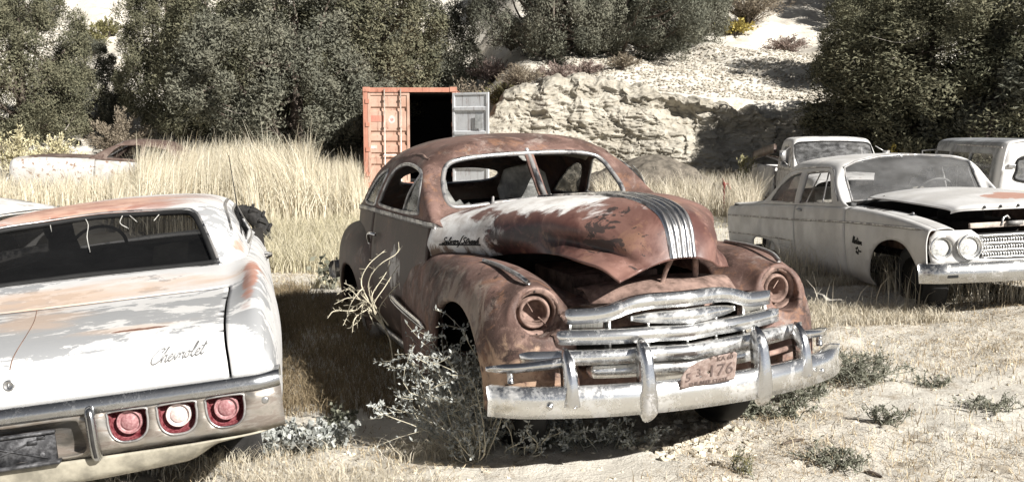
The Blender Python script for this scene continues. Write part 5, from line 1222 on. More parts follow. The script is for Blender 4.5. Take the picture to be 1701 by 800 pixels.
# ---- roof
MR = [
 [(.83,-.72,.925),(.79,-.90,.945),(.735,-1.00,.955),(.45,-.93,.972),(0,-.86,.982)],
 [(.835,-1.0,.92),(.80,-1.03,1.05),(.715,-1.13,1.15),(.43,-1.11,1.18),(0,-1.07,1.19)],
 [(.84,-1.35,.915),(.80,-1.28,1.11),(.685,-1.29,1.312),(.43,-1.31,1.352),(0,-1.29,1.372)],
 [(.84,-1.9,.905),(.80,-1.88,1.09),(.70,-1.88,1.325),(.47,-1.84,1.385),(0,-1.8,1.408)],
 [(.84,-2.35,.895),(.80,-2.33,1.08),(.705,-2.3,1.315),(.47,-2.3,1.385),(0,-2.3,1.41)],
 [(.84,-2.75,.885),(.795,-2.68,1.06),(.70,-2.58,1.265),(.47,-2.65,1.35),(0,-2.7,1.385)],
 [(.835,-3.1,.875),(.785,-2.98,1.0),(.70,-2.86,1.13),(.47,-3.0,1.21),(0,-3.05,1.245)],
 [(.83,-3.4,.86),(.78,-3.28,.90),(.70,-3.2,.935),(.47,-3.35,.95),(0,-3.4,.955)],
 [(.83,-4.05,.83),(.77,-4.05,.84),(.66,-4.05,.845),(.45,-4.05,.85),(0,-4.05,.85)],
 [(.80,-4.43,.80),(.75,-4.45,.795),(.66,-4.46,.79),(.45,-4.47,.79),(0,-4.48,.79)],
 [(.78,-4.46,.40),(.74,-4.47,.40),(.66,-4.47,.40),(.45,-4.47,.40),(0,-4.47,.40)],
]
MG = Patch(fulls(MR)); mc = 4
wl = [(1518,254.5),(1460,261),(1420,270),(1402,279),(1404,292),(1410,315),(1416,335),(1440,332.5),(1480,328),(1520,325)]
wu = MG.inv(wl, PM.pix, ub=(0, 2.4), vb=(4, 7)); wu[0, 1] = wu[-1, 1] = 4.0; wu[0, 0] = wu[1, 0]; wu[-1, 0] = wu[-2, 0]
wm_ = wu[::-1].copy(); wm_[:, 1] = 8 - wm_[:, 1]; wso = np.concatenate([wu, wm_[1:-1]])
q1 = [(-2.93,.91),(-2.70,1.09),(-2.42,1.20),(-2.25,1.235),(-2.10,1.245),(-2.12,.92)]
q2 = [(-1.98,.92),(-1.93,1.25),(-1.42,1.265),(-1.32,1.235),(-1.10,.955)]
w1 = MG.inv(q1, yz, ub=(.5, 8), vb=(6, 8)); w2 = MG.inv(q2, yz, ub=(.3, 8), vb=(6, 8)); mm = lambda a: np.stack([a[:, 0], 8 - a[:, 1]], 1)[::-1]
bw = MG.inv([(-.55,1.02),(-.50,1.19),(0,1.22),(.50,1.19),(.55,1.02),(0,1.0)], xz, ub=(5, 7.2), vb=(1, 7))
V, F = panel(MG, [(0, 0), (10, 0), (10, 8), (0, 8)], [wso, w1, w2, mm(w1), mm(w2), bw], .13); obj('roof_shell', V, F, MAT['saloon'], saloon, solid=.02)
def trim3(name, uv, r, mat, parent, out, closed=True, den=4):
    P = MG(uv[:, 0], uv[:, 1]); N = MG.normal(uv[:, 0], uv[:, 1]); N = N * np.sign((N * (P - [0, -2.3, .8])).sum(1))[:, None]
    P = P + N * out; P = densify(P, .04) if closed else spline(P, len(P) * den)
    V, F = tube_vf(P, r, 6, closed); return obj(name, V, F, mat, parent)
trim3('windshield_trim', wso, .014, MAT['chrome_dull'], saloon, .006)
for q in (w1, w2, mm(w1), mm(w2)): trim3('side_window_trim', q, .010, MAT['chrome_dull'], saloon, .004)
V, F = panel(MG, wso, step=.2); obj('windshield', V, F, MAT['saloon_glass'], saloon)
for q in (w2, mm(w2)): pass
V, F = panel(MG, w1, step=.2); obj('quarter_glass', V, F, MAT['saloon_glass'], saloon); obj('quarter_glass', *mirror(V, F), MAT['saloon_glass'], saloon)
V, F = panel(MG, w2, step=.2); obj('door_glass', *mirror(V, F), MAT['saloon_glass'], saloon)
V, F = panel(MG, w2, step=.2); obj('door_glass', V, F, M_glass('clear_side_glass', (.03, .03, .03), .3, .18), saloon)
for pr in ([(-1.36,.95),(-1.40,1.25)], [(-1.80,.94),(-1.60,1.24)]):
    q = MG.inv(pr, yz, ub=(.3, 8), vb=(6, 8)); 
    for z in (q, mm(q)): trim3('vent_bar', z, .008, MAT['chrome_dull'], saloon, 0, False)
r_ = MG.inv([(-3.1,.96),(-2.86,1.12),(-2.55,1.235),(-2.2,1.285),(-1.6,1.30),(-1.3,1.275),(-1.12,1.10),(-.98,.975)], yz, ub=(.2, 8), vb=(5.2, 8))
for z in (r_, mm(r_)): trim3('drip_rail', z, .009, MAT['chrome_dull'], saloon, .010, False)
ps_ = MG.inv([(-3.42,.93),(-3.12,.95)], yz, ub=(5, 8), vb=(6, 8))
# ---- hood popped open, a sheet with a turned-down lip
HN = [
 [(.67,-.66,1.010),(.56,-.68,1.035),(.3,-.72,1.06),(0,-.74,1.07)],
 [(.655,-.25,1.000),(.55,-.25,1.03),(.3,-.26,1.06),(0,-.27,1.07)],
 [(.62,.25,.975),(.52,.25,1.005),(.3,.26,1.03),(0,.27,1.035)],
 [(.545,.58,.940),(.48,.62,.965),(.3,.66,.978),(0,.68,.982)],
 [(.535,.60,.905),(.475,.65,.925),(.3,.70,.930),(0,.72,.930)],
]
MH = Patch(fulls(HN)); V, F = MH.grid(nu=50, nv=60); hood2 = obj('hood', V, F, MAT['saloon'], saloon, solid=.012)
for x in (.30, .16, .02, -.12, -.26):
    mb = MB(); mb.add(*lathe_vf([(.013,0),(.012,.004),(.001,.005)], MH(3.55, 3 + x / .3 * 1.0) + [0, .008, .004], (0, 1, .3), 10)); mb.build('letter_mount', MAT['black'], hood2)
mb = MB(); mb.tube([(.66,-.80,.93),(.64,-.62,.98),(.60,-.45,1.02)], .016); mb.build('hood_hinge', MAT['black'], saloon)
mb = MB(); mb.box((0, 0, .50), (1.2, 1.5, .05)); mb.box((0, -.80, .75), (1.45, .04, .42)); mb.box((0, -.15, .68), (.6, .75, .25)); mb.add(*lathe_vf([(.20,0),(.20,.08),(.1,.1),(.001,.1)], (0, -.2, .80), (0, 0, 1), 24)); mb.build('engine_bay', MAT['engine_dark'], saloon, bevel=.02)
IN = Patch([[(.62,-.7,.86),(.60,-.7,.75),(.58,-.7,.55)],[(.62,.2,.84),(.60,.2,.75),(.58,.2,.55)],[(.60,.75,.74),(.58,.75,.68),(.56,.75,.55)]])
for m in (0, 1):
    V, F = IN.grid(nu=12, nv=8); obj('inner_fender', *((V, F) if m == 0 else mirror(V, F)), MAT['brown_metal'], saloon, solid=.006)
mb = MB(); mb.box((0, .70, .805), (.86, .03, .045)); mb.build('radiator_support', M_plain('pale_support', (.42, .36, .31), .7, n=.4), saloon, bevel=.006)
mb = MB(); mb.tube([(.16,.72,.80),(.14,.71,.86),(.10,.70,.875),(.08,.70,.85)], .009); mb.box((.05, .73, .815), (.12, .04, .035)); mb.build('hood_latch', MAT['chrome_dull'], saloon)
# ---- front: panel, grille, lights, bumper
P2, F2 = panel2d([(-.84,.51),(.84,.51),(.86,.62),(.85,.74),(.80,.795),(.52,.79),(.46,.745),(-.46,.745),(-.52,.79),(-.80,.795),(-.85,.74),(-.86,.62)], [spline([(-.43,.56),(-.43,.73),(0,.735),(.43,.73),(.43,.56),(0,.555)], 8 * 6, True)] + [spline([(s * cx + .085 * math.cos(t), .652 + .085 * math.sin(t)) for t in np.linspace(0, 2 * PI, 16, endpoint=False)], 32, True) for s in (1, -1) for cx in (.755, .545)], .05)
fy = lambda P: .88 - .12 * np.clip(np.abs(P[:, 0]) - .5, 0, 1) ** 1.5
obj('front_panel', np.stack([P2[:, 0], fy(P2), P2[:, 1]], 1), F2, MAT['saloon'], saloon, solid=.02)
MAT['lamp_glass'] = M_plain('sealed_beam_glass', (.50, .50, .48), .15, n=.35, scale=60, spec=.6)
for s in (1, -1):
    for cx in (.755, .545):
        c = np.array([s * cx, .885 - .05 * (cx > .7), .652])
        V, F = lathe_vf([(.094,-.03),(.104,.0),(.105,.03),(.098,.042),(.090,.040),(.082,.012),(.076,.0)], c, (0, 1, 0), 36); h_ = obj('headlight', V, F, MAT['bar_chrome'], saloon)
        V, F = lathe_vf([(.079,.0),(.060,.018),(.035,.028),(.001,.032)], c, (0, 1, 0), 30); obj('lens', V, F, MAT['lamp_glass'], h_)
        V, F = tube_vf(c + np.stack([.081 * np.cos(a_), 0 * a_ + .012, .081 * np.sin(a_)], 1), .006, 6, True); obj('retaining_ring', V, F, MAT['bar_chrome'], h_)
gz = [(.565,.615),(.622,.672),(.679,.732)]
for z0, z1 in gz:
    for x in np.linspace(-.435, .435, 40):
        if abs(x) < 1e-9: continue
        t = np.linspace(0, 1, 7); P = np.stack([x + .016 * np.sign(-x) * 0 + .02 * np.sin(PI * t) * 0 + .012 * (t - .5) * 2 * 0 + .014 * t ** 2, .875 + .035 * np.sin(PI * (.15 + .85 * t)), z0 + (z1 - z0) * t], 1)
        V, F = sweep_vf(P, [(-.0055,-.006),(.0055,-.006),(.0045,.006),(-.0045,.006)], up=(0, 1, 0)); 
        obj('grille_bar', V, F, MAT['bar_chrome'], saloon)
for z in (.560, .6185, .6755, .738):
    x = np.linspace(-.45, .45, 20); V, F = sweep_vf(np.stack([x, .905 - .1 * x ** 2, z + 0 * x], 1)[::-1], [(-.012,-.006),(.012,-.005),(.012,.005),(-.012,.006)]); obj('grille_rail', V, F, MAT['bar_chrome'], saloon)
obj('grille_back', *box_vf((0, .80, .65), (.92, .01, .20)), MAT['black'], saloon, smooth=False)
x = np.linspace(-.93, .93, 61); yb = .98 - .10 * x ** 2 - .9 * np.clip(np.abs(x) - .78, 0, 1) ** 1.6 * 1.5
bp2 = [(-.05,.075),(.02,.080),(.05,.068),(.055,.05),(.035,.036),(.03,-.02),(.02,-.07),(-.02,-.085),(-.03,-.08)]
V, F = sweep_vf(np.stack([x, yb, .455 + 0 * x], 1)[::-1], [(-a, b) for a, b in bp2][::-1]); mbum = obj('front_bumper', V, F, M_chrome('grey_bumper_chrome', (.52, .52, .51), (.40, .38, .36), (.5, .75), .25, 10), saloon)
for s in (1, -1):
    o = obj('bumper_light', *box_vf((.72 * s, .945, .43), (.12, .03, .05), rot_xyz(0, 0, -.16 * s)), MAT['chrome'], mbum, smooth=False, bevel=.01); obj('lens', *box_vf((.72 * s, .958, .43), (.09, .02, .028), rot_xyz(0, 0, -.16 * s)), MAT['black'], o, smooth=False, bevel=.006)
    for x in (.50, .25):
        V, F = lathe_vf([(.015,0),(.012,.008),(.001,.010)], (x * s, 1.0 - .1 * x * x, .49), (0, 1, .2), 12); obj('bumper_bolt', V, F, MAT['chrome'], mbum)
obj('plate_bracket', *box_vf((0, 1.015, .46), (.30, .02, .10)), MAT['chrome_dull'], mbum, smooth=False, bevel=.006)
V, F = lathe_vf([(.035,0),(.030,.012),(.012,.014),(.010,.03),(.001,.032)], (.70, .28, .885), (0, .3, 1), 20); om = obj('fender_ornament', V, F, MAT['chrome'], saloon)
# ---- interior, wheels
mb = MB(); mb.box((0, -2.3, .30), (1.6, 3.2, .04)); mb.box((0, -.86, .70), (1.5, .04, .45)); mb.box((0, -3.4, .62), (1.5, .04, .6)); mb.build('floor_pan', MAT['dark_int'], saloon, smooth=False)
mb = MB(); mb.box((0, -1.12, .93), (1.4, .28, .06)); mb.build('dashboard', M_plain('grey_dash', (.12, .12, .12), .8), saloon, bevel=.02)
for y, m_ in ((-2.0, MAT['seat_cloth']), (-3.0, MAT['seat_cloth'])):
    V, F = Patch([[(-.64,y+.5,.62),(0,y+.5,.64),(.64,y+.5,.62)],[(-.64,y+.08,.60),(0,y+.08,.62),(.64,y+.08,.60)],[(-.64,y,.85),(0,y,.86),(.64,y,.85)],[(-.62,y-.08,1.0),(0,y-.08,1.01),(.62,y-.08,1.0)],[(-.58,y-.16,.95),(0,y-.16,.95),(.58,y-.16,.95)]]).grid(nu=20, nv=12)
    obj('seat', V, F, m_, saloon, solid=.06)
tc3 = np.array([-.38, -1.42, 1.00]); td3 = norm(np.array([0, -.72, .68])); e2 = np.cross(td3, e1)
V, F = tube_vf(tc3 + .19 * (np.cos(a_)[:, None] * e1 + np.sin(a_)[:, None] * e2), .011, 8, True); sw3 = obj('steering_wheel', V, F, M_plain('grey_wheel', (.35, .35, .34), .5), saloon)
mb = MB(); mb.tube([tc3, tc3 - td3 * .4], .018); mb.tube([tc3 - e1 * .18, tc3 + e1 * .18], .007); mb.tube([tc3, tc3 - e2 * .18], .007); mb.build('steering_column', MAT['black'], sw3)
for s in (1, -1):
    wheel(np.array([.62 * s, .26, .32]), .32, .19, s, saloon, MAT['black'], MAT['black']); wheel(np.array([.72 * s, -3.05, .32]), .33, .19, s, saloon, MAT['tyre'], M_plain('pale_rim', (.45, .45, .44), .6))  # front tyre and rim coloured black as the shade of the arch
# ================================================================== trees and shrubs
MAT['juniper'] = M_leaf('juniper_foliage', [(.050,.053,.035),(.115,.115,.075),(.175,.165,.108),(.09,.092,.06),(.20,.185,.12)], .85, .1)
MAT['juniper_grey'] = M_leaf('grey_green_foliage', [(.065,.068,.053),(.12,.122,.094),(.17,.166,.126),(.09,.09,.07)], .85, .1)
MAT['bark'] = M_plain('shaggy_bark', (.10, .08, .065), .95, n=.5)
MAT['dead_wood'] = M_plain('bleached_wood', (.34, .31, .27), .9, n=.3)
MAT['brush'] = M_leaf('grey_brown_brush', [(.15,.125,.095),(.26,.22,.165),(.34,.29,.22),(.20,.165,.12)])
MAT['mauve_brush'] = M_leaf('mauve_brush', [(.16,.12,.105),(.28,.215,.19),(.36,.29,.25),(.22,.165,.145)])
MAT['yellow_brush'] = M_leaf('yellow_autumn_leaves', [(.24,.19,.05),(.42,.34,.09),(.52,.44,.16),(.30,.24,.08)])
MAT['olive_brush'] = M_leaf('olive_leaves', [(.10,.095,.045),(.18,.17,.08),(.26,.24,.12),(.14,.13,.06)])
def leaves(P, N, ln, wd, rng=RNG):
    """elongated diamonds at P pointing along N"""
    n = len(P); N = norm(N); r = rng.normal(size=(n, 3)); s = norm(np.cross(N, r)); ln = np.broadcast_to(ln, n)[:, None]; wd = np.broadcast_to(wd, n)[:, None]
    V = np.stack([P, P + N * ln * .5 + s * wd * .5, P + N * ln, P + N * ln * .5 - s * wd * .5], 1).reshape(-1, 3)
    return V, np.arange(4 * n).reshape(n, 4)
def crown_data(lobes, n_b, per, rad, ln, wd, seed, up=.55):
    """boughs (rounded sprays) spread over the lobes of the crown; each is a shell of small flat sprigs facing outwards"""
    rng = np.random.default_rng(seed); L = np.array(lobes, float); vol = L[:, 3] ** 1.4 * L[:, 4] ** .7; pr = vol / vol.sum(); C = []; D = []; R = []
    tries = 0
    while len(C) < n_b and tries < 20000:
        tries += 1; k = rng.choice(len(L), p=pr); d = norm(rng.normal(size=3)); p = L[k, :3] + d * rng.uniform(.72, 1.0) * np.array([L[k, 3], L[k, 3], L[k, 4]]); r = rad * rng.uniform(.55, 1.35)
        if p[2] < .25 or any(((p - L[q, :3]) / (np.array([L[q, 3], L[q, 3], L[q, 4]]) * .62)) @ ((p - L[q, :3]) / (np.array([L[q, 3], L[q, 3], L[q, 4]]) * .62)) < 1 for q in range(len(L))): continue
        if C and (np.linalg.norm(np.array(C) - p, axis=1) < .62 * (np.array(R) + r)).any(): continue
        C.append(p); D.append(d); R.append(r)
    C = np.array(C); D = np.array(D); R = np.array(R); n = len(C) * per; i = np.repeat(np.arange(len(C)), per)
    o = norm(rng.normal(size=(n, 3)) + D[i] * .45 + [0, 0, .15]); rr = rng.uniform(.25, 1.0, n) ** .5
    bump = .35 + 1.3 * fbm(o[:, 0] * 2.2 + i * 3.7, o[:, 1] * 2.2, o[:, 2] * 2.2, 3, seed); P = C[i] + o * (R[i] * rr * bump)[:, None] * np.array([1, 1, 1.55])
    N = norm(o + rng.normal(size=(n, 3)) * .55); l = np.array([0, 0, up]) + o * .45 + rng.normal(size=(n, 3)) * .45; l = norm(l - N * (l * N).sum(1, keepdims=True)); s = np.cross(N, l)
    a = (ln * rng.uniform(.6, 1.4, n))[:, None]; w = (wd * rng.uniform(.7, 1.3, n))[:, None] * .5
    V = np.stack([P - s * w * .4, P + l * a * .45 + s * w, P + l * a, P + l * a * .55 - s * w], 1).reshape(-1, 3)
    t = np.clip(rng.uniform(0, 1, len(C))[i] * .6 + rng.uniform(0, .4, n), 0, 1)
    return V, np.arange(4 * n).reshape(n, 4), np.repeat(t, 4), C
def trunk_data(C, h, r, seed, n_limb=34, lean=(0, 0)):
    rng = np.random.default_rng(seed + 100); mb = MB()
    top = np.array([lean[0], lean[1], h * .72]); tr = spline([(0, 0, -.3), (lean[0] * .2 + rng.normal() * .1, rng.normal() * .1, h * .2), (lean[0] * .6, lean[1] * .6, h * .45), top], 12)
    mb.tube(tr, np.linspace(r, r * .25, 12), 9)
    for k in range(n_limb):
        t = rng.uniform(.1, .9); b = tr[int(t * 11)]; e = C[rng.integers(len(C))]
        m = (b + e) / 2 + rng.normal(size=3) * .2 - [0, 0, .15]; mb.tube(spline([b, m, e], 8), np.linspace(r * .35, .015, 8), 6)
    return mb
def twigs(C, seed, n, mat_r=.02):
    rng = np.random.default_rng(seed + 300); mb = MB()
    for k in range(n):
        e = C[rng.integers(len(C))]; o = norm(e * [1, 1, .0]) * .5 + rng.normal(size=3) * .35; p = [e - o * .5, e + rng.normal(size=3) * .08, e + o * .5, e + o * .9 + rng.normal(size=3) * .2]
        mb.tube(spline(p, 7), np.linspace(mat_r * 1.3, .004, 7), 4)
    return mb
PROTO = {}
def make_tree(kind, label):
    sp = {'a': (7.0, [(0,0,2.2,2.1,2.1),(.7,.3,3.9,1.5,1.9),(-.8,-.2,3.2,1.4,1.6),(.1,0,5.4,1.0,1.5),(1.2,-.6,1.5,1.2,1.3),(-1.2,.5,1.4,1.2,1.2)]),
          'b': (6.0, [(0,0,2.0,2.3,1.9),(1.3,0,2.6,1.4,1.4),(-1.4,.2,2.4,1.5,1.5),(.2,.1,4.1,1.5,1.6),(-.7,-.8,1.3,1.3,1.1)]),
          'c': (8.0, [(0,0,2.4,1.7,2.2),(.4,.2,4.5,1.4,2.0),(-.4,0,5.9,1.0,1.7),(.9,-.4,2.2,1.1,1.4),(-1.0,-.2,3.2,1.0,1.6)]),
          'd': (5.5, [(0,0,2.0,2.7,1.9),(1.8,.2,2.2,1.6,1.5),(-1.9,0,2.1,1.6,1.5),(.6,0,3.7,1.6,1.4),(-.8,.1,3.5,1.4,1.4),(0,-1.2,1.4,1.7,1.2)])}[kind]
    h, lobes = sp; seed = ord(kind); V, F, A, C = crown_data(lobes, 125, 640, .42, .10, .036, seed)
    root = thing('juniper_tree', label, 'tree'); o = obj('crown', V, F, MAT['juniper'] if kind in 'ac' else MAT['juniper_grey'], root, attr=A, smooth=False)
    trunk_data(C, h, .22, seed).build('trunk', MAT['bark'], root); [twigs(C, seed + k * 7, 1).build('dead_branch', MAT['dead_wood'], root) for k in range(9)]
    return root
def copy_thing(o, parent=None):
    c = o.copy(); COL.objects.link(c)
    if parent is not None: c.parent = parent
    for ch in list(o.children): copy_thing(ch, c)
    return c
TREES = [
 ('a', -120, 34.0, .85, 1.2, .9, 'juniper just beyond the left edge of the photo'), ('d', -290, 36.0, .95, 1.2, 2.1, 'juniper further out beyond the left edge of the photo'), ('b', -460, 33.0, .95, 1.2, 3.7, 'outermost juniper beyond the left edge of the photo'), ('c', 1960, 26.0, .85, 1.5, 5.1, 'juniper beyond the right edge of the photo'),
  # kind, px, depth, scale, widen, rot, label
 ('a', 45, 33.0, .80, 1.2, .3, 'grey green juniper at the left edge of the photo, above the yellow flowering bushes'),
 ('b', 150, 36.0, .55, 1.2, 1.3, 'juniper set back between the left edge tree and the round shrub'),
 ('c', 290, 34.0, .78, 1.2, 2.2, 'narrow juniper right of the round shrub, behind the roof of the car in the reeds'),
 ('a', 388, 31.5, .84, 1.25, 4.0, 'dark juniper with black shadowed foot behind the middle of the reeds'),
 ('b', 495, 30.5, .98, 1.3, .9, 'big olive juniper left of the container, foliage down to the reeds'),
 ('a', 585, 33.0, .92, 1.5, 5.2, 'big olive juniper just behind the left side of the container'),
 ('b', 668, 35.5, .98, 1.0, 3.5, 'yellowish green juniper rising above the container doorway'),
 ('d', 920, 34.5, .92, 1.0, .5, 'dark juniper on the bank, above the open container door'),
 ('d', 1025, 36.0, 1.0, 1.15, 2.4, 'wide dark juniper on the bank top above the coupe roof'),
 ('b', 1125, 39.0, .85, 1.0, 1.7, 'grey juniper on the slope left of the yellow shrub'),
 ('a', 1460, 31.0, .62, 1.4, .1, 'dark juniper on the bank above the pickup cab'),
 ('c', 1535, 25.0, .74, 2.0, 3.3, 'tall dark juniper behind the pickup, left of the van'),
 ('a', 1650, 23.0, .80, 1.6, 1.9, 'tall dense juniper behind the van at the right edge'),
 ('b', 1775, 23.0, .95, 1.5, 4.4, 'juniper half cut off by the right edge of the photo'),
 ('d', 20, 47.0, .8, 1.1, 2.9, 'distant juniper high on the slope in the top left corner'),
 ('c', 470, 44.0, .8, 1.6, .4, 'distant juniper on the slope behind the big olive trees'),
 ('b', 960, 50.0, .9, 1.2, 4.7, 'distant juniper at the top above the wide bank tree'),
 ('b', 1510, 42.0, .95, 1.4, 2.6, 'distant juniper filling the top behind the tall right trees'),
]
for (k, px, dep, sc, wdn, rz, lab) in TREES:
    if k not in PROTO: PROTO[k] = o = make_tree(k, lab)
    else: o = copy_thing(PROTO[k])
    x = (px - 850.5) / CAM_F * dep; o.location = (x, dep, float(terrain(x, dep)) - .1); o.rotation_euler = (0, 0, rz); o.scale = (sc * wdn, sc * wdn, sc); o['label'] = lab; o['category'] = 'tree'; o['group'] = 'junipers on the hillside'

def shrub_data(w, h, n, ln, wd, seed, stems=40, up=.9, leafstart=.35):
    """twiggy bush: stems fan out from the base, leaves along them"""
    rng = np.random.default_rng(seed); mb = MB(); P = []; N = []
    for k in range(stems):
        az = rng.uniform(0, 2 * PI); r = w * rng.uniform(.1, 1) ** .7; e = np.array([math.cos(az) * r, math.sin(az) * r, h * (1 - .45 * (r / w) ** 2) * rng.uniform(.65, 1.05)])
        pth = spline([(0, 0, -.03), e * [.35, .35, .55] + rng.normal(size=3) * .04 * h, e], 8); mb.tube(pth, np.linspace(.012 * h, .003, 8), 4)
        m = max(1, n // stems); t = rng.uniform(leafstart, 1, m) * 6.99; i = t.astype(int); f = (t - i)[:, None]
        P.append(pth[i] * (1 - f) + pth[i + 1] * f + rng.normal(size=(m, 3)) * .035 * w); N.append(norm(pth[i + 1] - pth[i]) + rng.normal(size=(m, 3)) * .6)
    P = np.concatenate(P); N = np.concatenate(N); P[:, 2] = np.maximum(P[:, 2], .01)
    V, F = leaves(P, N, rng.uniform(.6, 1.3, len(P)) * ln, wd, rng); return mb, V, F, np.repeat(rng.uniform(0, 1, len(P)), 4)
def shrub(name, px, dep, w, h, n, ln, wd, mat, label, cat='shrub', seed=0, stems=40, group=None, stem_mat=None, base=None):
    mb, V, F, A = shrub_data(w, h, n, ln, wd, seed + int(px) * 3 + int(dep * 7), stems)
    root = thing(name, label, cat, group=group); obj('foliage', V, F, mat, root, attr=A, smooth=False); mb.build('stems', stem_mat or MAT['bark'], root)
    x = (px - 850.5) / CAM_F * dep if base is None else base[0]; y = dep if base is None else base[1]; root.location = (x, y, float(terrain(x, y)) + (.0 if base is None or len(base) < 3 else base[2])); return root
gs = 'wild shrubs on the hillside'
shrub('shrub', 200, 30.5, 1.15, 1.7, 4500, .11, .03, MAT['brush'], 'round grey brown shrub between the junipers above the car in the reeds', group=gs, stems=70)
shrub('shrub', 165, 44, .9, 1.3, 1800, .14, .06, MAT['olive_brush'], 'olive bush on the bare sandy patch at upper left', group=gs)
shrub('shrub', 190, 46, .7, .9, 1200, .14, .05, MAT['olive_brush'], 'small olive bush right of the larger one on the bare patch', group=gs)
shrub('shrub', 1235, 41, 1.9, 1.9, 6000, .16, .025, MAT['brush'], 'large bare grey shrub at the top of the gravel slope', group=gs, stems=110)
shrub('shrub', 1300, 39, 1.0, .8, 2600, .12, .03, MAT['mauve_brush'], 'low mauve brush casting a dark shadow on the gravel slope', group=gs, stems=60)
shrub('shrub', 1085, 42, .8, 1.5, 1800, .13, .07, MAT['yellow_brush'], 'yellow leaved shrub at the top, left of the grey shrub', group=gs)
shrub('shrub', 1215, 40.5, .9, .7, 1300, .13, .06, MAT['yellow_brush'], 'yellow green undergrowth at the foot of the grey shrub', group=gs)
shrub('shrub', 1275, 46, 1.6, 1.6, 2600, .16, .04, MAT['brush'], 'pale brush behind the large grey shrub', group=gs)
shrub('shrub', 795, 31.5, 1.1, 1.5, 2600, .15, .03, MAT['brush'], 'bare tangled grey brush right behind the open container door', group=gs, stems=70)
shrub('shrub', 735, 41, .9, 2.0, 2200, .14, .06, MAT['olive_brush'], 'yellowish bush beside the bare track above the container', group=gs)
shrub('shrub', 865, 29.6, .8, .75, 2400, .12, .02, MAT['brush'], 'straw coloured brush on the bank edge beside the container', group=gs, stems=60)
shrub('shrub', 925, 30.2, .9, .6, 2200, .12, .025, MAT['mauve_brush'], 'mauve grey brush on the bank edge left of the gravel slope', group=gs, stems=60)
shrub('shrub', 970, 31.5, .7, .45, 1500, .12, .025, MAT['mauve_brush'], 'smaller mauve brush next along the bank edge', group=gs, stems=50)
shrub('shrub', 1030, 31.5, .6, .5, 1400, .12, .025, MAT['brush'], 'small brown bush under the wide dark juniper', group=gs, stems=50)
shrub('shrub', 1395, 33, .9, .7, 1600, .12, .04, MAT['mauve_brush'], 'reddish brush in the shade left of the tall right trees', group=gs, stems=50)
shrub('shrub', 850, 38, .9, .9, 1600, .13, .03, MAT['mauve_brush'], 'pale brush at the foot of the dark tree beside the bare track', group=gs, stems=50)
for i_, (px, dep, lab) in enumerate(((1480, 23.0, 'yellow flecked bush behind the left shoulder of the van'), (1540, 23.5, 'dark yellow leaved bush behind the pickup roof'), (1620, 22.5, 'olive bush above the roof of the van'))):
    shrub('shrub', px, dep, 1.0, 1.35, 2000, .11, .06, MAT['yellow_brush'] if i_ < 2 else MAT['olive_brush'], lab, group='bushes behind the right vehicles')
for i_, (px, dep, w, h, lab) in enumerate(((25, 27.5, .9, 1.45, 'yellow flowering rabbitbrush at the left edge'), (95, 27, .8, 1.3, 'yellow flowering rabbitbrush above the hood of the car in the reeds'), (60, 26.4, .7, 1.0, 'shorter yellow green brush between the two flowering ones'))):
    shrub('rabbitbrush', px, dep, w, h, 3000, .10, .035, M_leaf('yellow_flowers', [(.44,.40,.24),(.58,.53,.33),(.66,.61,.43),(.50,.45,.28)]) if i_ == 0 else bpy.data.materials['yellow_flowers'], lab, group='rabbitbrush at the left', stems=70)

shrub('shrub', 812, 28.6, .7, .9, 1800, .12, .02, MAT['brush'], 'tangled grey brush hard against the edge of the open container door', group=gs, stems=60)
shrub('shrub', 838, 30.6, .9, 1.0, 2000, .12, .025, MAT['olive_brush'], 'dull green brush between the container and the bank edge brush', group=gs, stems=60)
shrub('shrub', 775, 33.5, 1.2, 1.6, 2600, .13, .03, MAT['brush'], 'grey brush showing over the container roof near its right corner', group=gs, stems=70)
shrub('shrub', 818, 35, 1.0, .9, 1800, .13, .025, MAT['mauve_brush'], 'low mauve brush on the track above the container door', group=gs, stems=60)
# ================================================================== shipping container
cont = thing('shipping_container', 'rusty orange shipping container with one door shut and one swung open', 'container', Matrix.Translation((-3.88, 26.0, .22)))
def M_container(name, base, pale, rustc=(.20, .085, .055)):
    nb = NB(name, .6, 0, .3); n1 = nb.noise(1.5, 8, .65, .4); n2 = nb.noise(7, 9, .7, .4, stretch=(1, 1, .5)); c = nb.mix(nb.step(n1, .35, .65), base, pale)
    c = nb.mix(nb.math('MULTIPLY', nb.step(n2, .55, .70), .85), c, rustc); st = nb.noise(5, 8, .7, .2, stretch=(2.5, 2.5, .18), off=(4, 4, 4)); c = nb.mix(nb.math('MULTIPLY', nb.step(st, .54, .66), .5), c, tuple(q * .6 for q in rustc)); nb.col(c).bump(n2, .05, .005); return nb.m
MAT['cont'] = M_container('faded_orange', (.37, .225, .165), (.46, .32, .25)); MAT['cont_in'] = M_container('grey_door_inside', (.40, .41, .42), (.46, .47, .48), (.18, .12, .1))
MAT['cont_rust'] = M_container('rusty_frame', (.36, .155, .105), (.42, .21, .15)); MAT['rod'] = M_plain('pale_rod', (.60, .53, .47), .5)
W_, H_, D_ = 2.44, 2.60, 6.06
def part_boxes(name, bl, mat, parent, bevel=.008):
    mb = MB()
    for b in bl: mb.box(*b)
    return mb.build(name, mat, parent, smooth=False, bevel=bevel)
fr = part_boxes('frame', [((.06, .06, H_/2), (.12, .12, H_)), ((W_-.06, .06, H_/2), (.12, .12, H_)), ((W_/2, .05, H_-.06), (W_-.24, .10, .12)), ((W_/2, .05, .07), (W_-.24, .10, .14))], MAT['cont_rust'], cont)
for x in (.09, W_ - .09): part_boxes('corner_casting', [((x, .065, H_-.05), (.185, .17, .128)), ], MAT['cont_rust'], cont, .012)
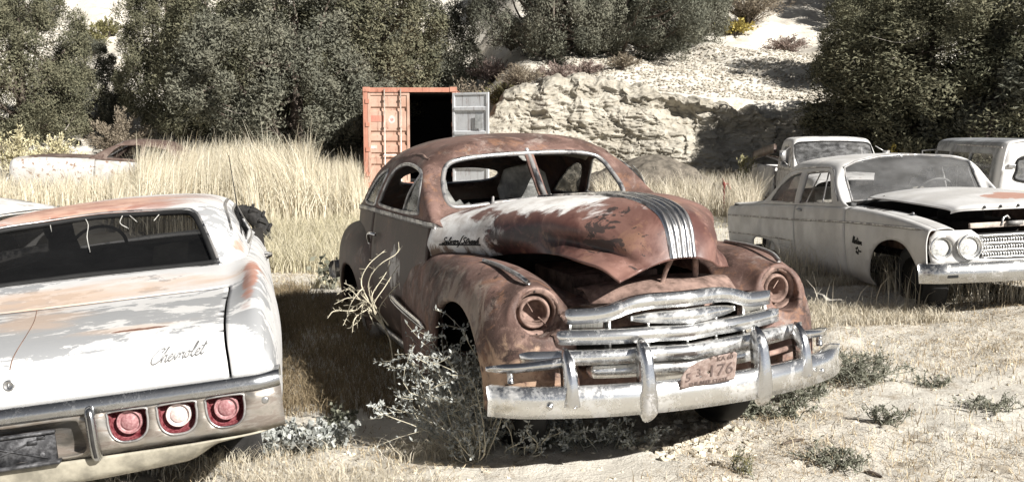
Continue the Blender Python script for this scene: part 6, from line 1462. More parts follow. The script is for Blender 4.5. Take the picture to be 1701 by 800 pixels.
for x in (.09, W_ - .09): part_boxes('corner_casting', [((x, .065, .05), (.185, .17, .128)), ], MAT['cont_rust'], cont, .012)
def corr(n, L_, H2, axis):
    u = np.linspace(0, L_, n * 4 + 1); d = np.tile([0, 0, .036, .036], n + 1)[:n * 4 + 1]
    return u, d
u, d = corr(22, D_ - .12, H_, 1)
for nm, xx, s in (('side_wall', .03, 1), ('side_wall', W_ - .03, -1)):
    V = np.concatenate([np.stack([xx + s * d, .12 + u, .1 + 0 * u], 1), np.stack([xx + s * d, .12 + u, H_ - .08 + 0 * u], 1)]); obj(nm, V, grid_faces(2, len(u)), MAT['cont'], cont, smooth=False, solid=.006)
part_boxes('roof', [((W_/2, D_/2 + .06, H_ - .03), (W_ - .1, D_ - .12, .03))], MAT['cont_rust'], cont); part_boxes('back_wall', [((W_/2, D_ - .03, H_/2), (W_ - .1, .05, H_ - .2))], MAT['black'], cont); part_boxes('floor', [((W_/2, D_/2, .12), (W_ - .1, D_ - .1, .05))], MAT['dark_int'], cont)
part_boxes('black_shade_lining', [((.135, D_/2, H_/2), (.02, D_ - .25, H_ - .1)), ((W_ - .135, D_/2, H_/2), (.02, D_ - .25, H_ - .1)), ((W_/2, D_/2, H_ - .14), (W_ - .29, D_ - .25, .02)), ((W_/2, D_/2, .18), (W_ - .29, D_ - .25, .02))], MAT['black'], cont)  # black lining and back wall paint in the dark of the interior
dwid = 1.085
def door(name, R, org, mat, rods, parent, faces_out):
    """leaf in local coords: x along the leaf from the hinge, y outwards (negative = outside), z up"""
    f = lambda P: np.asarray(P) @ R.T + org
    zs = [.16, .42, .47, .52, .62, .67, .72, .98, 1.03, 1.08, 1.20, 1.25, 1.30, 1.42, 1.47, 1.52, 2.02, 2.07, 2.12, 2.42]
    yy = [0, 0, .04, .04, .04, .04, 0, 0, .04, .04, .04, .04, 0, 0, .04, .04, .04, .04, 0, 0]
    zs = [.16, .50, .53, .60, .63, .80, .83, .90, .93, 1.10, 1.13, 1.20, 1.23, 1.36, 1.39, 1.46, 1.49, 1.98, 2.01, 2.08, 2.11, 2.44]
    yy = [0, 0, .045, .045, 0, 0, .045, .045, 0, 0, .045, .045, 0, 0, .045, .045, 0, 0, .045, .045, 0, 0]
    V = np.concatenate([[(.07, y, z) for y, z in zip(yy, zs)], [(dwid - .07, y, z) for y, z in zip(yy, zs)]]); lf = obj(name, f(V), grid_faces(2, len(zs)), mat, parent, smooth=False, solid=.004)
    mb = MB()
    for b in (((.035, .0, 1.30), (.07, .055, 2.32)), ((dwid - .035, .0, 1.30), (.07, .055, 2.32)), ((dwid/2, 0, .17), (dwid - .14, .055, .06)), ((dwid/2, 0, 2.43), (dwid - .14, .055, .06))):
        V, F = box_vf(*b); mb.add(f(V), F)
    mb.build('door_frame', mat, lf, smooth=False, bevel=.006)
    for z in (.35, 1.0, 1.65, 2.25):
        V, F = box_vf((-.01, -.035, z), (.10, .02, .11)); obj('hinge', f(V), F, MAT['cont_rust'], lf, smooth=False)
    for x in rods:
        P = f(np.array([(x, -.075, .05), (x, -.075, 1.0), (x, -.075, 2.56)])); V, F = tube_vf(P, .019, 8); r = obj('lock_rod', V, F, MAT['rod'], lf)
        for z in (.3, .95, 1.6, 2.3):
            V, F = box_vf((x, -.055, z), (.07, .07, .05)); obj('rod_bracket', f(V), F, MAT['cont'], r, smooth=False)
        V, F = box_vf((x + .14, -.095, .86), (.34, .02, .035)); obj('handle', f(V), F, MAT['rod'], r, smooth=False); 
    return lf, f
R0 = np.eye(3); ldoor, fdo = door('door', R0, np.array([.125, 0.02, 0]), MAT['cont'], (.44, .86), cont, True)
def disc(f, x, z, r, mat, name, y=-.004):
    a = np.linspace(0, 2 * PI, 20, endpoint=False); V = np.concatenate([[(x, y, z)], np.stack([x + r * np.cos(a), 0 * a + y, z + r * 1.25 * np.sin(a)], 1)]); i = np.arange(20) + 1; V2 = np.concatenate([V, V + [0, -.003, 0]])
    return obj(name, f(V), np.stack([np.full(20, 0), i, np.roll(i, -1)], 1), mat, ldoor, smooth=False)
disc(fdo, .62, 1.78, .085, M_plain('faded_sticker', (.55, .46, .42), .8), 'sticker')
disc(fdo, .62, 1.775, .04, M_plain('sticker_centre', (.40, .22, .2), .8, n=.6), 'sticker', -.007)
obj('rust_patch', *box_vf((.125 + .22, .012, 1.80), (.40, .004, .16)), M_container('red_rust_patch', (.38, .13, .10), (.46, .23, .17)), ldoor, smooth=False)
obj('notice', *box_vf((.125 + .14, .012, 1.06), (.16, .004, .08)), M_plain('pale_notice', (.6, .48, .42), .8), ldoor, smooth=False)
ang = math.radians(151); Rd = np.array([[-math.cos(PI - ang) * -1, 0, 0], [0, 1, 0], [0, 0, 1.]])
ca, sa = math.cos(ang), math.sin(ang)
# leaf direction (-cos, -sin): x axis of the leaf; outside of the leaf turned away from the camera
Rr = np.array([[-ca, sa, 0], [-sa, -ca, 0], [0, 0, 1.]]); Rr = np.stack([[-ca, -sa, 0], [-sa, ca, 0], [0, 0, 1.]], 1)
rdoor, fr2 = door('door', Rr, np.array([W_ - .10, -.03, 0]), MAT['cont_in'], (), cont, False)
V, F = box_vf((.82, .05, 1.72), (.22, .01, .36)); obj('patch_plate', fr2(V), F, M_plain('grey_patch', (.30, .31, .31), .7), rdoor, smooth=False)
# ================================================================== vehicles further back (lofted from stations)
def loft_body(stations, name, mat, parent, nu=60, nv=40, solid=.01):
    """stations: list of (y, [(x,z)...]) from the sill up and over to the centre line"""
    R = np.array([[(x, y, z) for x, z in sec] for y, sec in stations], float); pt = Patch(np.concatenate([R, R[:, :-1][:, ::-1] * np.array([-1, 1, 1])], 1)); V, F = pt.grid(nu=nu, nv=nv); obj(name, V, F, mat, parent, solid=solid); return pt
def worn_white(name, base=(.62, .61, .59), rust=(.28, .15, .10), amt=.62, grey=(.35, .34, .33)):
    nb = NB(name, .5, 0, .35); n1 = nb.noise(3, 9, .68, .4); n2 = nb.noise(8, 9, .7, .4, off=(3, 1, 2)); c = nb.mix(nb.step(n1, .48, .6), base, grey); c = nb.mix(nb.step(n2, amt, amt + .06), c, rust); nb.col(c); return nb.m
MAT['far_white'] = worn_white('worn_white'); MAT['far_glass'] = M_glass('old_glass', (.05, .05, .05), .6, .45, (.35, .35, .35)); MAT['rust_brown'] = worn_white('rust_brown', (.10, .07, .058), (.07, .045, .036), .55, (.16, .12, .10))

# ---- pickup behind the white saloon
truck = thing('pickup_truck', 'white old pickup with junk in its bed, behind the white saloon', 'pickup', mat_pose(6.52, 19.3, -.23, math.radians(178), 0, 0))
wt_ = MAT['far_white']
cab = Patch(fulls([
 [(.86,-.62,1.12),(.83,-.66,1.16),(.72,-.70,1.18),(.4,-.64,1.19),(0,-.62,1.19)],
 [(.87,-.80,1.12),(.83,-.86,1.32),(.76,-.90,1.42),(.4,-.88,1.43),(0,-.86,1.43)],
 [(.87,-1.0,1.12),(.82,-1.03,1.46),(.74,-1.08,1.67),(.5,-1.05,1.71),(0,-1.04,1.72)],
 [(.87,-1.25,1.12),(.82,-1.25,1.48),(.76,-1.25,1.725),(.5,-1.22,1.775),(0,-1.22,1.785)],
 [(.87,-1.7,1.12),(.82,-1.7,1.48),(.76,-1.68,1.725),(.5,-1.68,1.78),(0,-1.68,1.79)],
 [(.87,-2.0,1.12),(.82,-1.98,1.46),(.74,-1.96,1.68),(.5,-1.96,1.72),(0,-1.96,1.73)],
 [(.86,-2.06,1.12),(.82,-2.06,1.20),(.7,-2.06,1.22),(.4,-2.06,1.22),(0,-2.06,1.22)]]))
wsp = [(.22, 1.75), (.15, 4), (.22, 6.25), (1.92, 6.15), (1.95, 4), (1.92, 1.85)]
sdw = cab.inv([(-1.12,1.20),(-1.17,1.58),(-1.75,1.60),(-1.80,1.20)], yz, ub=(0, 6), vb=(6, 8)); m8 = lambda a: np.stack([a[:, 0], 8 - a[:, 1]], 1)[::-1]
vnt = cab.inv([(-.88,1.20),(-1.05,1.50),(-1.08,1.20)], yz, ub=(0, 6), vb=(6, 8))
bkw = [(5.15, 2.6), (5.15, 5.4), (5.85, 5.4), (5.85, 2.6)]
V, F = panel(cab, [(0, 0), (6, 0), (6, 8), (0, 8)], [wsp, sdw, m8(sdw), vnt, m8(vnt), bkw], .14); obj('cab', V, F, wt_, truck, solid=.03)
V, F = panel(cab, wsp, step=.3); obj('windshield', V, F, MAT['far_glass'], truck); P = cab(np.array([q[0] for q in densify(wsp, .2)]), np.array([q[1] for q in densify(wsp, .2)])); V, F = tube_vf(P, .018, 6, True); obj('windshield_seal', V, F, MAT['black'], truck)
for s_ in (vnt, m8(vnt)): V, F = panel(cab, s_, step=.2); obj('vent_glass', V, F, MAT['far_glass'], truck)
sec = lambda x, zt_, zm: [(x - .05, .42), (x, .55), (x + .02, .85), (x - .01, zm), (x - .12, zt_ - .01), (.4, zt_ + .03), (0, zt_ + .04)]
loft_body([(.85, sec(.84, .98, .90)), (.6, sec(.86, 1.04, .95)), (0, sec(.87, 1.08, 1.0)), (-.62, sec(.87, 1.13, 1.10)), (-1.2, sec(.87, 1.13, 1.12)), (-2.06, sec(.87, 1.13, 1.12))], 'body', wt_, truck)
for s in (1, -1):
    Bd = Patch([[(.80*s,-2.1,1.14),(.90*s,-2.1,1.15),(.93*s,-2.1,1.0),(.92*s,-2.1,.6),(.88*s,-2.1,.45)],[(.80*s,-3.2,1.14),(.90*s,-3.2,1.15),(.95*s,-3.2,1.0),(.94*s,-3.2,.6),(.90*s,-3.2,.45)],[(.80*s,-4.4,1.14),(.90*s,-4.4,1.15),(.93*s,-4.4,1.0),(.92*s,-4.4,.6),(.88*s,-4.4,.45)]]); V, F = Bd.grid(nu=20, nv=16); obj('bed_side', V, F, wt_, truck, solid=.02)
    P = np.array([(.90*s,-2.2,1.62),(.92*s,-3.2,1.52),(.92*s,-4.3,1.40)]); V, F = sweep_vf(spline(P, 12), [(-.03,-.16),(.03,-.16),(.04,0),(.03,.03),(-.03,.03)]); obj('bed_rail', V, F, MAT['rust_brown'], truck)
    mb = MB(); mb.tube([(.84*s,-.95,1.15),(1.0*s,-.9,1.3),(1.02*s,-.9,1.5),(.85*s,-1.0,1.62)], .010); mb.box((1.04*s,-.9,1.42), (.13,.03,.22)); mb.build('mirror', MAT['chrome_dull'], truck)
    wheel(np.array([.74 * s, -.05, .36]), .37, .19, s, truck, MAT['tyre'], MAT['rim_rust']); wheel(np.array([.74 * s, -3.1, .36]), .37, .19, s, truck, MAT['tyre'], MAT['rim_rust'])
obj('bed_floor', *box_vf((0, -3.25, .72), (1.7, 2.3, .04)), MAT['rust_brown'], truck, smooth=False); obj('tailgate', *box_vf((0, -4.42, .88), (1.7, .04, .5)), wt_, truck, smooth=False, bevel=.01)
mb = MB(); mb.box((0, -1.75, .85), (1.4, .15, .5)); mb.box((0, -1.45, .65), (1.4, .5, .12)); mb.build('seat', MAT['dark_int'], truck, bevel=.03)
mb = MB(); mb.box((0, -.9, 1.16), (1.35, .3, .03)); mb.build('dashboard', MAT['seat_cloth'], truck)
TM = np.array(truck.matrix_world) if False else np.array(mat_pose(6.52, 19.3, -.23, math.radians(178)))
def on_truck(p): return Matrix(TM.tolist()) @ Matrix.Translation(p)
dr1 = thing('steel_drum', 'white drum lying in the bed of the pickup', 'drum', on_truck((.45, -2.6, .74))); V, F = lathe_vf([(.001,0),(.2,0),(.21,.02),(.2,.05),(.2,.25),(.21,.27),(.2,.30),(.2,.5),(.18,.52),(.001,.52)], (0, 0, .0), (0, 0, 1), 26); obj('shell', V, F, wt_, dr1)
V, F = lathe_vf([(.05,0),(.05,.03),(.03,.04)], (.08, 0, .52), (0, 0, 1), 12); obj('cap', V, F, MAT['black'], dr1)
sh_ = thing('metal_sheet', 'rusty crumpled sheet metal propped on the bed of the pickup', 'sheet', on_truck((.35, -3.3, 1.18)))
P2, F2 = panel2d([(-.5,-.9),(.5,-.8),(.45,.8),(-.4,.9)], step=.1); obj('sheet', np.column_stack([P2, .12 * fbm(P2[:, 0] * 3, P2[:, 1] * 3, 0, 3, 5) + P2[:, 0] * .25]), F2, MAT['rust_brown'], sh_, solid=.01)

# ---- panel van / carry-all at the right edge, seen from behind
van = thing('estate_van', 'white old estate van with its sides coloured grey as shade, seen from behind at the right edge', 'van', mat_pose(7.78, 14.0, -.32, math.radians(-8), 0, .01))
nb = NB('blotched_shade_grey_side', .55, 0, .35); n1 = nb.noise(3, 9, .7, .4); xs = nb.step(nb.axis(1), .02, .14); n2 = nb.noise(9, 8, .7, off=(2, 2, 2))
c = nb.mix(xs, nb.mix(nb.step(n2, .58, .7), (.72, .71, .69), (.55, .50, .44)), nb.mix(nb.step(n1, .4, .6), (.30, .31, .32), (.16, .165, .17))); nb.col(c); MAT['van'] = nb.m  # rear white, sides greyed: the shaded flank is put into the colour
vs = lambda x, b, t: [(x - .10, .42), (x - .02, .50), (x, .8), (x - .01, 1.10), (x - .03, 1.22), (b + .03, 1.45), (t + .045, 1.74), (t - .02, 1.83), (.5, 1.865), (0, 1.875)]
vst = [(-.02, [(a * .97, z) for a, z in vs(.90, .82, .76)]), (.06, vs(.92, .84, .78)), (.3, vs(.935, .86, .79)), (1.5, vs(.94, .86, .79)), (2.9, vs(.94, .86, .79)), (3.25, vs(.94, .86, .78)), (3.5, vs(.93, .80, .70))]
Rv = np.array([[(x, y, z) for x, z in s_] for y, s_ in vst], float); vp_ = Patch(np.concatenate([Rv * [-1, 1, 1], Rv[:, :-1][:, ::-1]], 1))
vw = [vp_.inv(w_, yz, ub=(0, 6), vb=(0, 8)) for w_ in ([(.28,1.30),(.28,1.62),(.33,1.66),(1.28,1.66),(1.28,1.30)], [(1.38,1.30),(1.38,1.66),(2.28,1.66),(2.28,1.30)], [(2.42,1.30),(2.42,1.66),(3.15,1.66),(3.30,1.30)])]
m18 = lambda a: np.stack([a[:, 0], 18 - a[:, 1]], 1)[::-1]
for w_ in vw + [m18(a) for a in vw]: V, F = panel(vp_, w_, step=.3); obj('side_glass', V, F, M_glass('dark_side_glass', (.015, .015, .015), .3, .62, (.2, .2, .2)) if 'dark_side_glass' not in bpy.data.materials else bpy.data.materials['dark_side_glass'], van)
V, F = panel(vp_, [(0, 0), (6, 0), (6, 18), (0, 18)], vw + [m18(a) for a in vw], .3); obj('body_shell', V, F, MAT['van'], van, solid=.03)
P2, F2 = panel2d([(-.86,.45),(.86,.45),(.89,.8),(.89,1.15),(.85,1.42),(.80,1.72),(.74,1.82),(.4,1.855),(-.4,1.855),(-.74,1.82),(-.80,1.72),(-.85,1.42),(-.89,1.15),(-.89,.8)], [spline([(-.62,1.30),(-.64,1.45),(-.58,1.62),(0,1.65),(.58,1.62),(.64,1.45),(.62,1.30),(0,1.28)], 40, True)], .1)
obj('rear_panel', np.stack([P2[:, 0], -.03 + .05 * np.clip(P2[:, 1] - 1.2, 0, 1), P2[:, 1]], 1), F2, MAT['van'], van, solid=.02)
rwv = spline([(-.62,1.30),(-.64,1.45),(-.58,1.62),(0,1.65),(.58,1.62),(.64,1.45),(.62,1.30),(0,1.28)], 40, True); P = np.stack([rwv[:, 0], -.045 + .05 * (rwv[:, 1] - 1.2), rwv[:, 1]], 1); V, F = tube_vf(P, .018, 6, True); obj('rear_window_seal', V, F, MAT['black'], van)
P2, F2 = panel2d(rwv, step=.1); obj('rear_glass', np.stack([P2[:, 0], -.02 + .05 * (P2[:, 1] - 1.2), P2[:, 1]], 1), F2, M_glass('grey_rear_glass', (.12, .12, .12), .6, .6, (.33, .33, .33)), van)
for s in (-1, 1):
    V, F = lathe_vf([(.001,.05),(.05,.045),(.07,.02),(.075,-.02)], (0, 0, 0), (0, -1, 0), 20); V = V * [.8, 1, 1.2] + [s * .84, -.05, .99]; obj('tail_light', V, F, MAT['pink_lens'], van)
    obj('tailgate_hinge', *box_vf((s * .72, -.03, 1.50), (.10, .06, .05)), MAT['chrome_dull'], van, smooth=False, bevel=.01)
    mb = MB(); mb.tube([(s*.92,3.0,1.25),(s*1.12,3.1,1.35),(s*1.13,3.1,1.66),(s*.90,3.05,1.68)], .014); mb.build('mirror_frame', MAT['chrome_dull'], van)
    wheel(np.array([.78 * s, 1.0, .36]), .36, .19, s, van, MAT['tyre'], MAT['rim_rust']); wheel(np.array([.78 * s, 3.9, .36]), .36, .19, s, van, MAT['tyre'], MAT['rim_rust'])
    V, F = sweep_vf(np.array([(s*.955,.1,1.13),(s*.958,1.5,1.13),(s*.955,3.2,1.13)]), [(-.01,-.015),(.01,-.012),(.01,.012),(-.01,.015)]); obj('side_moulding', V, F, MAT['chrome_dull'], van)
for z in (1.16, .86): V, F = sweep_vf(np.array([(-.86,-.055,z),(0,-.055,z),(.86,-.055,z)]), [(-.008,-.010),(.008,-.010),(.008,.010),(-.008,.010)]); obj('rear_moulding', V, F, M_plain('straw_yellow_line', (.42, .38, .26), .6), van)
mb = MB(); mb.box((0, -.10, .55), (1.75, .10, .14)); mb.build('rear_bumper', MAT['chrome_dull'], van, bevel=.03)
mb = MB(); mb.box((.1, -.05, .93), (.5, .012, .07)); mb.build('badge_strip', MAT['bare_rust'], van)
V, F = sweep_vf(np.array([(-.80,.02,1.765),(-.80,1.5,1.775),(-.78,3.2,1.77)]), [(-.05,-.012),(.02,-.012),(.02,.012),(-.05,.012)]); obj('roof_gutter', V, F, MAT['chrome_dull'], van)
hoodv = Patch([[(-.85,3.45,1.2),(-.4,3.5,1.22),(0,3.5,1.22),(.4,3.5,1.22),(.85,3.45,1.2)],[(-.82,4.6,1.08),(-.4,4.7,1.12),(0,4.7,1.12),(.4,4.7,1.12),(.82,4.6,1.08)],[(-.82,4.65,.5),(-.4,4.75,.5),(0,4.75,.5),(.4,4.75,.5),(.82,4.65,.5)]]); V, F = hoodv.grid(nu=12, nv=12); obj('hood', V, F, MAT['van'], van, solid=.01)
for s in (-1, 1): obj('front_fender', *box_vf((s * .89, 4.0, .85), (.08, 1.2, .55)), MAT['van'], van, smooth=False, bevel=.03)
mb = MB(); mb.box((0, 1.6, .55), (1.6, 3, .04)); mb.box((0, .9, .95), (1.5, .14, .6)); mb.box((0, 2.2, .95), (1.5, .14, .6)); mb.build('interior', MAT['seat_cloth'], van, bevel=.02)

# ---- cars half hidden at the left
def old_car(label, pose, body, top, length=4.9, hood=True):
    o = thing('saloon_car', label, 'car', pose)
    s4 = lambda x, zt_: [(x - .06, .25), (x, .42), (x + .03, .65), (x, .84 * zt_ + .05), (x - .10, zt_), (.35, zt_ + .03), (0, zt_ + .035)]
    loft_body([(.9, s4(.78, .84)), (.75, s4(.84, .90)), (.2, s4(.87, .95)), (-.6, s4(.88, .98)), (-1.0, s4(.88, 1.0))], 'front_body', body, o)
    V, F = Patch([[(-.72,.86,.88),(0,.92,.905),(.72,.86,.88)],[(-.74,.2,.975),(0,.2,1.02),(.74,.2,.975)],[(-.76,-.85,1.02),(0,-.9,1.055),(.76,-.85,1.02)]]).grid(nu=14, nv=14); obj('hood', V, F, top, o, solid=.012)
    loft_body([(-1.0, s4(.88, .98)), (-2.0, s4(.88, .98)), (-3.2, s4(.88, .97)), (-3.9, s4(.84, .92)), (-4.1, s4(.80, .85))], 'rear_body', body, o)
    g_ = Patch(fulls([[(.80,-.85,.98),(.76,-.88,1.0),(.66,-.9,1.01),(.4,-.9,1.02),(0,-.9,1.02)],[(.80,-1.1,.98),(.73,-1.15,1.18),(.63,-1.25,1.24),(.4,-1.22,1.25),(0,-1.22,1.25)],[(.80,-1.45,.98),(.70,-1.5,1.30),(.58,-1.6,1.42),(.4,-1.58,1.45),(0,-1.56,1.46)],[(.80,-2.1,.98),(.70,-2.1,1.32),(.60,-2.1,1.46),(.4,-2.1,1.50),(0,-2.1,1.51)],[(.80,-2.8,.98),(.70,-2.7,1.28),(.58,-2.65,1.40),(.4,-2.65,1.44),(0,-2.65,1.45)],[(.78,-3.3,.96),(.70,-3.3,.99),(.58,-3.3,1.0),(.4,-3.3,1.0),(0,-3.3,1.0)]]))
    ws_ = [(.2,1.9),(.15,4),(.2,6.1),(1.85,6.05),(1.9,4),(1.85,1.95)]; sd_ = g_.inv([(-1.25,1.04),(-1.55,1.34),(-2.0,1.37),(-2.0,1.04)], yz, ub=(0, 5), vb=(6, 8)); sd2 = g_.inv([(-2.1,1.04),(-2.1,1.36),(-2.6,1.30),(-2.85,1.04)], yz, ub=(0, 5), vb=(6, 8))
    V, F = panel(g_, [(0, 0), (5, 0), (5, 8), (0, 8)], [ws_, sd_, m8(sd_), sd2, m8(sd2)], .14); obj('roof_shell', V, F, top, o, solid=.03)
    P = densify(ws_, .2); P = g_(P[:, 0], P[:, 1]); V, F = tube_vf(P, .02, 6, True); obj('windshield_trim', V, F, MAT['chrome_dull'], o)
    V, F = panel(g_, ws_, step=.3); obj('windshield', V, F, MAT['far_glass'], o)
    mb = MB(); mb.box((0, -2.2, .4), (1.5, 2.6, .05)); mb.box((0, -2.3, .75), (1.4, .2, .5)); mb.build('interior', MAT['dark_int'], o)
    for s in (1, -1):
        wheel(np.array([.74 * s, 0, .32]), .33, .19, s, o, MAT['tyre'], MAT['rim_rust']); wheel(np.array([.74 * s, -3.0, .32]), .33, .19, s, o, MAT['tyre'], MAT['rim_rust'])
        V, F = lathe_vf([(.10,-.02),(.105,.02),(.09,.03),(.07,.0),(.001,.02)], (.62 * s, .90, .70), (0, 1, 0), 20); obj('headlight', V, F, MAT['chrome_dull'], o)
    x = np.linspace(-.88, .88, 20); V, F = sweep_vf(np.stack([x, 1.0 - .12 * x * x, .45 + 0 * x], 1), bp2); obj('front_bumper', V, F, MAT['chrome_dull'], o)
    return o
oc = old_car('white sided brown topped old car sunk in the tall reeds', mat_pose(-10.95, 24.0, .12, math.radians(97), .07, 0), worn_white('white_flank', (.46, .45, .43), (.22, .15, .11), .55, (.34, .32, .29)), MAT['rust_brown'])
oc2 = old_car('white car mostly hidden behind the left car, only its front corner and aerial showing', mat_pose(-6.0, 10.4, -.05, math.radians(-97), 0, 0), MAT['far_white'], MAT['far_white'])
V, F = tube_vf(np.array([(.6, .2, .97), (.61, .19, 1.25)]), [.004, .002], 6); obj('aerial', V, F, MAT['black'], oc2)

# ---- small things
tyr = thing('tractor_tyre', 'worn black tractor tyre standing in the grass behind the left car', 'tyre', mat_pose(-3.70, 13.8, .30, math.radians(-25), math.radians(8), 0))
V, F = lathe_vf([(.17,-.09),(.22,-.115),(.30,-.11),(.335,-.08),(.34,0),(.335,.08),(.30,.11),(.22,.115),(.17,.09)], (0, 0, 0), (0, 1, 0), 44); tb = obj('carcass', V, F, MAT['tyre'], tyr)
for k in range(22):
    a = k * 2 * PI / 22; s = 1 if k % 2 else -1; R = rot_xyz(0, 0, 0); V, F = box_vf((0, s * .05, .345), (.04, .13, .045), rot_xyz(0, 0, .6 * s)); ca_, sa_ = math.cos(a), math.sin(a); V = np.stack([V[:, 0] * ca_ + V[:, 2] * sa_, V[:, 1], -V[:, 0] * sa_ + V[:, 2] * ca_], 1); obj('tread_lug', V, F, MAT['tyre'], tyr, smooth=False, bevel=.006)
bo = RNG; a, b = np.meshgrid(np.linspace(0, PI / 2 * 1.1, 40), np.linspace(0, 2 * PI, 80, endpoint=False), indexing='ij')
D3 = np.stack([np.sin(a) * np.cos(b), np.sin(a) * np.sin(b), np.cos(a)], -1).reshape(-1, 3); rr = 1 + (fbm(D3[:, 0] * 2 + 5, D3[:, 1] * 2, D3[:, 2] * 2, 5, 61) - .5) * .5
V = D3 * rr[:, None] * [1.75, 1.0, .95]; rock = obj('boulder', V, grid_faces(40, 80, wrap_v=True), M_plain('grey_rock', (.12, .105, .085), .95, n=.5, scale=6)); rock.location = (3.3, 23.6, float(terrain(3.3, 23.6)) - .05); tagset(rock, 'dark grey rounded boulder at the foot of the cut bank', 'boulder')
rp_ = thing('water_standpipe', 'red iron standpipe left of the pickup', 'standpipe', Matrix.Translation(((1203 - 850.5) / CAM_F * 19.5, 19.5, float(terrain(4.18, 19.5)))))
rp_.scale = (.75, .75, .72)
red = M_plain('red_paint', (.17, .022, .02), .6); V, F = lathe_vf([(.05,0),(.05,.05),(.025,.06),(.025,.78),(.045,.80),(.045,.88),(.001,.9)], (0, 0, 0), (0, 0, 1), 16); obj('post', V, F, red, rp_)
mb = MB(); mb.tube([(0, 0, .84), (.10, 0, .85), (.14, 0, .80), (.14, 0, .70)], .028); mb.build('spout', red, rp_); mb = MB(); mb.tube([(0, 0, .88), (-.05, 0, 1.0)], .010); mb.build('lever', red, rp_)
# ================================================================== plants near the camera
MAT['sage'] = M_leaf('silvery_leaves', [(.19,.20,.185),(.33,.34,.32),(.46,.47,.445),(.27,.28,.26)], .7, .15)
MAT['dusty_green'] = M_leaf('dusty_green_leaves', [(.09,.095,.07),(.16,.165,.125),(.24,.24,.185),(.13,.135,.10)], .75, .15)
MAT['pale_stem'] = M_plain('pale_dry_stem', (.46, .42, .32), .9, n=.3); MAT['grey_stem'] = M_plain('grey_green_stem', (.20, .20, .16), .9)
def bush(name, px, py, label, cat, spread, h, stems, leaves_per, ln, wd, mat, smat, seed, lean=(0, 0), z=0.0, twist=.10, r0=.004, wide=None):
    rng = np.random.default_rng(seed); b = ground_at(px, py, 0.0); b[2] = float(terrain(b[0], b[1])) + z; root = thing(name, label, cat); root.location = b
    mb = MB(); LP = []; LN = []
    for k in range(stems):
        az = rng.uniform(0, 2 * PI); r = spread * rng.uniform(.05, 1) ** .6; e = np.array([math.cos(az) * r + lean[0] * rng.uniform(.2, 1.1), math.sin(az) * r * .8 + lean[1] * rng.uniform(.2, 1.1), h * rng.uniform(.35, 1.0) * (1 - .35 * (r / spread) ** 2)])
        s0 = np.array([rng.normal() * .03, rng.normal() * .03, -.02]) if wide is None else np.array([rng.uniform(-wide, wide), rng.normal() * .05, -.02]); e = e + s0 * [1, 1, 0]
        pth = spline([s0, s0 + (e - s0) * [.35, .35, .5] + rng.normal(size=3) * twist * h, s0 + (e - s0) * [.75, .75, .82] + rng.normal(size=3) * twist * h, e], 12); pth[1:, 2] = np.maximum(pth[1:, 2], .015); mb.tube(pth, np.linspace(r0, r0 * .35, 12), 4)
        for q in range(rng.integers(1, 4)):
            i = rng.integers(4, 11); d = norm(pth[i] - pth[i - 1]) + rng.normal(size=3) * .7; l = h * rng.uniform(.08, .22); tw = spline([pth[i], pth[i] + d * l * .5 + rng.normal(size=3) * .01, pth[i] + d * l], 5); mb.tube(tw, np.linspace(r0 * .6, r0 * .25, 5), 3)
            m = max(1, leaves_per // 4); t = rng.uniform(.1, 1, m) * 3.99; j = t.astype(int); LP.append(tw[j] + (tw[j + 1] - tw[j]) * (t - j)[:, None]); LN.append(rng.normal(size=(m, 3)) + d * .5 + [0, 0, .35])
        m = leaves_per; t = rng.uniform(.3, 1, m) * 10.99; j = t.astype(int); LP.append(pth[j] + (pth[j + 1] - pth[j]) * (t - j)[:, None] + rng.normal(size=(m, 3)) * .004); LN.append(rng.normal(size=(m, 3)) + norm(pth[j + 1] - pth[j]) * .7 + [0, 0, .3])
    P = np.concatenate(LP); N = np.concatenate(LN); V, F = leaves(P, N, rng.uniform(.55, 1.25, len(P)) * ln, rng.uniform(.7, 1.2, len(P)) * wd, rng)
    if leaves_per > 1: obj('leaves', V, F, mat, root, attr=np.repeat(rng.uniform(0, 1, len(P)), 4), smooth=False)
    mb.build('stems', smat, root); return root
bush('saltbush', 795, 765, 'silvery leaved saltbush growing against the front wheel of the coupe', 'bush', .34, .70, 62, 60, .027, .012, MAT['sage'], MAT['pale_stem'], 5, lean=(-.24, .12), r0=.0035)
bush('weed_clump', 940, 745, 'low grey green weeds under the bumper of the coupe', 'weeds', .20, .20, 60, 20, .026, .012, MAT['sage'], MAT['grey_stem'], 6, wide=.40)
bush('weed_clump', 850, 760, 'leafy grey weeds between the saltbush and the bumper end', 'weeds', .16, .30, 26, 26, .026, .012, MAT['sage'], MAT['pale_stem'], 16, wide=.12)
bush('climbing_weed', 885, 690, 'dark thin weed climbing past the bumper to the headlight', 'weed', .07, .74, 7, 20, .030, .013, MAT['dusty_green'], MAT['grey_stem'], 7, twist=.04, lean=(.02, .05))
bush('mallow', 500, 745, 'low grey mallow with round leaves beside the rear of the left car', 'plant', .24, .15, 60, 20, .034, .030, MAT['sage'], MAT['grey_stem'], 8, wide=.2)
bush('mallow', 570, 712, 'small mallow sprig in the light just past the larger mallow', 'plant', .10, .13, 14, 12, .032, .026, MAT['dusty_green'], MAT['grey_stem'], 18)
bush('weed_clump', 1425, 640, 'grey green feathery weed right of the coupe bumper', 'weeds', .26, .24, 70, 34, .022, .006, MAT['dusty_green'], MAT['grey_stem'], 9, wide=.14)
bush('weed_clump', 1330, 672, 'green weeds in the straw below the right bumper end', 'weeds', .20, .20, 36, 26, .024, .010, MAT['dusty_green'], MAT['grey_stem'], 10, wide=.12)
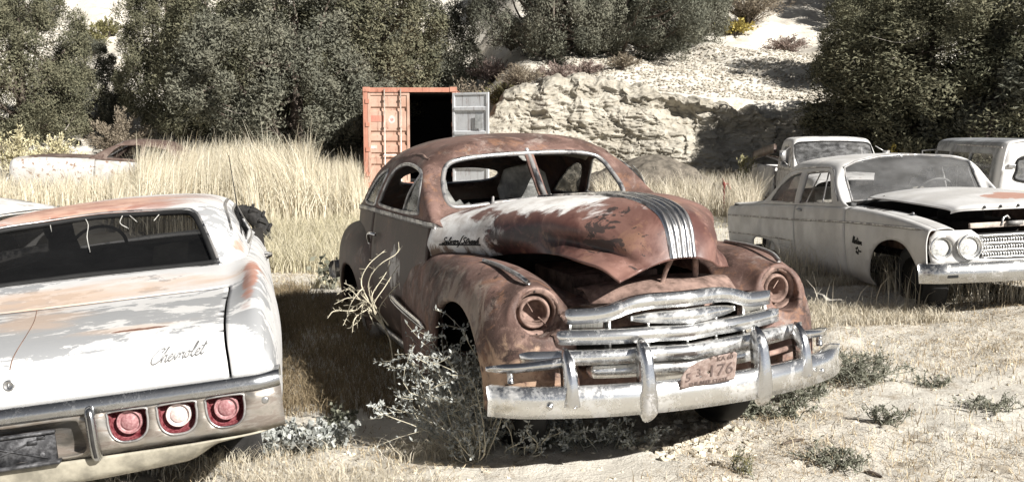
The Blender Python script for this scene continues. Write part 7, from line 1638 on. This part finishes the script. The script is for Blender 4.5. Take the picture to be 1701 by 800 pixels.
bush('weed_clump', 1225, 690, 'dusty green weeds in front of the right bumper guard', 'weeds', .18, .15, 34, 24, .024, .011, MAT['dusty_green'], MAT['grey_stem'], 11, wide=.12)
bush('weed_clump', 1290, 700, 'spread of low weeds between two others in front of the bumper', 'weeds', .18, .14, 30, 22, .024, .011, MAT['dusty_green'], MAT['grey_stem'], 12, wide=.14)
bush('weed_clump', 1470, 712, 'small weed with a dark shadow on bare sand at the lower right', 'weeds', .12, .13, 20, 18, .020, .008, MAT['dusty_green'], MAT['grey_stem'], 13)
bush('weed_clump', 1550, 645, 'tiny dark weed right of the feathery one', 'weeds', .10, .08, 20, 16, .020, .008, MAT['dusty_green'], MAT['grey_stem'], 14)
bush('weed_clump', 1395, 765, 'low spreading weed at the bottom right of the sand', 'weeds', .18, .08, 40, 20, .018, .007, MAT['dusty_green'], MAT['grey_stem'], 15, wide=.1)
bush('weed_clump', 1242, 782, 'thin grassy weed at the bottom, below the bumper', 'weeds', .05, .14, 12, 14, .024, .005, MAT['olive_brush'], MAT['grey_stem'], 17)
bush('weed_clump', 1640, 690, 'sparse dry weed near the right edge of the sand', 'weeds', .16, .08, 30, 14, .018, .007, MAT['dusty_green'], MAT['grey_stem'], 19, wide=.12)
bush('vine', 552, 480, 'dark leafy weed at the rear fender of the coupe', 'plant', .20, .45, 10, 7, .07, .055, MAT['dusty_green'], MAT['grey_stem'], 20)
# tall yellow green weed by the standpipe and dry stalks before the van
bush('mullein', 1236, 338, 'tall yellow green weed beside the red standpipe', 'plant', .14, 1.45, 12, 40, .08, .025, M_leaf('pale_yellow_green', [(.20,.19,.09),(.34,.32,.17),(.44,.41,.24),(.27,.25,.13)]), MAT['pale_stem'], 21, twist=.02, r0=.012)
o = bush('dry_stalks', 1648, 345, 'tall dry grass stalks in front of the tail of the van', 'grass', .22, 1.15, 34, 5, .10, .012, MAT['straw'], MAT['pale_stem'], 22, twist=.03, r0=.006); o.location = (6.05, 12.5, -.05)
# bare thorny branch beside the coupe: stems given at their true distance
th = thing('thorn_branch', 'bare pale thorny branches in front of the coupe door', 'branch'); mb = MB(); rng = np.random.default_rng(77)
bs = at_depth(622, 548, 6.15)
for k, pts in enumerate([[(640,545),(625,512),(606,500),(580,494),(555,505)], [(640,545),(622,515),(612,470),(630,440),(660,420),(662,402)], [(640,545),(615,505),(590,480),(572,470)], [(645,540),(630,515),(645,490),(664,470)], [(640,545),(610,508),(603,480),(585,500),(577,520)], [(638,545),(620,510),(640,475),(662,440)], [(640,545),(606,505),(598,530),(580,545)], [(640,545),(612,515),(622,540)], [(625,512),(618,490),(640,455),(650,432)], [(606,500),(585,512),(570,540)], [(606,500),(590,515),(556,516),(544,528)], [(615,505),(600,470),(612,440),(640,415)], [(600,500),(580,480),(560,488)], [(612,512),(590,528),(585,552)]]):
    P = np.array([at_depth(x, y, 6.15 + .10 * math.sin(k * 2.1 + i) - .03 * i) for i, (x, y) in enumerate(pts)]); P = spline(P, 18); mb.tube(P, np.linspace(.0045, .002, 18), 5)
    for j in range(3, 17, 1):
        d = norm(rng.normal(size=3)); mb.tube([P[j], P[j] + d * rng.uniform(.015, .045)], [.002, .001], 3)
g0 = at_depth(640, 545, 6.15); mb.tube(spline([g0, g0 + [.03, .05, -.12], [g0[0] + .05, g0[1] + .1, float(terrain(g0[0], g0[1]))]], 6), .005, 5)
mb.build('stems', MAT['pale_stem'], th)
# sticks and clods
for i_, (px, py, L_, az, lab) in enumerate(((1318, 738, .16, .5, 'short dark stick lying on the sand below the coupe bumper'), (1450, 800 - 20, .10, 2.2, 'tiny twig at the bottom right'), (1515, 512 + 45, .05, 1.0, 'small dark chip of wood on the pale sand right of the coupe'))):
    b = ground_at(px, py); b[2] = float(terrain(b[0], b[1])) + .008; d = np.array([math.cos(az), math.sin(az), .02]) * L_ / 2; V, F = tube_vf(spline([b - d, b + [0, 0, .008], b + d], 6), [.007, .009, .01, .009, .007, .005], 6); tagset(obj('stick', V, F, MAT['bark']), lab, 'stick')
P = []; mb = MB(); rng = np.random.default_rng(5)
def pebble_data(n, fn, rmin, rmax):
    Vs = []; Fs = []; A = []; o = 0
    a, b = np.meshgrid(np.linspace(.2, PI - .2, 5), np.linspace(0, 2 * PI, 7, endpoint=False), indexing='ij'); D = np.stack([np.sin(a) * np.cos(b), np.sin(a) * np.sin(b), np.cos(a)], -1).reshape(-1, 3); F = grid_faces(5, 7, wrap_v=True)
    for k in range(n):
        p = fn(); r = rng.uniform(rmin, rmax) ** 1; V = D * rng.uniform(.6, 1.2, (len(D), 1)) * [r * rng.uniform(.8, 1.4), r, r * .7] + p; Vs.append(V); Fs.append(F + o); o += len(V); A.append(np.full(len(V), rng.uniform()))
    return np.concatenate(Vs), np.concatenate(Fs), np.concatenate(A)
def gp():
    y = rng.uniform(4.5, 10); x = rng.uniform(-.45, .55) * y; return np.array([x, y, float(terrain(x, y))])
def gp2():
    q = ground_at(rng.normal(1150, 45), rng.normal(735, 14)); return np.array([q[0], q[1], float(terrain(q[0], q[1]))])
s1 = pebble_data(1500, gp, .004, .018); s2 = pebble_data(160, gp2, .01, .035)
stuff('pebbles', [s1, s2], M_leaf('pale_clods', [(.40,.35,.27),(.55,.50,.40),(.62,.57,.47),(.30,.26,.2)], .95, 0), 'pale pebbles and clods of soil scattered over the sand', 'pebbles')
def gp3():
    x = rng.uniform(1.0, 11.5); y = rng.uniform(29.5, 38); return np.array([x, y, float(terrain(x, y)) + .02])
stuff('scree', [pebble_data(5200, gp3, .02, .065)], M_leaf('pale_scree', [(.30,.27,.22),(.43,.40,.34),(.48,.45,.385),(.22,.19,.155)], .95, 0), 'pale broken stone covering the slope above the cut bank', 'gravel')
